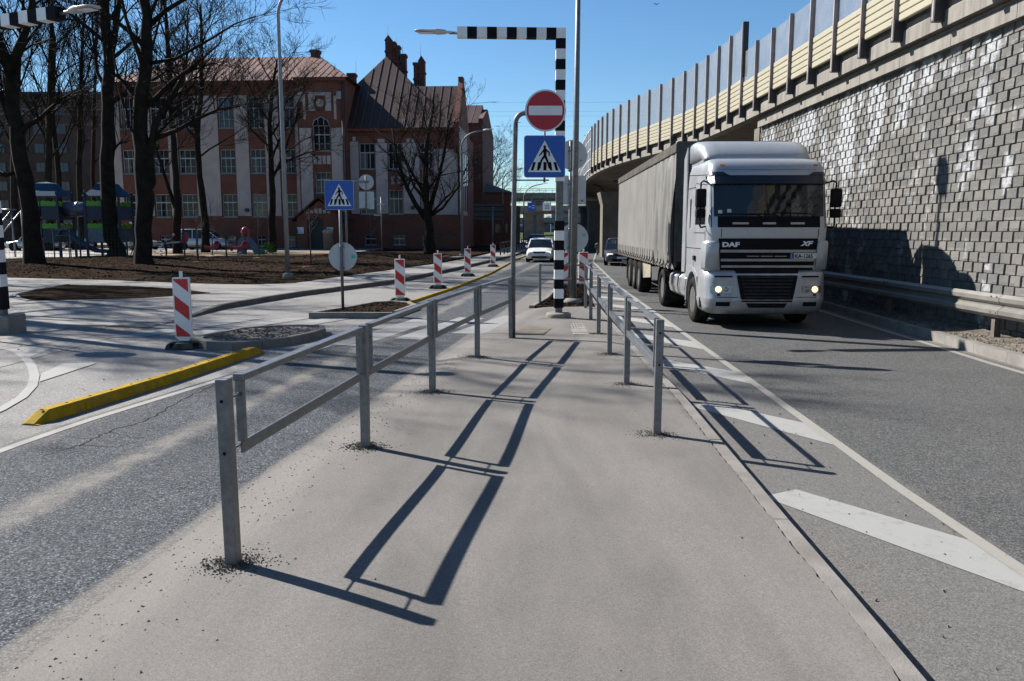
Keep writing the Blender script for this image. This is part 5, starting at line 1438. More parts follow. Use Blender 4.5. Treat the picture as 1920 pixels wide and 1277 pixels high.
# chassis, tanks, tractor wheels
m = MB()
for sd in (-1, 1): m.box(sd * .45 - .05, sd * .45 + .05, 0.9, 6.1, 0.72, 0.98)
m.box(-.6, .6, 0.5, 2.3, 0.55, 1.15); m.box(-1.0, 1.0, 2.35, 2.6, 0.9, 3.0); obj('chassis', m, M['plastic'], truck)
for sd in (-1, 1):
    for y0, y1 in ((2.28, 2.85), (2.90, 3.45), (3.50, 4.15)):
        m = MB(); pr = [(sd * (0.62), .50), (sd * 1.02, .42), (sd * 1.17, .50), (sd * 1.21, .68), (sd * 1.19, .90), (sd * 1.08, 1.02), (sd * .62, 1.02)]
        m.prism(pr, y0, y1, 'xz'); obj('fuel_tank', m, M['chrome'], truck, bevel=0.04, fix=True)
    wheel(truck, sd * 1.06, 1.42, 0.50, 0.50, 0.31, sd)
    wheel(truck, sd * 0.93, 5.12, 0.50, 0.50, 0.58, sd)
    m = MB()
    for j in range(9):
        a0, a1 = R(10 + 160 * j / 9), R(10 + 160 * (j + 1) / 9)
        q = lambda a, r, x: (x, 5.12 + r * math.cos(a), 0.52 + r * math.sin(a))
        m.poly([q(a0, .57, sd * .65), q(a1, .57, sd * .65), q(a1, .57, sd * 1.23), q(a0, .57, sd * 1.23), q(a0, .60, sd * .65), q(a1, .60, sd * .65), q(a1, .60, sd * 1.23), q(a0, .60, sd * 1.23)], [(3, 2, 1, 0), (4, 5, 6, 7), (2, 3, 7, 6), (0, 1, 5, 4)])
    obj('mudguard', m, M['plastic'], truck, fix=True)
# trailer
tr = thing('trailer', None, None, (0, 3.05, 0), R(-1.35)); tr.parent = truck
TL, TW, T0, T1 = 13.5, 1.27, 1.12, 4.04
m = MB(); m.box(-TW + .02, TW - .02, 0.0, TL, T0 + 0.02, T0 + 0.14); obj('trailer_deck', m, M['plastic'], tr)
m = MB()
for sd in (-1, 1): m.box(sd * .5 - .06, sd * .5 + .06, 0.6, TL - .2, 0.86, T0 + .02)
for y in frange(0.8, TL - .8, 1.2): m.box(-TW + .08, TW - .08, y - .04, y + .04, 1.02, T0 + .02)
obj('trailer_chassis', m, M['plastic'], tr)
for sd in (-1, 1):
    m = MB(); P = []; F = []; ny, nz = 240, 14
    for j in range(nz + 1):
        z = T0 - 0.03 + (T1 - 0.20 - T0 + .03) * j / nz; s_ = math.sin(math.pi * j / nz) ** 0.35
        for i in range(ny + 1):
            y = 0.10 + (TL - 0.2) * i / ny
            amp = 0.075 * math.exp(-(y / 4.2) ** 2) + 0.007
            w_ = amp * (math.sin(y * 8.5 + 0.6 * math.sin(z * 1.2) + math.sin(y * 2.1)) + 0.6 * math.sin(y * 19 + z * 0.5) + 0.5 * math.sin(y * 4.3 + z * .8)) * s_
            sc = 0.018 * abs(math.sin(y * math.pi / 0.52)) * max(0, 1 - j / 2.2)
            P.append((sd * (TW + w_ + sc), y, z + (0.05 * abs(math.sin(y * math.pi / 0.52)) if j == 0 else 0) - (0.06 if j == 0 else 0)))
    for j in range(nz):
        for i in range(ny):
            a = j * (ny + 1) + i; F.append((a, a + 1, a + ny + 2, a + ny + 1))
    B = len(P); P2 = [(p[0] - sd * 0.02, p[1], p[2]) for p in P]
    m.poly(P, F, True); m.poly(P2, [f[::-1] for f in F], True)
    obj('curtain', m, M['tarp'], tr, fix=False)
    m = MB(); m.box(sd * (TW + .005) - .03, sd * (TW + .005) + .03, 0, TL, T1 - 0.20, T1 - 0.02); obj('roof_rail', m, M['canvas_edge'], tr, bevel=0.01)
    m = MB()
    if sd < 0:
        strap_mesh = None
        for k, y in enumerate(frange(0.45, TL - .5, 0.52)):
            m = MB(); dx = sd * (TW + 0.035); dr = random.uniform(-.03, .03)
            m.box(dx - .004, dx + .004, y - .025, y + .025, T0 - 0.02, T0 + 0.34); m.box(dx - .015, dx + .008, y - .03, y + .03, T0 + 0.06, T0 + 0.13)
            m.tube([(dx, y, T0 + .08), (dx - .03, y + .08 + dr, T0 - .02), (dx - .01, y + .2 + dr, T0 + .04)], 0.012, 5)
            obj('strap', m, M['plastic'], tr)
m = MB(); m.box(-TW - .02, TW + .02, -0.02, TL + .02, T1 - .02, T1 + 0.02); m.box(-TW, TW, -.0, .04, T1 + .02, T1 + .035)
roof = obj('trailer_roof', m, M['canvas_edge'], tr)
m = MB(); m.box(-TW, TW, 0.0, 0.08, T0 + .14, T1 - .02); obj('headboard', m, M['tarp_dark'], tr)
m = MB(); m.box(-TW, TW, TL - .08, TL, T0 + .14, T1 - .02); obj('rear_doors', m, M['tarp_dark'], tr)
for sd in (-1, 1):
    m = MB(); m.box(sd * TW - .03, sd * TW + .03, -.01, .10, T0, T1 - .18); obj('corner_post', m, M['canvas_edge'], tr)
    for y in (7.05, 8.36, 9.67): wheel(tr, sd * 1.06, y, 0.50, 0.50, 0.38, sd)
    m = MB(); m.box(sd * 1.1 - .08, sd * 1.1 + .08, 2.9, 3.05, 0.3, 1.1); obj('landing_leg', m, M['plastic'], tr)
    m = MB(); m.prism([(4.6, .98), (6.35, .98), (6.2, .52), (4.6, .62)], sd * 1.17, sd * 1.20, 'yz'); obj('side_panel', m, simple('side_guard_cream', (0.24, 0.22, 0.165), .7, dirt=(.12, .10, .08)) if sd < 0 else M['plastic'], tr, fix=True)
    m = MB(); m.box(sd * 1.15 - .02, sd * 1.15 + .02, 10.35, 12.8, .72, .86); obj('side_guard', m, M['plastic'], tr)
    m = MB(); m.box(sd * 1.06 - .2, sd * 1.06 + .2, 10.25, 10.28, 0.25, 1.0); obj('mud_flap', m, M['plastic'], tr)
m = MB(); m.box(-1.15, 1.15, TL - .2, TL - .05, .55, .7); obj('under_run_bar', m, M['plastic'], tr)

# ------------------------------------------------------------------ cars
def car_paint(name, c, metal=0.3):
    n = NT(name); v = n.objc(); a = n.noise(v, 1.8, 4, .6)
    z = n.sep(v)[2]
    cc = n.mix(n.math('MULTIPLY', n.ramp(z, 0.2, 0.8, 0.45, 0.05), n.ramp(a, .3, .7)), c, (0.22, 0.2, 0.17)); n.col(cc); n.metal(metal); n.rough(0.3); n.b.inputs['Coat Weight'].default_value = 0.6; n.b.inputs['Coat Roughness'].default_value = 0.08
    return n.m
def car(label, x, y, z, rz, paint, L=4.3, W=1.70, H=1.42, kind='hatch', lights='off', plate=True, people=False, group=None):
    """front towards -Y; stations along the length give hood, screen, roof and tail"""
    t = thing('parked_car' if lights == 'off' else 'car', label, 'car', (x, y, z), rz, group)
    hb = 0.72 if kind != 'van' else 0.85; zb = 0.20
    if kind == 'hatch': st = dict(hood=0.30 * L, a0=0.27 * L, a1=0.44 * L, r1=0.78 * L, tail=0.97 * L, tz=0.92)
    elif kind == 'sedan': st = dict(hood=0.28 * L, a0=0.26 * L, a1=0.44 * L, r1=0.68 * L, tail=0.86 * L, tz=0.95)
    else: st = dict(hood=0.22 * L, a0=0.19 * L, a1=0.38 * L, r1=0.90 * L, tail=0.985 * L, tz=1.0)
    belt = hb + 0.22 * (H - hb) if kind == 'van' else hb + 0.14
    # body: lofted sections along the length
    prof = [(0.0, .80, .46, .60), (0.03 * L, .92, .26, .70), (0.10 * L, .985, zb, hb - .02), (0.5 * st['hood'], 1.0, zb, hb + .04), (st['hood'], 1.0, zb, belt), (0.5 * L, 1.0, zb, belt + .02), (0.75 * L, 1.0, zb, belt + .04), (st['tail'] - .1, .985, zb, belt + .05 if kind != 'sedan' else belt + .05), (0.98 * L, .93, .28, (belt if kind != 'sedan' else belt + .02)), (L, .84, .40, belt - .12)]
    rings = []
    hw = W / 2
    for yy, k, z0, z1 in prof:
        w = hw * k; h = z1 - z0
        rings.append([(-w * .88, yy, z0), (-w * .985, yy, z0 + .12 * h), (-w, yy, z0 + .5 * h), (-w * .97, yy, z0 + .82 * h), (-w * .86, yy, z1), (-w * .4, yy, z1 + .015), (0, yy, z1 + .02), (w * .4, yy, z1 + .015), (w * .86, yy, z1), (w * .97, yy, z0 + .82 * h), (w, yy, z0 + .5 * h), (w * .985, yy, z0 + .12 * h), (w * .88, yy, z0)])
    m = MB(); m.loft(rings); body = obj('body', m, paint, t, fix=True)
    # greenhouse in dark glass
    def gh(yy, w, zz, z0): return [(-w, yy, z0), (-w * .98, yy, zz * .5 + z0 * .5), (-w * .90, yy, zz - .03), (-w * .8, yy, zz), (w * .8, yy, zz), (w * .90, yy, zz - .03), (w * .98, yy, zz * .5 + z0 * .5), (w, yy, z0)]
    b0 = belt - .06
    rings = []
    for yy, zz, k in ((st['a0'], belt + .0, .84), (st['a0'] + .5 * (st['a1'] - st['a0']), belt + .52 * (H - belt), .82), (st['a1'], H - .035, .78), (0.5 * (st['a1'] + st['r1']), H - .01, .77), (st['r1'], H - .04, .77), (0.5 * (st['r1'] + st['tail']), belt + .55 * (H - belt), .80), (st['tail'], belt + .02, .82)):
        s_ = max(.0, (zz - belt) / (H - belt)); w = hw * (0.93 - .17 * s_)
        rings.append([(-hw * .93, yy, b0), (-hw * .93 + (hw * .93 - w) * .5, yy, (b0 + zz) / 2), (-w - .0, yy, zz - .03 * s_), (-w * .93, yy, zz), (w * .93, yy, zz), (w, yy, zz - .03 * s_), (hw * .93 - (hw * .93 - w) * .5, yy, (b0 + zz) / 2), (hw * .93, yy, b0)])
    m = MB(); m.loft(rings, smooth=False); obj('windows', m, M['windscreen'], t, fix=True)
    # roof and pillars in body colour
    wr = hw * .76
    m = MB(); rr = []
    for yy, zz, w in ((st['a1'] - .05, H - .045, wr * .99), (st['a1'] + .15, H + .004, wr), (0.5 * (st['a1'] + st['r1']), H + .018, wr), (st['r1'] - .1, H + .0, wr), (st['r1'] + .04, H - .045, wr * .99)):
        rr.append([(-w - .02, yy, zz - .035), (-w * .9, yy, zz + .008), (0, yy, zz + .02), (w * .9, yy, zz + .008), (w + .02, yy, zz - .035), (0, yy, zz - .05)])
    m.loft(rr); obj('roof', m, paint, t, fix=True)
    for s in (-1, 1):
        xb, xt = s * hw * .925, s * (wr + .015); mid = (st['a1'] + st['r1']) / 2
        bars = [((xb, st['a0'] + .02, belt), (xt, st['a1'], H - .02), .06, .05), ((xb + s * .003, mid, b0), (xt + s * .003, mid, H - .03), .07, .03), ((xb, st['tail'] - .03, belt), (xt, st['r1'], H - .02), .10 if kind != 'sedan' else .08, .05)]
        if kind != 'sedan': bars.append(((xb + s * .003, st['r1'] - .25, b0), (xt + s * .003, st['r1'] - .3, H - .03), .09, .03))
        for b_ in bars: m = MB(); m.bar(*b_); obj('pillar', m, paint, t)
    for s in (-1, 1):
        m = MB(); m.box(s * (hw + .05) - .08, s * (hw + .05) + .08, st['a0'] + .25, st['a0'] + .35, belt, belt + .13); obj('mirror', m, paint, t, bevel=.02)
        for yy in (0.185 * L, 0.80 * L):
            wheel(t, s * (hw - .10), yy, 0.31, 0.31, 0.20, s, truck=False, n=20)
            m = MB(); m.lathe([(0.37, s * .0), (0.37, s * .013)], (s * (hw - .006), yy, 0.33), axis='x', n=20); obj('wheel_housing', m, M['plastic'], t, fix=True)
        hl_m = M['lamp_on_dim'] if lights != 'off' else M['lamp_glass']
        m = MB(); m.prism(list(reversed(round_rect(s * hw * .68, .60, hw * .34, .13, .04))), -0.015 + 0.03, 0.14, 'xz'); obj('headlamp', m, hl_m, t, fix=True)
        m = MB(); m.box(s * hw * .72 - .12, s * hw * .72 + .12, L - .06, L - .0, .62, .80); obj('tail_lamp', m, M['sign_red'], t)
    m = MB(); m.box(-hw * .42, hw * .42, -0.006, .06, .55, .64); obj('grille', m, M['gloss_black'], t)
    m = MB(); m.box(-hw * .55, hw * .55, 0.03, .1, .27, .36); obj('air_intake', m, M['gloss_black'], t)
    m = MB(); m.box(-hw * .86, hw * .86, -0.03, .10, .38, .52); bp = obj('bumper', m, paint, t, bevel=.03)
    if plate:
        m = MB(); m.box(-.26, .26, -0.045, -.03, .38, .49); pt_ = obj('number_plate', m, M['plate'], t)
    return t
M['car_white'] = car_paint('car_white', (0.72, 0.72, 0.70), 0.0)
M['car_dark'] = car_paint('car_dark_grey', (0.045, 0.05, 0.065), 0.5)
M['car_blue'] = car_paint('car_blue', (0.03, 0.13, 0.30), 0.3)
M['car_silver'] = car_paint('car_silver', (0.40, 0.42, 0.45), 0.5)
car('white hatchback with lit headlamps driving towards us on the left road', 1.62, 48.0, -0.04, R(-6), M['car_white'], L=4.0, W=1.64, H=1.40, kind='hatch', lights='on')
car('dark grey saloon with lit headlamps following the truck', 5.9, 43.2, z_right(44), R(-6), M['car_dark'], L=4.8, W=1.85, H=1.45, kind='sedan', lights='on')
car('dark blue car farther back behind the white hatchback', 2.2, 85.0, -0.04, R(-10), M['car_dark'], L=4.3, W=1.75, H=1.45, kind='hatch', lights='on')
car('blue van behind the striped mast in the distance', 4.3, 66.0, -0.04, R(-8), M['car_blue'], L=4.6, W=1.8, H=1.75, kind='van', lights='on')
car('silver minivan parked in profile by the school wall', -24.5, 70.2, 0.2, R(90), M['car_silver'], L=4.7, W=1.8, H=1.75, kind='van')
car('silver hatchback parked behind the two thick trees, left of the minivan', -30.9, 70.6, 0.2, R(90), M['car_silver'], L=4.2, W=1.75, H=1.5, kind='hatch')
car('silver car parked at the far left behind the play towers', -41.6, 66.8, 0.2, R(-90), M['car_silver'], L=4.2, W=1.75, H=1.5, kind='hatch')
car('dark van parked between the play towers', -37.0, 70.5, 0.2, R(90), M['car_dark'], L=4.4, W=1.8, H=1.8, kind='van')
# ------------------------------------------------------------------ the school
M['brick'] = brick_mat('red_brick', (0.150, 0.044, 0.027), (0.195, 0.060, 0.036), (0.12, 0.072, 0.05))
M['brick_dark'] = brick_mat('dark_brick', (0.080, 0.028, 0.019), (0.11, 0.038, 0.025), (0.07, 0.045, 0.035))
M['plaster'] = simple('pinkish_plaster', (0.44, 0.365, 0.335), 0.9, var=0.08, scale=0.8, dirt=(0.26, 0.21, 0.205), dirt_amt=0.4)
M['frame'] = simple('window_frame_white', (0.42, 0.42, 0.42), 0.6, var=0.05)
M['sill'] = simple('sill_grey', (0.16, 0.17, 0.19), 0.6)
def roof_mat(name, a, b):
    n = NT(name); v = n.objc(); x, y, z = n.sep(v)[0:3]
    g = n.noise(n.comb(n.math('MULTIPLY', x, 2.5), n.math('MULTIPLY', y, .6), n.math('MULTIPLY', z, .4)), 1.6, 5, .7)
    n.col(n.mix(n.ramp(g, .3, .7), a, b)); n.rough(.6); n.metal(.2); return n.m
M['tin'] = roof_mat('tin_roof', (0.165, 0.060, 0.035), (0.135, 0.078, 0.055))
M['tin_dark'] = roof_mat('old_tin_roof', (0.032, 0.014, 0.010), (0.060, 0.024, 0.017))
M['seam'] = simple('roof_seam', (0.10, 0.06, 0.05), 0.7)
M['gutter'] = simple('gutter_dark', (0.03, 0.03, 0.032), 0.6)
M['glass_curtain'] = simple('window_glass_curtained', (0.035, 0.037, 0.04), 0.1)
M['curtain'] = simple('pale_blind', (0.13, 0.125, 0.12), 0.9)
SA = R(3.0); SP = Vector((-15.86, 76.0, 0)); SD = Vector((math.cos(SA), -math.sin(SA), 0)); SN = Vector((math.sin(SA), math.cos(SA), 0))
def fac(px, py, v=0.0):
    """survey: which point (u, z) of the plane v metres behind the facade is seen along this direction"""
    u_ = (px - 960) / FPX; w_ = -(py - 638.5) / FPX
    d = Vector((u_, math.cos(PITCH) + w_ * math.sin(PITCH), -math.sin(PITCH) + w_ * math.cos(PITCH)))
    o = SP + SN * v; t = (o - Vector((0, 0, EYE))).dot(SN) / d.dot(SN); q = Vector((0, 0, EYE)) + d * t
    return (q - o).dot(SD), q.z
school = thing('school_building', 'old red brick and pink plaster school with tin roofs and tall chimneys', 'building', tuple(SP), -SA)
def U(px, v=0): return fac(px, 300, v)[0]
def Z(py, px=450, v=0): return fac(px, py, v)[1]
def holed(mb, u0, u1, z0, z1, holes, v, depth=0.28):
    us = sorted({u0, u1, *[h[0] for h in holes], *[h[1] for h in holes]}); zs_ = sorted({z0, z1, *[h[2] for h in holes], *[h[3] for h in holes]})
    for a, b in zip(us, us[1:]):
        for c, d in zip(zs_, zs_[1:]):
            if any(h[0] - 1e-6 <= a and b <= h[1] + 1e-6 and h[2] - 1e-6 <= c and d <= h[3] + 1e-6 for h in holes): continue
            mb.poly([(a, v, c), (b, v, c), (b, v, d), (a, v, d)], [(0, 1, 2, 3)])
    for a, b, c, d in holes:
        mb.poly([(a, v, c), (b, v, c), (b, v, d), (a, v, d), (a, v + depth, c), (b, v + depth, c), (b, v + depth, d), (a, v + depth, d)], [(0, 3, 7, 4), (1, 5, 6, 2), (0, 4, 5, 1), (3, 2, 6, 7)])
def window(parent, a, b, c, d, v, cols=3, trans=0.36, arch=0, rows=3):
    w, h = b - a, d - c; f = 0.06; vv = v + 0.16
    m = MB(); m.box(a, a + f, vv, vv + .07, c, d); m.box(b - f, b, vv, vv + .07, c, d); m.box(a + f, b - f, vv, vv + .07, c, c + f); m.box(a + f, b - f, vv, vv + .07, d - f, d)
    zt = d - h * trans
    m.box(a + f, b - f, vv - .01, vv + .06, zt - .05, zt + .05)
    for k in range(1, cols):
        x = a + w * k / cols; m.box(x - .026, x + .026, vv - .005, vv + .05, c + f, zt - .05); m.box(x - .014, x + .014, vv + .0, vv + .05, zt + .05, d - f)
    if rows > 2: zz = c + (zt - c) * .45; m.box(a + f, b - f, vv + .015, vv + .045, zz - .012, zz + .012)
    o = obj('window', m, M['frame'], parent)
    m = MB(); m.box(a + f * .5, b - f * .5, vv + .05, vv + .075, c + f * .5, d - f * .5); obj('pane', m, random.choice([M['glass_dark']] * 5 + [M['glass_curtain']] * 2), o)
    if rows > 1 and random.random() < .35: m = MB(); m.box(a + f, a + w * random.choice((.33, .5)), vv + .046, vv + .049, c + f, zt - .05); obj('blind', m, M['curtain'], o)
    m = MB(); m.box(a - .08, b + .08, v - .10, v + .15, c - .09, c - .0); obj('sill', m, M['sill'], o)
    return o
GZ = 0.12
# left wing
cols_px = [(230, 257), (286, 316), (336, 366), (413, 441), (469, 497), (526, 554)]
cols = [(U(a), U(b)) for a, b in cols_px]
rows = [(Z(240), Z(181)), (Z(325), Z(280)), (Z(407), Z(364))]
base = (Z(462), Z(442))
uL, uP0, uP1 = U(212), U(563), U(653)
ztop = Z(153)
holes = [(a, b, c, d) for a, b in cols for c, d in rows] + [(a + .3, b - .3, *base) for a, b in cols]
m = MB(); holed(m, uL, uP0, -0.3, ztop, holes, 0.0)
m.box(uL, uP0, .36, 12.0, -0.3, ztop); obj('brick_wall', m, M['brick'], school)
for h in holes: window(school, *h, 0.0, cols=3 if h[1] - h[0] > 1 else 2, rows=3 if h[3] - h[2] > 1.2 else 2)
strips = [(214, 228.5), (258.5, 284.5), (317.5, 334.5), (367.5, 411.5), (442.5, 467.5), (498.5, 524.5), (555.5, 562)]
zc0, zc1 = Z(405), Z(179)
for a, b in strips:
    m = MB(); m.box(U(a), U(b), -0.05, -0.002, zc0, zc1); obj('plaster_pier', m, M['plaster'], school)
m = MB(); m.box(uL - .3, uP0, -.35, -.0, ztop - .25, ztop); m.box(uL - .1, uP0, -.14, -.001, ztop - .9, ztop - .75); obj('cornice', m, M['brick'], school)
# entrance pavilion, a little proud of the wing
PV = -1.2
def UP(px): return fac(px, 300, PV)[0]
def ZP(py): return fac(600, py, PV)[1]
p0, p1 = UP(561), UP(648)
hw_ = [(UP(588), UP(620), ZP(283), ZP(235)), (UP(590), UP(620), ZP(362), ZP(323))]
m = MB(); holed(m, p0, p1, -0.3, ZP(146), hw_, PV); m.box(p0, p1, PV + .36, 12, -.3, ZP(146)); obj('brick_wall', m, M['brick'], school)
for h in hw_: window(school, *h, PV, cols=3)
# pointed head of the arched window
a, b, c, d = hw_[0]
m = MB(); m.prism([(a, d), (b, d), (b - (b - a) * .12, d + .45), ((a + b) / 2, d + .75), (a + (b - a) * .12, d + .45)], PV - .012, PV - .004, 'xz'); ar = obj('arch_window_head', m, M['glass_dark'], school, fix=True)
m = MB(); mid = (a + b) / 2
for x0, x1, x2 in ((a, a + (b - a) * .12, mid), (b, b - (b - a) * .12, mid)):
    m.bar((x0, PV - .03, d), (x1, PV - .03, d + .45), .07, .05); m.bar((x1, PV - .03, d + .45), (x2, PV - .03, d + .75), .07, .05)
for f_ in (.33, .67): m.bar((a + (b - a) * f_, PV - .03, d - .05), (a + (b - a) * f_, PV - .03, d + .62), .05, .04)
obj('arch_frame', m, M['frame'], ar)
for x0, x1, y0, y1 in ((563.5, 586, 398, 240), (622, 646.5, 402, 240), (588, 595, 308, 292), (597, 603, 308, 292), (605, 611, 308, 292), (613, 620, 308, 292),
                       (572, 576, 224, 176), (629, 633.5, 224, 180), (582, 594, 208, 173), (613, 624, 208, 173), (594.5, 612.5, 179, 173), (634, 645, 186, 171), (562, 571.5, 190, 172)):
    m = MB(); m.box(UP(x0), UP(x1), PV - .05, PV - .002, ZP(y0), ZP(y1)); obj('plaster_panel', m, M['plaster'], school)
cx, cz = UP(603), ZP(193)
m = MB(); m.lathe([(.36, -.04), (.36, 0)], (cx, PV - .002, cz), axis='y', n=24); obj('plaster_roundel', m, M['plaster'], school)
m = MB()
for k in range(24):
    a0, a1 = 2 * math.pi * k / 24, 2 * math.pi * (k + .9) / 24
    m.poly([(cx + r * math.cos(a_), PV + v_, cz + r * math.sin(a_)) for v_ in (-.10, -.003) for a_, r in ((a0, .38), (a1, .38), (a1, .58), (a0, .58))], [(0, 1, 2, 3), (7, 6, 5, 4), (0, 4, 5, 1), (1, 5, 6, 2), (2, 6, 7, 3), (3, 7, 4, 0)])
obj('brick_ring', m, M['brick'], school, fix=True)
m = MB(); m.box(p0 - .2, p1 + .2, PV - .35, PV, ZP(146) - .3, ZP(146)); obj('cornice', m, M['brick'], school)
m = MB(); m.tube([(p1 - .15, PV - .12, 0), (p1 - .15, PV - .12, ZP(150))], .07, 8); obj('downpipe', m, M['gutter'], school)
# porch
QV = PV - 2.4
def UQ(px): return fac(px, 400, QV)[0]
def ZQ(py): return fac(600, py, QV)[1]
q0, q1, qm = UQ(556), UQ(640), UQ(599)
m = MB(); m.prism([(q0, -.3), (UQ(575), -.3), (UQ(575), ZQ(413)), (UQ(590), ZQ(404)), (UQ(606), ZQ(413)), (UQ(606), -.3), (q1, -.3), (q1, ZQ(408)), (qm, ZQ(376)), (q0, ZQ(408))], QV, PV - .01, 'xz'); obj('porch', m, M['brick'], school, fix=True)
m = MB(); m.box(UQ(575), UQ(606), QV + .5, QV + .6, -.3, ZQ(404)); obj('doorway', m, M['gutter'], school)
for s, e in ((UQ(547), qm), (UQ(649), qm)):
    m = MB(); z0, z1 = ZQ(415), ZQ(371); m.poly([(s, QV - .3, z0), (e, QV - .3, z1), (e, PV, z1), (s, PV, z0), (s, QV - .3, z0 + .16), (e, QV - .3, z1 + .18), (e, PV, z1 + .18), (s, PV, z0 + .16)], [(0, 1, 2, 3), (7, 6, 5, 4), (0, 4, 5, 1), (2, 6, 7, 3), (0, 3, 7, 4), (1, 5, 6, 2)]); obj('porch_roof', m, M['tin_dark'], school, fix=True)
for x in (574, 582, 590, 598, 606, 614):
    m = MB(); h = 10 - abs(x + 3 - 598) * .34; m.box(UQ(x), UQ(x + 5.5), QV - .05, QV - .002, ZQ(400), ZQ(400 - h)); obj('plaster_panel', m, M['plaster'], school)
for x0, x1, mt in ((556.5, 568.5, 'sign_white'), (612, 624, 'sign_back')):
    m = MB(); m.box(UQ(x0), UQ(x1), QV - .06, QV - .01, ZQ(438), ZQ(426)); sg = obj('school_sign', m, M[mt], school)
    m = MB()
    for k in range(3): m.box(UQ(x0) + .12, UQ(x1) - .12 - .1 * k, QV - .066, QV - .061, ZQ(436) + .14 * k, ZQ(436) + .05 + .14 * k)
    obj('print', m, M['sign_blue'], sg)
# right block
colsr = [(U(674), U(703)), (U(728), U(754)), (U(788), U(812))]
rowsr = [(Z(318), Z(270)), (Z(402), Z(357))]
r0, r1 = U(649), U(861)
zr_ = Z(243)
holes = [(a, b, c, d) for a, b in colsr for c, d in rowsr] + [(U(x0), U(x1), Z(459), Z(441)) for x0, x1 in ((681, 702), (734, 757), (790, 810))]
m = MB(); holed(m, r0, r1, -.3, zr_, holes, 0.0); m.box(r0, r1, .36, 13, -.3, zr_); obj('brick_wall', m, M['brick'], school)
for h in holes: window(school, *h, 0.0, cols=3 if h[3] - h[2] > 1.5 else 2, rows=2)
for x0, x1, y0, y1 in ((657, 672.5, 401, 267), (704.5, 726.5, 401, 270), (755.5, 786.5, 401, 270), (813.5, 858, 403, 281), (662, 668, 266, 258), (709, 722, 269, 262), (763, 779, 269, 262), (680, 686, 344, 332), (690, 697, 344, 332), (733, 739, 346, 332), (744, 750, 346, 332), (794, 799, 346, 332), (803, 808, 346, 332)):
    m = MB(); m.box(U(x0), U(x1), -.05, -.002, Z(y0), Z(y1)); obj('plaster_panel', m, M['plaster'], school)
m = MB(); m.box(r0, r1 + .1, -.4, 0, zr_ - .25, zr_); m.box(r0, r1, -.12, -.001, Z(254), Z(251)); obj('cornice', m, M['brick'], school)
# roofs with standing seams
def seams(parent, A, B, C, D, step, w=0.06, h=0.04, mat='seam'):
    """ribs on the quad A-B (eave) to D-C (ridge)"""
    A, B, C, D = map(Vector, (A, B, C, D)); n = max(1, int((B - A).length / step)); nn = (B - A).cross(D - A).normalized(); nn = nn if nn.z > 0 else -nn
    m = MB()
    top = (C - D)
    e = (B - A).normalized()
    upd = (D - A) - e * (D - A).dot(e)      # straight up the slope
    H = upd.length; upd.normalize()
    dl, dr = (D - A).dot(e), (C - A).dot(e); L = (B - A).length
    for k in range(1, n):
        s = L * k / n
        t = 1.0
        if s < dl: t = s / dl
        elif s > dr: t = (L - s) / (L - dr)
        p = A + e * s; q = p + upd * (H * t)
        if (q - p).length > .3: m.bar(p + nn * (h / 2 + .002), q + nn * (h / 2 + .002), w, h, up=nn)
    return obj('roof_seam', m, M[mat], parent)
def hip(parent, u0, u1, v0, v1, z0, ur0, ur1, vr, zr1, mat, step=0.62, smat='seam'):
    m = MB(); P = [(u0, v0, z0), (u1, v0, z0), (u1, v1, z0), (u0, v1, z0), (ur0, vr, zr1), (ur1, vr, zr1)]
    m.poly(P, [(0, 1, 5, 4), (1, 2, 5), (2, 3, 4, 5), (3, 0, 4), (3, 2, 1, 0)]); r_ = obj('roof', m, M[mat], parent, fix=True)
    seams(r_, P[0], P[1], P[5], P[4], step, mat=smat)
    if abs(ur1 - u1) > .5: seams(r_, P[1], P[2], P[5], P[5], step, mat=smat)
    return r_
VR = 6.2
hip(school, uL - .5, uP0 + 2, -.55, 12.5, ztop, fac(345, 108, VR)[0], fac(596, 108, VR)[0], VR, fac(450, 108, VR)[1], 'tin')
hip(school, p0 - .4, p1 + .5, PV - .45, 12.2, ZP(146), fac(585, 108, VR)[0], fac(597, 104, VR)[0], VR, fac(590, 106, VR)[1] + .05, 'tin')
va = 6.5
ua, za = fac(724, 106, va)
hip(school, U(586), r1 - .3, -.5, 13.5, zr_, ua - .01, ua + .01, va, za, 'tin_dark', step=0.75)
zg = fac(800, 162, 4.0)[1]; vg = 3.9
m = MB(); g0, g1 = fac(752, 162, vg)[0], r1 - .4
m.poly([(g0 - 2, -.5, zr_ + .02), (g1, -.5, zr_ + .02), (g1, vg, zg), (g0, vg, zg), (g0 - 2, 9, zr_), (g1, 9, zr_)], [(0, 1, 2, 3), (3, 2, 5, 4), (1, 5, 2), (0, 3, 4), (0, 4, 5, 1)]); gr_ = obj('roof', m, M['tin_dark'], school, fix=True)
seams(gr_, (g0, -.5, zr_ + .02), (g1, -.5, zr_ + .02), (g1, vg, zg), (g0, vg, zg), .75)
m = MB(); m.prism([(-.55, zr_ - 2.2), (-.55, zr_ + .5), (vg - .6, zg + .3), (vg - .6, zg + .75), (vg + .5, zg + .75), (vg + .5, zg + .3), (8.8, zr_ + .3), (8.8, zr_ - 2)], r1 - .42, r1 + .05, 'yz'); obj('gable_parapet', m, M['brick'], school, fix=True)
m = MB(); m.box(r1 + .052, r1 + .09, -.3, 6, Z(403), Z(240)); obj('plaster_panel', m, M['plaster'], school)
for k in range(4):
    m = MB(); m.box(r1 + .091, r1 + .12, 1.0 + k * 1.5, 1.5 + k * 1.5, Z(395), Z(285)); obj('side_window', m, M['glass_dark'], school)
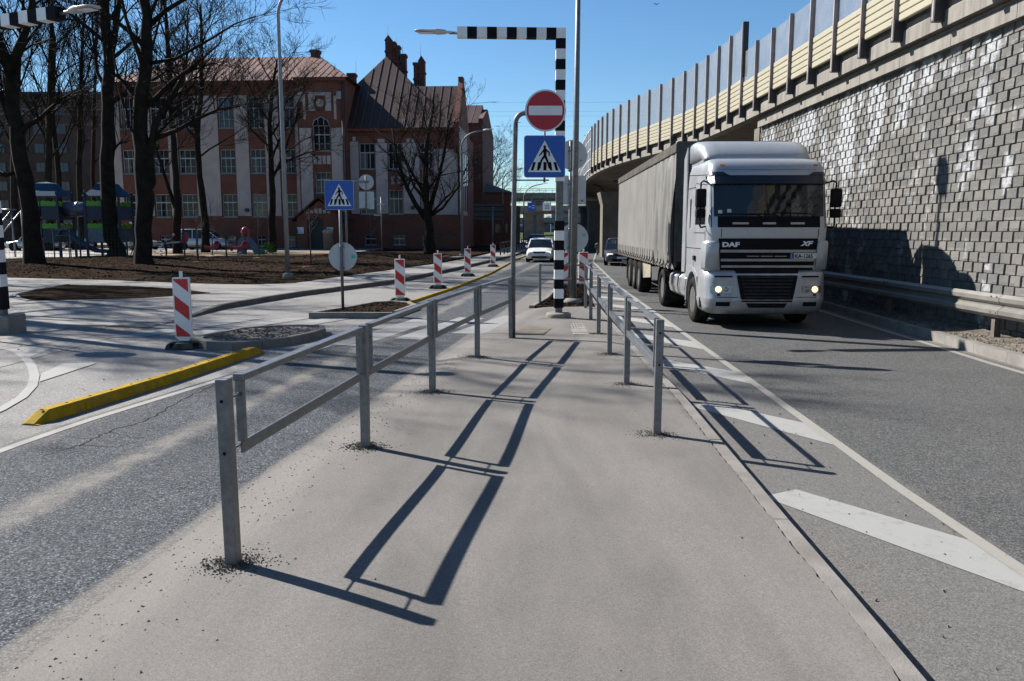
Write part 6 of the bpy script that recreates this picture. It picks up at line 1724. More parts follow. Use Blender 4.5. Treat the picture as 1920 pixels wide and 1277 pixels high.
# chimneys
def chim(x0, x1, y0, y1, v, point=False, dep=0.9):
    a, b = fac(x0, y1, v)[0], fac(x1, y1, v)[0]; c, d = fac((x0 + x1) / 2, y1, v)[1], fac((x0 + x1) / 2, y0, v)[1]
    m = MB(); m.box(a, b, v, v + dep, c, d - (.5 if point else .25)); 
    if point:
        m.prism([(a - .08, d - .55), (b + .08, d - .55), ((a + b) / 2, d)], v - .05, v + dep + .05, 'xz')
    else: m.box(a - .08, b + .08, v - .08, v + dep + .08, d - .25, d)
    m.box(a - .07, b + .07, v - .07, v + dep + .07, d - 1.7, d - 1.5)
    return obj('chimney', m, M['brick_dark'], school)
chim(723, 735, 65, 128, va + .6, True); chim(736, 741, 78, 135, va + .7); chim(742, 749, 85, 140, va + .7); chim(752.5, 761, 101, 165, va + .5)
chim(776, 784, 117, 170, va); chim(785.5, 796, 104, 170, va, True); chim(583, 597, 93, 122, VR - .5); chim(652, 665, 137, 158, 4.0)
m = MB()
for px, py, v in ((594, 76, VR), (665, 112, 4), (725, 44, va), (741, 68, va), (753, 85, va), (787, 80, va)):
    u_, z_ = fac(px, py, v); m.tube([(u_, v + .4, z_ - 2.2), (u_, v + .4, z_)], .018, 4)
obj('lightning_rod', m, M['gutter'], school)
# rear wing to the right
v2 = 15.0
def F2(px, py): return fac(px, py, v2)
c0, c1 = F2(874, 300)[0], F2(905, 300)[0]
m = MB(); m.box(c0 - 6, c1, v2, v2 + 16, -.3, F2(890, 231)[1]); m.prism([(v2, F2(890, 231)[1] - .01), (v2, F2(890, 222)[1]), (v2 + 6, F2(890, 190)[1]), (v2 + 7, F2(890, 190)[1]), (v2 + 16, F2(890, 231)[1] - .01)], c1 - .45, c1 + .05, 'yz'); obj('brick_wall', m, M['brick_dark'], school, fix=True)
m = MB(); m.poly([(c0 - 6, v2 - .3, F2(890, 231)[1]), (c1 - .46, v2 - .3, F2(890, 231)[1]), (c1 - .46, v2 + 6, F2(890, 199)[1] + 1), (c0 - 6, v2 + 6, F2(890, 199)[1] + 1), (c0 - 6, v2 + 12, F2(890, 231)[1]), (c1 - .46, v2 + 12, F2(890, 231)[1])], [(0, 1, 2, 3), (3, 2, 5, 4), (0, 4, 5, 1), (0, 3, 4), (1, 5, 2)])
r_ = obj('roof', m, M['tin_dark'], school, fix=True)
seams(r_, (c0 - 6, v2 - .3, F2(890, 231)[1]), (c1 - .46, v2 - .3, F2(890, 231)[1]), (c1 - .46, v2 + 6, F2(890, 199)[1] + 1), (c0 - 6, v2 + 6, F2(890, 199)[1] + 1), .8)
# fixed wall lamp and notice
for x, y in ((457, 397), (770, 393)):
    m = MB(); m.box(U(x), U(x) + .3, -.32, -.05, Z(y), Z(y) + .3); obj('wall_lamp', m, M['gutter'], school)
m = MB(); m.box(U(235.5), U(245), -.06, -.01, Z(424), Z(416)); sg = obj('notice', m, M['sign_white'], school)

# low brick building and neighbours
lb = thing('brick_shed', 'low brick building with a grey hipped roof right of the school', 'building', (0, 0, 0))
x0, x1 = -6.6, -0.15
m = MB(); m.box(x0, x1, 92, 104, -.2, 6.1); obj('brick_wall', m, M['brick'], lb)
m = MB(); P = [(x0 - .3, 91.6, 6.1), (x1 + .3, 91.6, 6.1), (x1 + .3, 104.5, 6.1), (x0 - .3, 104.5, 6.1), (-4.5, 98, 7.9), (-4.2, 98, 7.9)]; m.poly(P, [(0, 1, 5, 4), (1, 2, 5), (2, 3, 4, 5), (3, 0, 4), (3, 2, 1, 0)]); obj('roof', m, simple('grey_roof', (0.13, 0.11, 0.10), .8), lb, fix=True)
m = MB(); m.box(-1.9, -1.3, 91.9, 91.99, 1.6, 2.6); m.box(-.9, -.5, 91.9, 91.99, 1.6, 2.6); obj('window', m, M['glass_dark'], lb)
m = MB(); m.box(-5.2, 1.05, 104.2, 118, -.2, 5.0); o = obj('annex', m, M['concrete_dark'], lb)
M['frame_grey'] = simple('weathered_frame', (0.05, 0.05, 0.05), .7)
ap = thing('apartment_block', 'tall brown apartment block behind the bare trees at the far left', 'building', (0, 0, 0))
m = MB(); m.box(-95, -59.8, 128, 145, -.3, 22.6); obj('wall', m, simple('brown_block', (0.070, 0.048, 0.038), .9, var=.15, scale=.5, dirt=(.12, .085, .07)), ap)
m = MB(); m.box(-95.2, -59.6, 127.8, 145.2, 22.6, 23.1); obj('roof', m, M['gutter'], ap)
for i, x in enumerate((-86, -80, -76.5, -73.8, -70.2)):
    for j in range(7):
        z = 2.2 + j * 2.9; m = MB(); m.box(x - .75, x + .75, 127.86, 127.95, z, z + 1.5); o = obj('window', m, M['frame_grey'], ap)
        m = MB(); m.box(x - .65, x - .03, 127.83, 127.85, z + .1, z + 1.4); m.box(x + .03, x + .65, 127.83, 127.85, z + .1, z + 1.4); obj('pane', m, simple('pane_blue', (.02, .03, .05), .1) if (i == 0 and j == 0) else bpy.data.materials['pane_blue'], o)
# far ramps
def ramp_bridge(label, y, z0, z1, xa, xb, slope, piers):
    t = thing('road_ramp', label, 'bridge')
    m = MB(); m.loft([[(x, y, z0 + slope * x), (x, y - 1.5, z0 + .5 + slope * x), (x, y - 1.5, z1 + slope * x), (x, y + 8, z1 + slope * x), (x, y + 8, z0 + slope * x)] for x in (xa, 0, xb)], smooth=False); obj('deck', m, M['concrete'], t, fix=True)
    m = MB()
    for x in frange(xa, xb, 1.6): m.bar((x, y - 1.4, z1 + slope * x), (x, y - 1.4, z1 + 1.0 + slope * x), .08, .08)
    m.bar((xa, y - 1.4, z1 + .95 + slope * xa), (xb, y - 1.4, z1 + .95 + slope * xb), .08, .12); m.bar((xa, y - 1.4, z1 + .5 + slope * xa), (xb, y - 1.4, z1 + .5 + slope * xb), .08, .08); obj('railing', m, M['galv_dull'], t)
    for x, w in piers:
        m = MB(); m.box(x - w / 2, x + w / 2, y, y + 2.5, -.3, z0 + slope * x); obj('pier', m, M['concrete_dark'], t)
    return t
ramp_bridge('lower far road ramp crossing behind the white car', 150, 4.9, 6.3, -4, 26, 0.01, ((3.0, 1.8), (5.2, 1.4), (16, 2)))
ramp_bridge('upper far road ramp high above the other one', 205, 9.3, 11.2, -6, 60, -0.0, ((6.6, 3.0), (22, 2)))
ramp_bridge('lowest distant road overpass on the horizon', 330, 4.5, 7.0, 2, 90, 0.0, ((14, 2), (24, 2), (34, 2)))
for nm, X, mt, lab in (('sign_blue', 3.55, 'sign_blue', 'blue overhead direction sign on the far lower ramp'), ('sign_white', 6.35, 'sign_white', 'white overhead sign with rows of text on the far lower ramp')):
    t = thing('overhead_sign', lab, 'traffic sign', (X, 147, 0))
    m = MB(); m.box(-.75, .75, 0, .1, 5.4, 6.9); b = obj('board', m, M[mt], t); m = MB(); m.box(-.06, .06, .12, .2, 4.6, 7.6); obj('mast', m, M['galv_dull'], t)
    m = MB()
    if X < 5: m.box(.1, .55, -.03, -.005, 6.3, 6.4); m.box(.1, .55, -.03, -.005, 5.85, 5.95); m.box(-.6, -.05, -.03, -.005, 6.05, 6.15); m.prism([(-.65, 6.1), (-.5, 6.25), (-.5, 5.95)], -.03, -.005, 'xz')
    else:
        for k in range(3): m.box(-.4, .4, -.03, -.005, 5.7 + k * .3, 5.8 + k * .3)
    obj('print', m, M['sign_white'] if X < 5 else M['gutter'], b)
m = MB(); rnd = random.Random(5)
P = []; n_ = 40
for i in range(n_ + 1):
    x = -60 + 300 * i / n_; P += [(x, 170, -.3), (x, 230, 1.2 + .5 * math.sin(i * .7)), (x, 300, 1.0)]
m.poly(P, [(3 * i + j, 3 * i + j + 1, 3 * i + j + 4, 3 * i + j + 3) for i in range(n_) for j in (0, 1)], True); obj('hill', m, simple('grass_slope', (0.04, 0.05, 0.02), .95, var=.3, scale=.1), kind='structure', fix=True)
for i, (x, w, h, c) in enumerate(((14, 5, 10, (.16, .2, .26)), (25, 9, 14, (.22, .24, .27)), (38, 12, 11, (.25, .22, .2)), (60, 14, 16, (.2, .2, .22)))):
    t = thing('office_block', ['narrow blue grey', 'pale grey', 'brownish', 'wide grey'][i] + ' distant block beyond the lowest overpass', 'building')
    m = MB(); m.box(x - w / 2, x + w / 2, 420, 430, -.3, h); obj('wall', m, simple('far_block%d' % i, c, .8), t)
    m = MB()
    for k in range(int(h / 3)): m.box(x - w / 2 + .3, x + w / 2 - .3, 419.85, 419.99, 1.2 + 3 * k, 2.6 + 3 * k)
    obj('window', m, M['gutter'], t)
m = MB(); rnd = random.Random(12); x = -500
while x < 900:
    w = rnd.uniform(12, 34); h = rnd.uniform(7, 17); y = 820 + rnd.uniform(-20, 20)
    m.lathe([(w * .5, -2), (w * .52, h * .35), (w * .4, h * .75), (w * .15, h), (0.0, h * 1.03)], (x, y, 0), n=9, smooth=True); x += w * .5
obj('distant_trees', m, simple('haze_blue_woods', (0.075, 0.10, 0.13), .95, var=.25, scale=.05), label='added haze coloured band of distant woods on the horizon', kind='stuff')  # band added to cover the pale horizon, haze put into its colour
# small posts and low rail by the left road in the distance
t = thing('roadside_fence', 'dark low fence beside the far sidewalk near the white car', 'fence')
m = MB()
for y in frange(58, 90, 2.5): m.box(KS(y) - .9, KS(y) - .8, y - .05, y + .05, 0, 1.05)
obj('post', m, M['gutter'], t)
m = MB()
for a, b in zip(frange(58, 90, 2.5), frange(58, 90, 2.5)[1:]):
    for z in (.5, .98): m.bar((KS(a) - .85, a, z), (KS(b) - .85, b, z), .05, .06)
obj('rail', m, M['gutter'], t)
t = thing('guard_rail', 'short crash barrier in the shade below the bridge deck', 'guard rail')
m = MB()
for y in (61, 64, 67, 70): m.box(6.3 + (y - 60) * .12, 6.4 + (y - 60) * .12, y - .05, y + .05, 0, .75)
m.bar((6.2, 60, .68), (7.6, 71, .68), .08, .28); obj('rail_beam', m, M['rail'], t)
# overhead wires and birds
t = thing('overhead_wires', 'thin overhead wires crossing the sky above the road', 'wires')
m = MB()
for dy, z in ((0, 20.3), (1.2, 19.2), (2.4, 18.7), (4, 17.4)):
    m.tube([(-120 + 24 * k, 120 + dy, z + 3.0 * ((k - 5) / 5) ** 2 * .3) for k in range(11)], .011, 3)
obj('wire', m, M['gutter'], t)
def bird(label, px, py, Y):
    p = from_px(px, py, Y=Y); m = MB()
    m.lathe([(.0, -.12), (.04, -.04), (.035, .06), (.0, .13)], (0, 0, 0), axis='y', n=8)
    for s in (-1, 1): m.poly([(0, -.06, 0), (s * .16, 0, .07), (s * .2, .07, .04), (0, .08, 0)], [(0, 1, 2, 3), (3, 2, 1, 0)])
    obj('bird', m, M['gutter'], loc=tuple(p), label=label, cat='bird')
bird('small bird high up near the top edge of the sky', 1231, 8, 60); bird('tiny bird left of the noise barrier', 1099, 255, 70); bird('tiny bird left of the cranked sign pole', 933, 237, 70); bird('tiny bird just right of the cranked sign pole top', 973, 230, 75)

# ------------------------------------------------------------------ bare trees
def tree(label, path, radii, seed, spread=1.0, levels=4, nb=11, start=0.35, blen=0.42, group='bare trees between the plaza and the school', forks=(), dens=1.0, droop=0.0):
    """path: trunk polyline in world space; branches grow from its upper part"""
    rnd = random.Random(seed)
    base = Vector(path[0]); t = thing('tree', label, 'tree', tuple(base), 0, group)
    tm = MB(); lm = MB(); tw = MB()
    P = [Vector(p) - base for p in path]
    # refine the trunk with a slight wobble
    Q = [P[0]]; Rr = [radii[0]]
    for i in range(len(P) - 1):
        for k in range(1, 4):
            s = k / 3; q = P[i].lerp(P[i + 1], s)
            if k < 3: q += Vector((rnd.uniform(-1, 1), rnd.uniform(-1, 1), 0)) * radii[i] * .25
            Q.append(q); Rr.append((radii[i] + (radii[i + 1] - radii[i]) * s) * rnd.uniform(.95, 1.05))
    Q2 = [Q[0] - Vector((0, 0, .3)), Q[0] + Vector((0, 0, 0.02))] + Q[1:]; R2 = [radii[0] * 1.45, radii[0] * 1.25] + Rr[1:]
    if Q[1].z > 1.2: Q2.insert(2, Q[0].lerp(Q[1], .5 / Q[1].z)); R2.insert(2, radii[0] * 1.02)
    tm.tube(Q2, R2, 12, smooth=True)
    H = P[-1].z
    def branch(p, d, L, r, lev):
        n = 5 if lev <= 2 else 4; pts = [p]; rr = [r]; dd = d.normalized()
        for i in range(n):
            dd = (dd + Vector((rnd.gauss(0, .16), rnd.gauss(0, .16), rnd.gauss(0, .12) + .05 - droop)) * (1.0 if lev > 1 else .8)).normalized()
            pts.append(pts[-1] + dd * (L / n)); rr.append(r * (1 - .85 * (i + 1) / n) + .004)
        (lm if lev <= 1 else tw).tube(pts, rr, 6 if lev <= 1 else 3, caps=False, smooth=lev <= 1)
        if lev >= levels: return
        k = int((6 if lev == 1 else 6 if lev == 2 else 5) * dens + rnd.random())
        for j in range(k):
            s = rnd.uniform(.22, 1.0); i = min(n - 1, int(s * n)); q = pts[i].lerp(pts[i + 1], s * n - i); ax = (pts[i + 1] - pts[i]).normalized()
            o = ax.orthogonal().normalized(); o.rotate(Matrix.Rotation(rnd.uniform(0, 6.283), 3, ax))
            nd = (ax * rnd.uniform(.6, 1.1) + o * rnd.uniform(.5, 1.0) * spread + Vector((0, 0, .22)))
            branch(q, nd, L * rnd.uniform(.42, .68) * (1.1 - .4 * s), max(.006, rr[i] * .55), lev + 1)
    tot = [0]
    for a, b in zip(Q, Q[1:]): tot.append(tot[-1] + (b - a).length)
    for k in range(nb):
        s = start + (1 - start) * (k + rnd.random() * .8) / nb; L = s * tot[-1]
        i = max(j for j in range(len(tot) - 1) if tot[j] <= L); q = Q[i].lerp(Q[i + 1], (L - tot[i]) / (tot[i + 1] - tot[i])); ax = (Q[i + 1] - Q[i]).normalized()
        a = k * 2.4 + rnd.uniform(-.5, .5); o = Vector((math.cos(a), math.sin(a), 0))
        rad = Rr[i] * rnd.uniform(.32, .5)
        branch(q, ax * rnd.uniform(.5, .95) + o * spread * rnd.uniform(.6, 1.0), H * blen * rnd.uniform(.6, 1.05) * (1.15 - .55 * s), rad, 1)
    for (fp, fr) in forks:      # named big limbs
        F_ = [Vector(p) - base for p in fp]; lm.tube(F_, fr, 9, caps=True)
        for k in range(max(4, int(7 * dens))):
            s = .3 + .7 * (k + rnd.random()) / 7; i = min(len(F_) - 2, int(min(.999, s) * (len(F_) - 1))); q = F_[i].lerp(F_[i + 1], min(.999, s) * (len(F_) - 1) - i); ax = (F_[i + 1] - F_[i]).normalized()
            a = rnd.uniform(0, 6.28); o = Vector((math.cos(a), math.sin(a), .2))
            branch(q, ax * .7 + o * .8 * spread, H * blen * rnd.uniform(.35, .7), fr[i] * .42, 2)
    obj('trunk', tm, M['bark'], t); obj('limbs', lm, M['bark'], t)
    obj('crown', tw, M['twig'], t)
    return t
def TP(Y, *pts): return [tuple(from_px(x, y, Y=Y)) for x, y in pts]
def base_at(px, py, z=0.12): 
    p = from_px(px, py, z=z); return p
b = base_at(66, 503); Y = b.y
tree('thick dark tree at the left that leans left and forks, before the play tower', [tuple(b)] + TP(Y, (58, 400), (38, 300), (22, 200), (18, 125), (-30, 20), (-60, -120)), [.42, .36, .33, .30, .27, .18, .10], 1, nb=9, start=.40, blen=.34, levels=4,
     forks=[(TP(Y, (20, 135), (30, 100), (48, 60), (60, 10), (66, -60), (60, -140)), [.24, .19, .16, .14, .11, .06]), (TP(Y, (30, 250), (5, 190), (-15, 150), (-60, 60)), [.16, .13, .10, .06]), (TP(Y, (34, 320), (10, 330), (-30, 300)), [.10, .08, .05])])
b = base_at(218, 486); Y = b.y
tree('very thick dark straight tree, left one of the pair before the school', [tuple(b)] + TP(Y, (207, 420), (200, 300), (203, 200), (205, 110), (195, 0), (188, -110), (186, -200)), [.50, .43, .40, .36, .31, .25, .16, .1], 2, nb=13, start=.42, blen=.36,
     forks=[(TP(Y, (206, 115), (216, 60), (224, 0), (232, -90)), [.22, .17, .14, .08]), (TP(Y, (207, 290), (222, 270), (238, 266)), [.09, .06, .04])])
b = base_at(271, 503); Y = b.y
tree('thickest dark tree with a burl, right one of the pair before the school', [tuple(b)] + TP(Y, (268, 430), (270, 350), (262, 250), (270, 150), (274, 60), (272, -30), (268, -160)), [.40, .38, .37, .33, .28, .24, .20, .12], 3, nb=11, start=.42, blen=.38,
     forks=[(TP(Y, (270, 370), (284, 340), (280, 290), (292, 230), (322, 180), (345, 140)), [.22, .21, .18, .15, .11, .06]), (TP(Y, (286, 262), (330, 245), (372, 222), (410, 205), (450, 200)), [.11, .10, .08, .06, .03]), (TP(Y, (278, 50), (310, 20), (360, -10), (420, -60)), [.12, .1, .08, .05]),
            (TP(Y, (276, 120), (330, 110), (400, 70), (440, 45), (480, 30)), [.09, .075, .05, .035, .02])])
b = Vector(TP(58, (333, 462))[0]); b.z = .15
tree('slender tree forking halfway up in front of the left school windows', [tuple(b)] + TP(58, (333, 400), (330, 330), (322, 230), (318, 130), (312, 40), (306, -40)), [.30, .26, .22, .20, .17, .12, .07], 4, nb=13, start=.45, blen=.34, forks=[(TP(58, (331, 395), (312, 340), (296, 290), (288, 260)), [.16, .12, .09, .05]), (TP(58, (322, 235), (335, 190), (350, 120), (352, 20)), [.13, .11, .09, .05])])
b = Vector(TP(61, (385, 464))[0]); b.z = .15
tree('bare tree slightly leaning left, in front of the minivan bonnet', [tuple(b)] + TP(61, (383, 400), (374, 330), (370, 250), (378, 170), (378, 90), (376, 10)), [.30, .26, .22, .20, .16, .12, .07], 5, nb=13, start=.38, blen=.40, forks=[(TP(61, (372, 262), (358, 210), (348, 170), (345, 110)), [.12, .1, .07, .04])])
b = Vector(TP(62, (509, 462))[0]); b.z = .15
tree('tree with arching boughs left of the pavilion gable', [tuple(b)] + TP(62, (511, 390), (508, 300), (505, 230), (512, 160), (520, 110)), [.32, .26, .21, .17, .12, .05], 6, nb=15, start=.36, blen=.50, droop=.02, forks=[(TP(62, (508, 330), (540, 300), (580, 285), (600, 300)), [.11, .09, .06, .03])])
b = Vector(TP(56, (807, 468))[0]); b.z = .45
tree('broad round crowned bare tree on an earth mound before the dark tiled roof', [tuple(b)] + TP(56, (806, 430), (800, 390), (797, 340), (800, 280), (808, 220)), [.38, .32, .27, .20, .14, .07], 7, spread=1.05, nb=14, start=.25, blen=.60, dens=0.85,
     forks=[(TP(56, (802, 415), (780, 385), (762, 350), (745, 300), (735, 240)), [.2, .17, .14, .1, .04]), (TP(56, (803, 400), (818, 350), (830, 300), (840, 240), (850, 200)), [.18, .14, .11, .08, .04]), (TP(56, (800, 370), (770, 320), (750, 280), (700, 240)), [.12, .1, .07, .04]), (TP(56, (806, 405), (830, 390), (860, 350), (880, 300)), [.12, .1, .06, .03])])
for i, (px, by, Yd, topx, r, lab) in enumerate(((92, 440, 66, 98, .26, 'dark many stemmed tree between leaning tree and play tube'), (112, 440, 72, 92, .22, 'thin tree just right of the many stemmed one'), (150, 440, 70, 158, .22, 'thin straight tree before the gap beside the apartment block'),
                                               (28, 440, 68, 44, .26, 'thin curved tree behind the leaning thick tree'), (176, 445, 84, 184, .2, 'faint tree in the bright gap beside the apartment block'), (-20, 440, 62, -30, .28, 'tree just outside the left picture edge behind the disc'))):
    b = Vector(TP(Yd, (px, by))[0]); b.z = .15; mx = (px + topx) / 2
    tree(lab, [tuple(b)] + TP(Yd, (px - 2, 330), (mx - 4, 200), (mx, 100), (topx, 0), (topx, -60)), [r * 1.2, r, r * .8, r * .6, r * .4, r * .2], 20 + i, nb=14, start=.3, blen=.38, spread=.6, dens=1.0)
# two trees outside the picture on the left whose shadows reach the plaza
tree('bare tree standing left of the picture, its shadow on the plaza', [(-25.5, 28.0, 0), (-25.6, 28, 3), (-25.2, 28, 7), (-25.5, 28.2, 12), (-25.3, 28, 17)], [.34, .3, .24, .16, .05], 31, nb=13, start=.3, blen=.42)
tree('second bare tree standing left of the picture, farther back', [(-31, 34.0, 0), (-31, 34, 3), (-30.6, 34, 7), (-31, 34.2, 12), (-31, 34, 18)], [.34, .3, .24, .16, .05], 32, nb=13, start=.3, blen=.42)
b = Vector(TP(135, (912, 440))[0]); b.z = 0
tree('fine twigged bare tree behind the right end of the school', [tuple(b)] + TP(135, (912, 400), (914, 350), (912, 310), (914, 275)), [.35, .3, .22, .14, .05], 41, nb=18, start=.12, blen=.55, group=None, dens=1.1)
for i_, (x_, y_) in enumerate(((-19.5, 21.5), (-23.5, 24.0), (-28, 21.0), (-36, 30))):
    tree(['bare tree left of the picture beside the striped mast', 'tall bare tree left of the picture behind the striped mast', 'bare tree farther left outside the picture', 'bare tree far outside the left picture edge'][i_], [(x_, y_, 0), (x_ - .1, y_, 3), (x_ + .2, y_, 7), (x_, y_ + .2, 12), (x_ + .1, y_, 17)], [.30, .26, .22, .15, .05], 51 + i_, nb=12, start=.3, blen=.42)
# saplings with stakes
def sapling(label, px, py, top):
    p = from_px(px, py, z=.15); x, y = p.x, p.y; h = from_px(px, top, Y=y).z
    t = thing('sapling', label, 'sapling', (x, y, .1), 0, 'young trees on the soil before the school'); rnd = random.Random(px)
    m = MB(); m.tube([(0, 0, 0), (.02, 0, h * .5), (-.02, .02, h)], [.035, .028, .008], 6); obj('trunk', m, M['sapling'], t)
    m = MB()
    for k in range(16):
        z = h * rnd.uniform(.45, .98); a = rnd.uniform(0, 6.28); L = rnd.uniform(.3, .9)
        m.tube([(0, 0, z), (L * .5 * math.cos(a), L * .5 * math.sin(a), z + L * .45), (L * .7 * math.cos(a), L * .7 * math.sin(a), z + L)], [.013, .009, .004], 3, caps=False)
    obj('crown', m, M['sapling'], t)
    m = MB(); m.lathe([(.45, 0.0), (.35, .06), (.0, .10)], (0, 0, .02), n=14); obj('mulch', m, simple('mulch', (.09, .04, .025), .95, var=.4, scale=20) if 'mulch' not in bpy.data.materials else bpy.data.materials['mulch'], t)
sapling('young staked tree in the soil in front of the leaning slender tree', 372, 492, 395)
sapling('thin young tree between the minivan and the red ball', 399, 480, 375)
sapling('young tree in the soil left of the small crosswalk sign', 583, 500, 395)
sapling('young tree left of the tall pale lamp post by the fence', 486, 484, 365)
sapling('young tree in the soil right of the small crosswalk sign', 696, 478, 390)

# ------------------------------------------------------------------ playground
M['navy'] = simple('navy_panel', (0.012, 0.022, 0.05), .5); M['lime'] = simple('lime_panel', (0.10, 0.33, 0.02), .5); M['play_roof'] = simple('blue_play_roof', (0.025, 0.065, 0.11), .8)
M['play_grey'] = simple('grey_blue_plastic', (0.10, 0.13, 0.19), .35); M['play_red'] = simple('red_plastic', (0.35, 0.012, 0.018), .35); M['steel'] = M['galv']
def tower(label, px, Yd, w=2.0, H1=1.15, H2=2.5):
    p = from_px(px, 440, Y=Yd); t = thing('play_tower', label, 'play tower', (p.x, Yd, .2), R(4))
    for sx in (-1, 1):
        for sy in (-1, 1):
            m = MB(); m.box(sx * w / 2 - .06, sx * w / 2 + .06, sy * w / 2 - .06, sy * w / 2 + .06, 0, 3.95); m.lathe([(.0, 4.02), (.07, 3.95)], (sx * w / 2, sy * w / 2, 0), n=10); obj('post', m, M['navy'], t)
    m = MB(); m.box(-w / 2, w / 2, -w / 2, w / 2, H1 - .1, H1); m.box(-w / 2, w / 2, -w / 2, w / 2, H2 - .1, H2); obj('deck', m, M['play_red'], t)
    for z0 in (H1, H2):
        for a, b in ((-w / 2 + .07, -.04), (.04, w / 2 - .07)):
            for sy in (-1, 1):
                if z0 == H1 and sy == -1 and a > 0: pass
                m = MB(); m.box(a, b, sy * w / 2 - .02, sy * w / 2 + .02, z0 - .2, z0 + .62); obj('panel', m, M['navy'] if z0 == H2 or a > 0 else M['play_grey'], t)
                m = MB(); m.prism([(a, z0 + .63), (b, z0 + .63), (b, z0 + .88), (b - .12, z0 + .95), (b - .3, z0 + .88), ((a + b) / 2, z0 + .95), (a + .3, z0 + .88), (a + .12, z0 + .95), (a, z0 + .88)], sy * w / 2 - .025, sy * w / 2 + .025, 'xz'); obj('green_panel', m, M['lime'], t, fix=True)
        for sx in (-1, 1):
            m = MB(); m.box(sx * w / 2 - .02, sx * w / 2 + .02, -w / 2 + .07, w / 2 - .07, z0 - .2, z0 + .62); obj('panel', m, M['navy'], t)
    m = MB(); r_ = w / 2 + .12; rg = [[(sx * r_ * k, sy * r_ * k, z) for sx, sy in ((-1, -1), (1, -1), (1, 1), (-1, 1))] for k, z in ((1, 3.72), (.62, 4.12), (.42, 4.5), (.0, 4.62))]
    m.loft(rg, smooth=False); obj('roof', m, M['play_roof'], t, fix=True)
    return t, p.x
t1, tx1 = tower('left play tower with blue roof and lime green panels', 95, 50)
t2, tx2 = tower('right play tower with blue roof partly behind the thick tree', 208, 50)
t = thing('play_tube', 'grey blue crawl tube joining the two play towers', 'play tube', ((tx1 + tx2) / 2, 50, .2))
hl = (tx2 - tx1) / 2 - 1.05
m = MB(); m.lathe([(.40, -hl), (.44, -hl), (.44, hl), (.40, hl)], (0, 0, 2.95), axis='x', n=20); m.lathe([(.47, -.05), (.47, .05)], (0, 0, 2.95), axis='x', n=20); obj('tube', m, M['play_grey'], t, fix=True)
t = thing('slide', 'blue slide coming down between the two play towers', 'slide', (tx1 + 1.0, 49.4, .2))
m = MB(); sp = [(0.0, 1.45), (.5, 1.3), (1.6, .55), (2.1, .32), (2.7, .28)]
m.loft([[(x, -.28, z + .22), (x, -.25, z), (x, .25, z), (x, .28, z + .22), (x, .24, z + .22), (x, .21, z + .05), (x, -.21, z + .05), (x, -.24, z + .22)] for x, z in sp], smooth=False); obj('chute', m, simple('slide_blue', (.03, .06, .14), .3), t, fix=True)
m = MB(); m.tube([(.4, 0, 0), (.4, 0, 1.3)], .03, 6); m.tube([(2.4, 0, 0), (2.4, 0, .3)], .03, 6); obj('support', m, M['navy'], t)
t = thing('climbing_bars', 'pale steel climbing bars before the play tube', 'climbing frame', (tx2 - 1.9, 48.6, .2))
m = MB()
for x in (-.9, .1): m.tube([(x, 0, 0), (x, 0, 1.8)], .035, 6)
for z in (.9, 1.35, 1.7): m.tube([(-.9, 0, z), (.1, 0, z)], .025, 6)
m.tube([(-.9, 0, 1.0), (-.7, .3, 1.6), (-.1, .5, 2.1)], .03, 6); obj('bars', m, M['steel'], t)
t = thing('climbing_net', 'slanted rope ladder with pale poles left of the play tower', 'climbing net', (-31.4, 50.5, .2))
m = MB(); m.tube([(-2.3, 0, .2), (.2, 0, 2.9)], .04, 6); m.tube([(-2.3, 1, .2), (.2, 1, 2.9)], .04, 6); m.tube([(.2, 0, 0), (.2, 0, 2.9)], .05, 6); m.tube([(-.6, 0, 2.95), (.5, 0, 2.95)], .05, 6); m.tube([(.2, 1, 0), (.2, 1, 2.9)], .05, 6); obj('pole', m, M['steel'], t)
# wire fence with green posts
t = thing('wire_fence', 'low wire mesh fence with green posts along the playground front', 'fence')
m_g = simple('green_post', (0.012, 0.05, 0.03), .6)
fx = [(-40, 45.3), (-29.6, 45.3), (-27.0, 45.4), (-24.4, 45.5), (-21.8, 45.6)]
for x, y in fx:
    m = MB(); m.box(x - .035, x + .035, y - .035, y + .035, .1, 2.1); obj('post', m, m_g, t)
m = MB(); m.box(-42, -20.5, 45.42, 45.52, .05, .27); obj('plinth', m, M['gutter'], t)
m = MB(); rn = frange(-42, -20.6, .2)
for x in rn: m.bar((x, 45.46, .25), (x, 45.46, 1.95), .008, .008)
for z in frange(.35, 1.95, .2): m.bar((-42, 45.47, z), (-20.6, 45.47, z), .008, .008)
obj('wire_mesh', m, m_g, t, kind='stuff')
t = thing('wire_fence', 'row of green fence posts before the red spring riders', 'fence')
for px, py in ((347, 486), (425, 484), (371, 490), (559, 470), (462, 478)):
    p = from_px(px, py, z=.15); m = MB(); m.box(p.x - .04, p.x + .04, p.y - .04, p.y + .04, .1, 2.0); obj('post', m, m_g, t)
t = thing('iron_fence', 'dark iron railing along the foot of the school wall', 'fence')
m = MB(); 
for x in frange(-15.2, -5.0, .35): m.box(x - .015, x + .015, 72.4, 72.43, .1, 1.6)
for z in (.3, 1.5): m.box(-15.3, -4.9, 72.39, 72.44, z, z + .05)
obj('bar', m, M['gutter'], t)
t = thing('notice_pillar', 'pale stone litter pillar beside the school porch', 'litter bin', (*from_px(616, 470, Y=69).to_2d(), .1))
m = MB(); m.lathe([(.42, 0), (.42, 1.5), (.46, 1.5), (.46, 1.75), (.3, 1.85)], (0, 0, 0), n=16); obj('body', m, simple('stone_bin', (.3, .25, .2), .8), t)
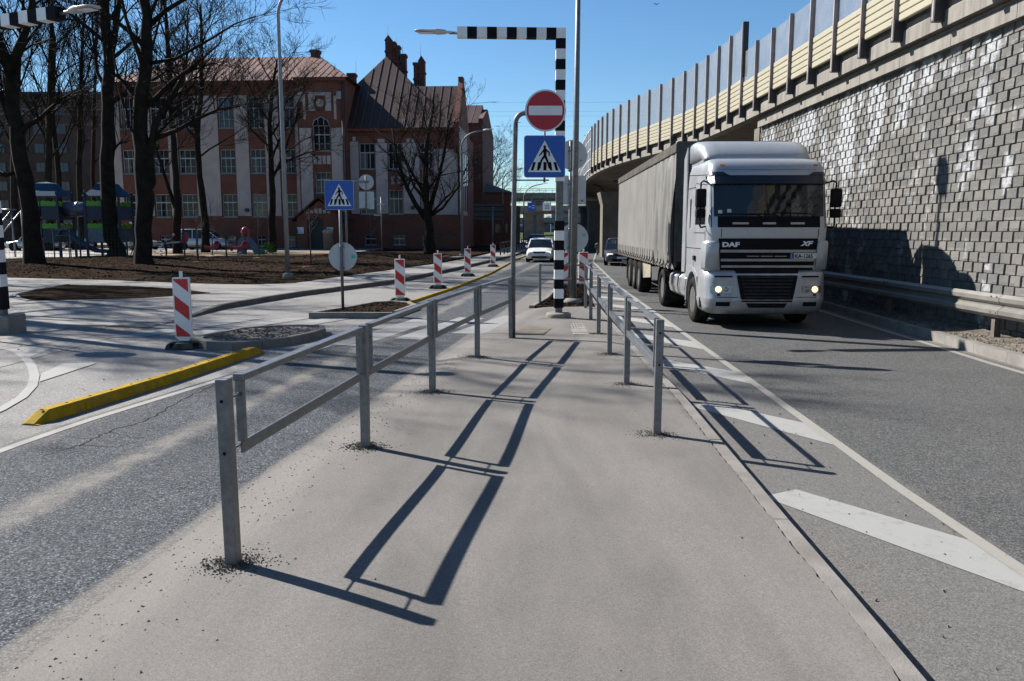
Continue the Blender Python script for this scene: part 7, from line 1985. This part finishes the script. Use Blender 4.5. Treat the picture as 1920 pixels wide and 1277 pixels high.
# spring riders, seesaw, red ball slide
def rider(label, px, py, s=1.0):
    p = from_px(px, py, z=.2); t = thing('spring_rider', label, 'spring rider', tuple(p), R(20))
    m = MB(); m.tube([(.1 * math.cos(a / 2), .1 * math.sin(a / 2), .02 * a) for a in range(0, 22)], .015, 5); obj('spring', m, M['galv_dull'], t)
    m = MB(); m.prism([(-.45 * s, .45), (-.5 * s, .7), (-.3 * s, .68), (-.15 * s, .62), (.1 * s, .66), (.2 * s, .98 * 1), (.42 * s, 1.0), (.5 * s, .8), (.4 * s, .5), (.2 * s, .42)], -.12, .12, 'xz'); obj('body', m, M['play_red'], t, bevel=.03, fix=True)
    for a_, z_ in ((-.3, .45), (.3, .45), (.3, .85)):
        m = MB(); m.lathe([(.10, -.16), (.10, .16)], (a_ * s, 0, z_), axis='y', n=12); obj('roundel', m, M['gutter'], t)
    return t
rider('red spring rider in the middle of the sand', 398, 480); rider('bigger red spring rider below the red ball', 448, 481, 1.4)
p = from_px(470, 478, z=.2); t = thing('ball_slide', 'grey arch slide with a red ball on top before the school', 'slide', (p.x - .95, p.y + 2.5, .2)); t.scale = (.56, .7, .7)
m = MB(); m.prism([(-1.3, 0), (-1.15, 1.2), (-.7, 1.75), (0, 1.75), (.5, 1.35), (1.3, .5), (2.2, .12), (2.2, 0), (.9, 0), (.5, .65), (.1, .85), (-.35, .6), (-.5, 0)], -.5, .5, 'xz'); obj('arch', m, M['play_grey'], t, fix=True)
m = MB(); m.lathe([(.55 * math.cos(R(a)), .55 * math.sin(R(a))) for a in range(-90, 91, 15)], (-.3, 0, 2.2), n=20); obj('ball', m, M['play_red'], t)
p = from_px(310, 481, z=.2); t = thing('seesaw', 'pale seesaw on springs with red handles', 'seesaw', tuple(p), R(8))
m = MB(); m.bar((-2.2, 0, .62), (1.2, 0, .95), .22, .10); obj('beam', m, simple('pale_board', (.5, .5, .48), .6), t)
m = MB()
for x in (-1.0, -.2): m.tube([(x + .13 * math.cos(a * .9), .13 * math.sin(a * .9), .02 + .033 * a) for a in range(18)], .025, 5)
obj('spring', m, M['sign_back'], t)
m = MB(); m.prism([(.9, .9), (1.35, .85), (1.5, 1.2), (1.35, 1.55), (1.05, 1.5), (1.15, 1.2)], -.12, .12, 'xz'); obj('handle', m, M['play_red'], t, fix=True)
p = from_px(502, 477, z=.2); t = thing('bush', 'small bright green bush right of the arch slide', 'bush', tuple(p))
m = MB(); rnd = random.Random(8)
for k in range(420):
    a, b_ = rnd.uniform(0, 6.28), rnd.uniform(0, 1.4); r = rnd.uniform(.4, 1); q = Vector((r * .75 * math.cos(a) * math.cos(b_), r * .4 * math.sin(a) * math.cos(b_), r * .85 * math.sin(b_))); s = .07
    m.poly([q, q + Vector((rnd.uniform(-s, s), rnd.uniform(-s, s), s)), q + Vector((rnd.uniform(-s, s), s, rnd.uniform(-s, s)))], [(0, 1, 2)])
obj('foliage', m, simple('bush_leaf', (.07, .22, .025), .8, var=.3), t)

# ------------------------------------------------------------------ people
def skin_mat(): 
    return bpy.data.materials.get('skin') or simple('skin', (.48, .30, .22), .6)
def person(label, p, rz, h, J, coat, legs, hair, longhair=False, helmet=None):
    """J: joints in units of height; one continuous skinned body, clothes by height on the body, hair as a child"""
    t = thing('person', label, 'person', tuple(p), rz)
    V = {k: Vector(v[:3]) * h for k, v in J.items()}
    rad = dict(pelvis=.075, waist=.07, chest=.085, neck=.032, head=.058, top=.05, shL=.045, elL=.028, haL=.02, shR=.045, elR=.028, haR=.02, hiL=.055, knL=.04, anL=.025, toL=.022, hiR=.055, knR=.04, anR=.025, toR=.022)
    E_ = [('pelvis', 'waist'), ('waist', 'chest'), ('chest', 'neck'), ('neck', 'head'), ('head', 'top'), ('chest', 'shL'), ('shL', 'elL'), ('elL', 'haL'), ('chest', 'shR'), ('shR', 'elR'), ('elR', 'haR'), ('pelvis', 'hiL'), ('hiL', 'knL'), ('knL', 'anL'), ('anL', 'toL'), ('pelvis', 'hiR'), ('hiR', 'knR'), ('knR', 'anR'), ('anR', 'toR')]
    ks = list(rad); me = bpy.data.meshes.new('body'); me.from_pydata([tuple(V[k]) for k in ks], [(ks.index(a), ks.index(b)) for a, b in E_], [])
    o = bpy.data.objects.new('body', me); COL.objects.link(o)
    o.modifiers.new('skin', 'SKIN'); sv = me.skin_vertices[0].data
    for i, k in enumerate(ks): r = rad[k] * h * (1.3 if k in ('waist', 'chest', 'pelvis') and h < 1.3 else 1); sv[i].radius = (r, r * (.8 if k in ('chest', 'waist', 'pelvis') else 1)); sv[i].use_root = (k == 'pelvis')
    s = o.modifiers.new('sub', 'SUBSURF'); s.levels = 1; s.render_levels = 1
    bpy.context.view_layer.update()
    me2 = bpy.data.meshes.new_from_object(o.evaluated_get(bpy.context.evaluated_depsgraph_get())); bpy.data.objects.remove(o)
    me2.materials.clear()
    for c in (coat, legs, skin_mat(), hair): me2.materials.append(c)
    zn = V['neck'].z + .01 * h; zp = V['pelvis'].z
    for f in me2.polygons:
        c = f.center; f.use_smooth = True
        dh = min((c - V['haL']).length, (c - V['haR']).length)
        leg = min((c - V[k]).length for k in ('knL', 'knR', 'anL', 'anR', 'toL', 'toR')) < .12 * h and c.z < zp
        f.material_index = 2 if (c.z > zn and abs(c.x - V['head'].x) < .08 * h) or dh < .03 * h else (1 if leg or c.z < zp - .04 * h else 0)
    me2.name = 'body'; b = bpy.data.objects.new('body', me2); COL.objects.link(b); b.parent = t
    hd = V['head'] + Vector((0, 0, .03 * h)); m = MB(); rg = []
    r = .068 * h
    for a in range(-20 if not longhair else -90, 91, 15):
        k = math.cos(R(a)) if a > -20 else 1.0; z = r * 1.15 * math.sin(R(a)) if a > -20 else -r * .4 + (a + 20) / 70 * r * 3.2
        rg.append([(hd.x + r * k * math.cos(q), hd.y + r * .35 + r * k * math.sin(q) * (1 if math.sin(q) > 0 or a > 25 else .25), hd.z + z) for q in [2 * math.pi * i / 14 for i in range(14)]])
    m.loft(rg); obj('helmet' if helmet else 'hair', m, helmet or hair, t, fix=True)
    return t
cm = lambda n_, c: simple(n_, c, .8)
stand = dict(pelvis=(0, 0, .52), waist=(0, 0, .62), chest=(0, 0, .74), neck=(0, 0, .84), head=(0, -.01, .90), top=(0, -.01, .96), shL=(-.1, 0, .79), elL=(-.13, -.01, .64), haL=(-.12, -.08, .52), shR=(.1, 0, .79), elR=(.13, 0, .64), haR=(.12, -.07, .52), hiL=(-.05, 0, .49), knL=(-.055, -.02, .27), anL=(-.055, 0, .05), toL=(-.055, -.07, .02), hiR=(.05, 0, .49), knR=(.055, -.01, .27), anR=(.055, 0.01, .05), toR=(.055, -.06, .02))
sit = dict(pelvis=(0, 0, .50), waist=(0, 0.01, .60), chest=(0, 0, .72), neck=(0, -.01, .82), head=(0, -.03, .88), top=(0, -.03, .94), shL=(-.1, 0, .77), elL=(-.13, -.08, .66), haL=(-.09, -.2, .64), shR=(.1, 0, .77), elR=(.13, -.08, .66), haR=(.09, -.2, .64), hiL=(-.06, 0, .48), knL=(-.09, -.22, .44), anL=(-.09, -.22, .22), toL=(-.09, -.29, .19), hiR=(.06, 0, .48), knR=(.09, -.22, .44), anR=(.09, -.22, .22), toR=(.09, -.29, .19))
crouch = dict(stand, knL=(-.07, -.16, .30), knR=(.07, -.16, .30), pelvis=(0, .05, .40), hiL=(-.06, .04, .38), hiR=(.06, .04, .38), waist=(0, .03, .50), chest=(0, 0, .62), neck=(0, -.02, .72), head=(0, -.05, .78), top=(0, -.06, .84), shL=(-.1, 0, .67), shR=(.1, 0, .67), elL=(-.13, -.08, .56), elR=(.13, -.08, .56), haL=(-.08, -.18, .5), haR=(.08, -.18, .5))
p = from_px(247, 481, z=.2); person('person with long brown hair and pale jacket standing between the two thick trees', p, R(160), 1.45, crouch, cm('pale_jacket', (.42, .40, .38)), cm('blue_jeans', (.10, .13, .2)), cm('brown_hair', (.06, .035, .022)), True)
p = from_px(312, 481, z=.2); person('child with grey cap standing at the red end of the seesaw', p, R(90), 1.15, stand, cm('dark_green_jacket', (.03, .06, .045)), cm('dark_trousers', (.02, .02, .025)), cm('dark_hair', (.03, .02, .015)), False, cm('grey_cap', (.3, .3, .3)))
p = from_px(327, 481, z=.2); person('small child in dark clothes sitting on the seesaw', (p.x, p.y + .1, .62), R(-90), 1.05, sit, cm('black_jacket', (.03, .025, .03)), cm('dark_trousers2', (.02, .02, .025)), cm('dark_hair2', (.03, .02, .015)), False, cm('white_cap', (.4, .4, .4)))
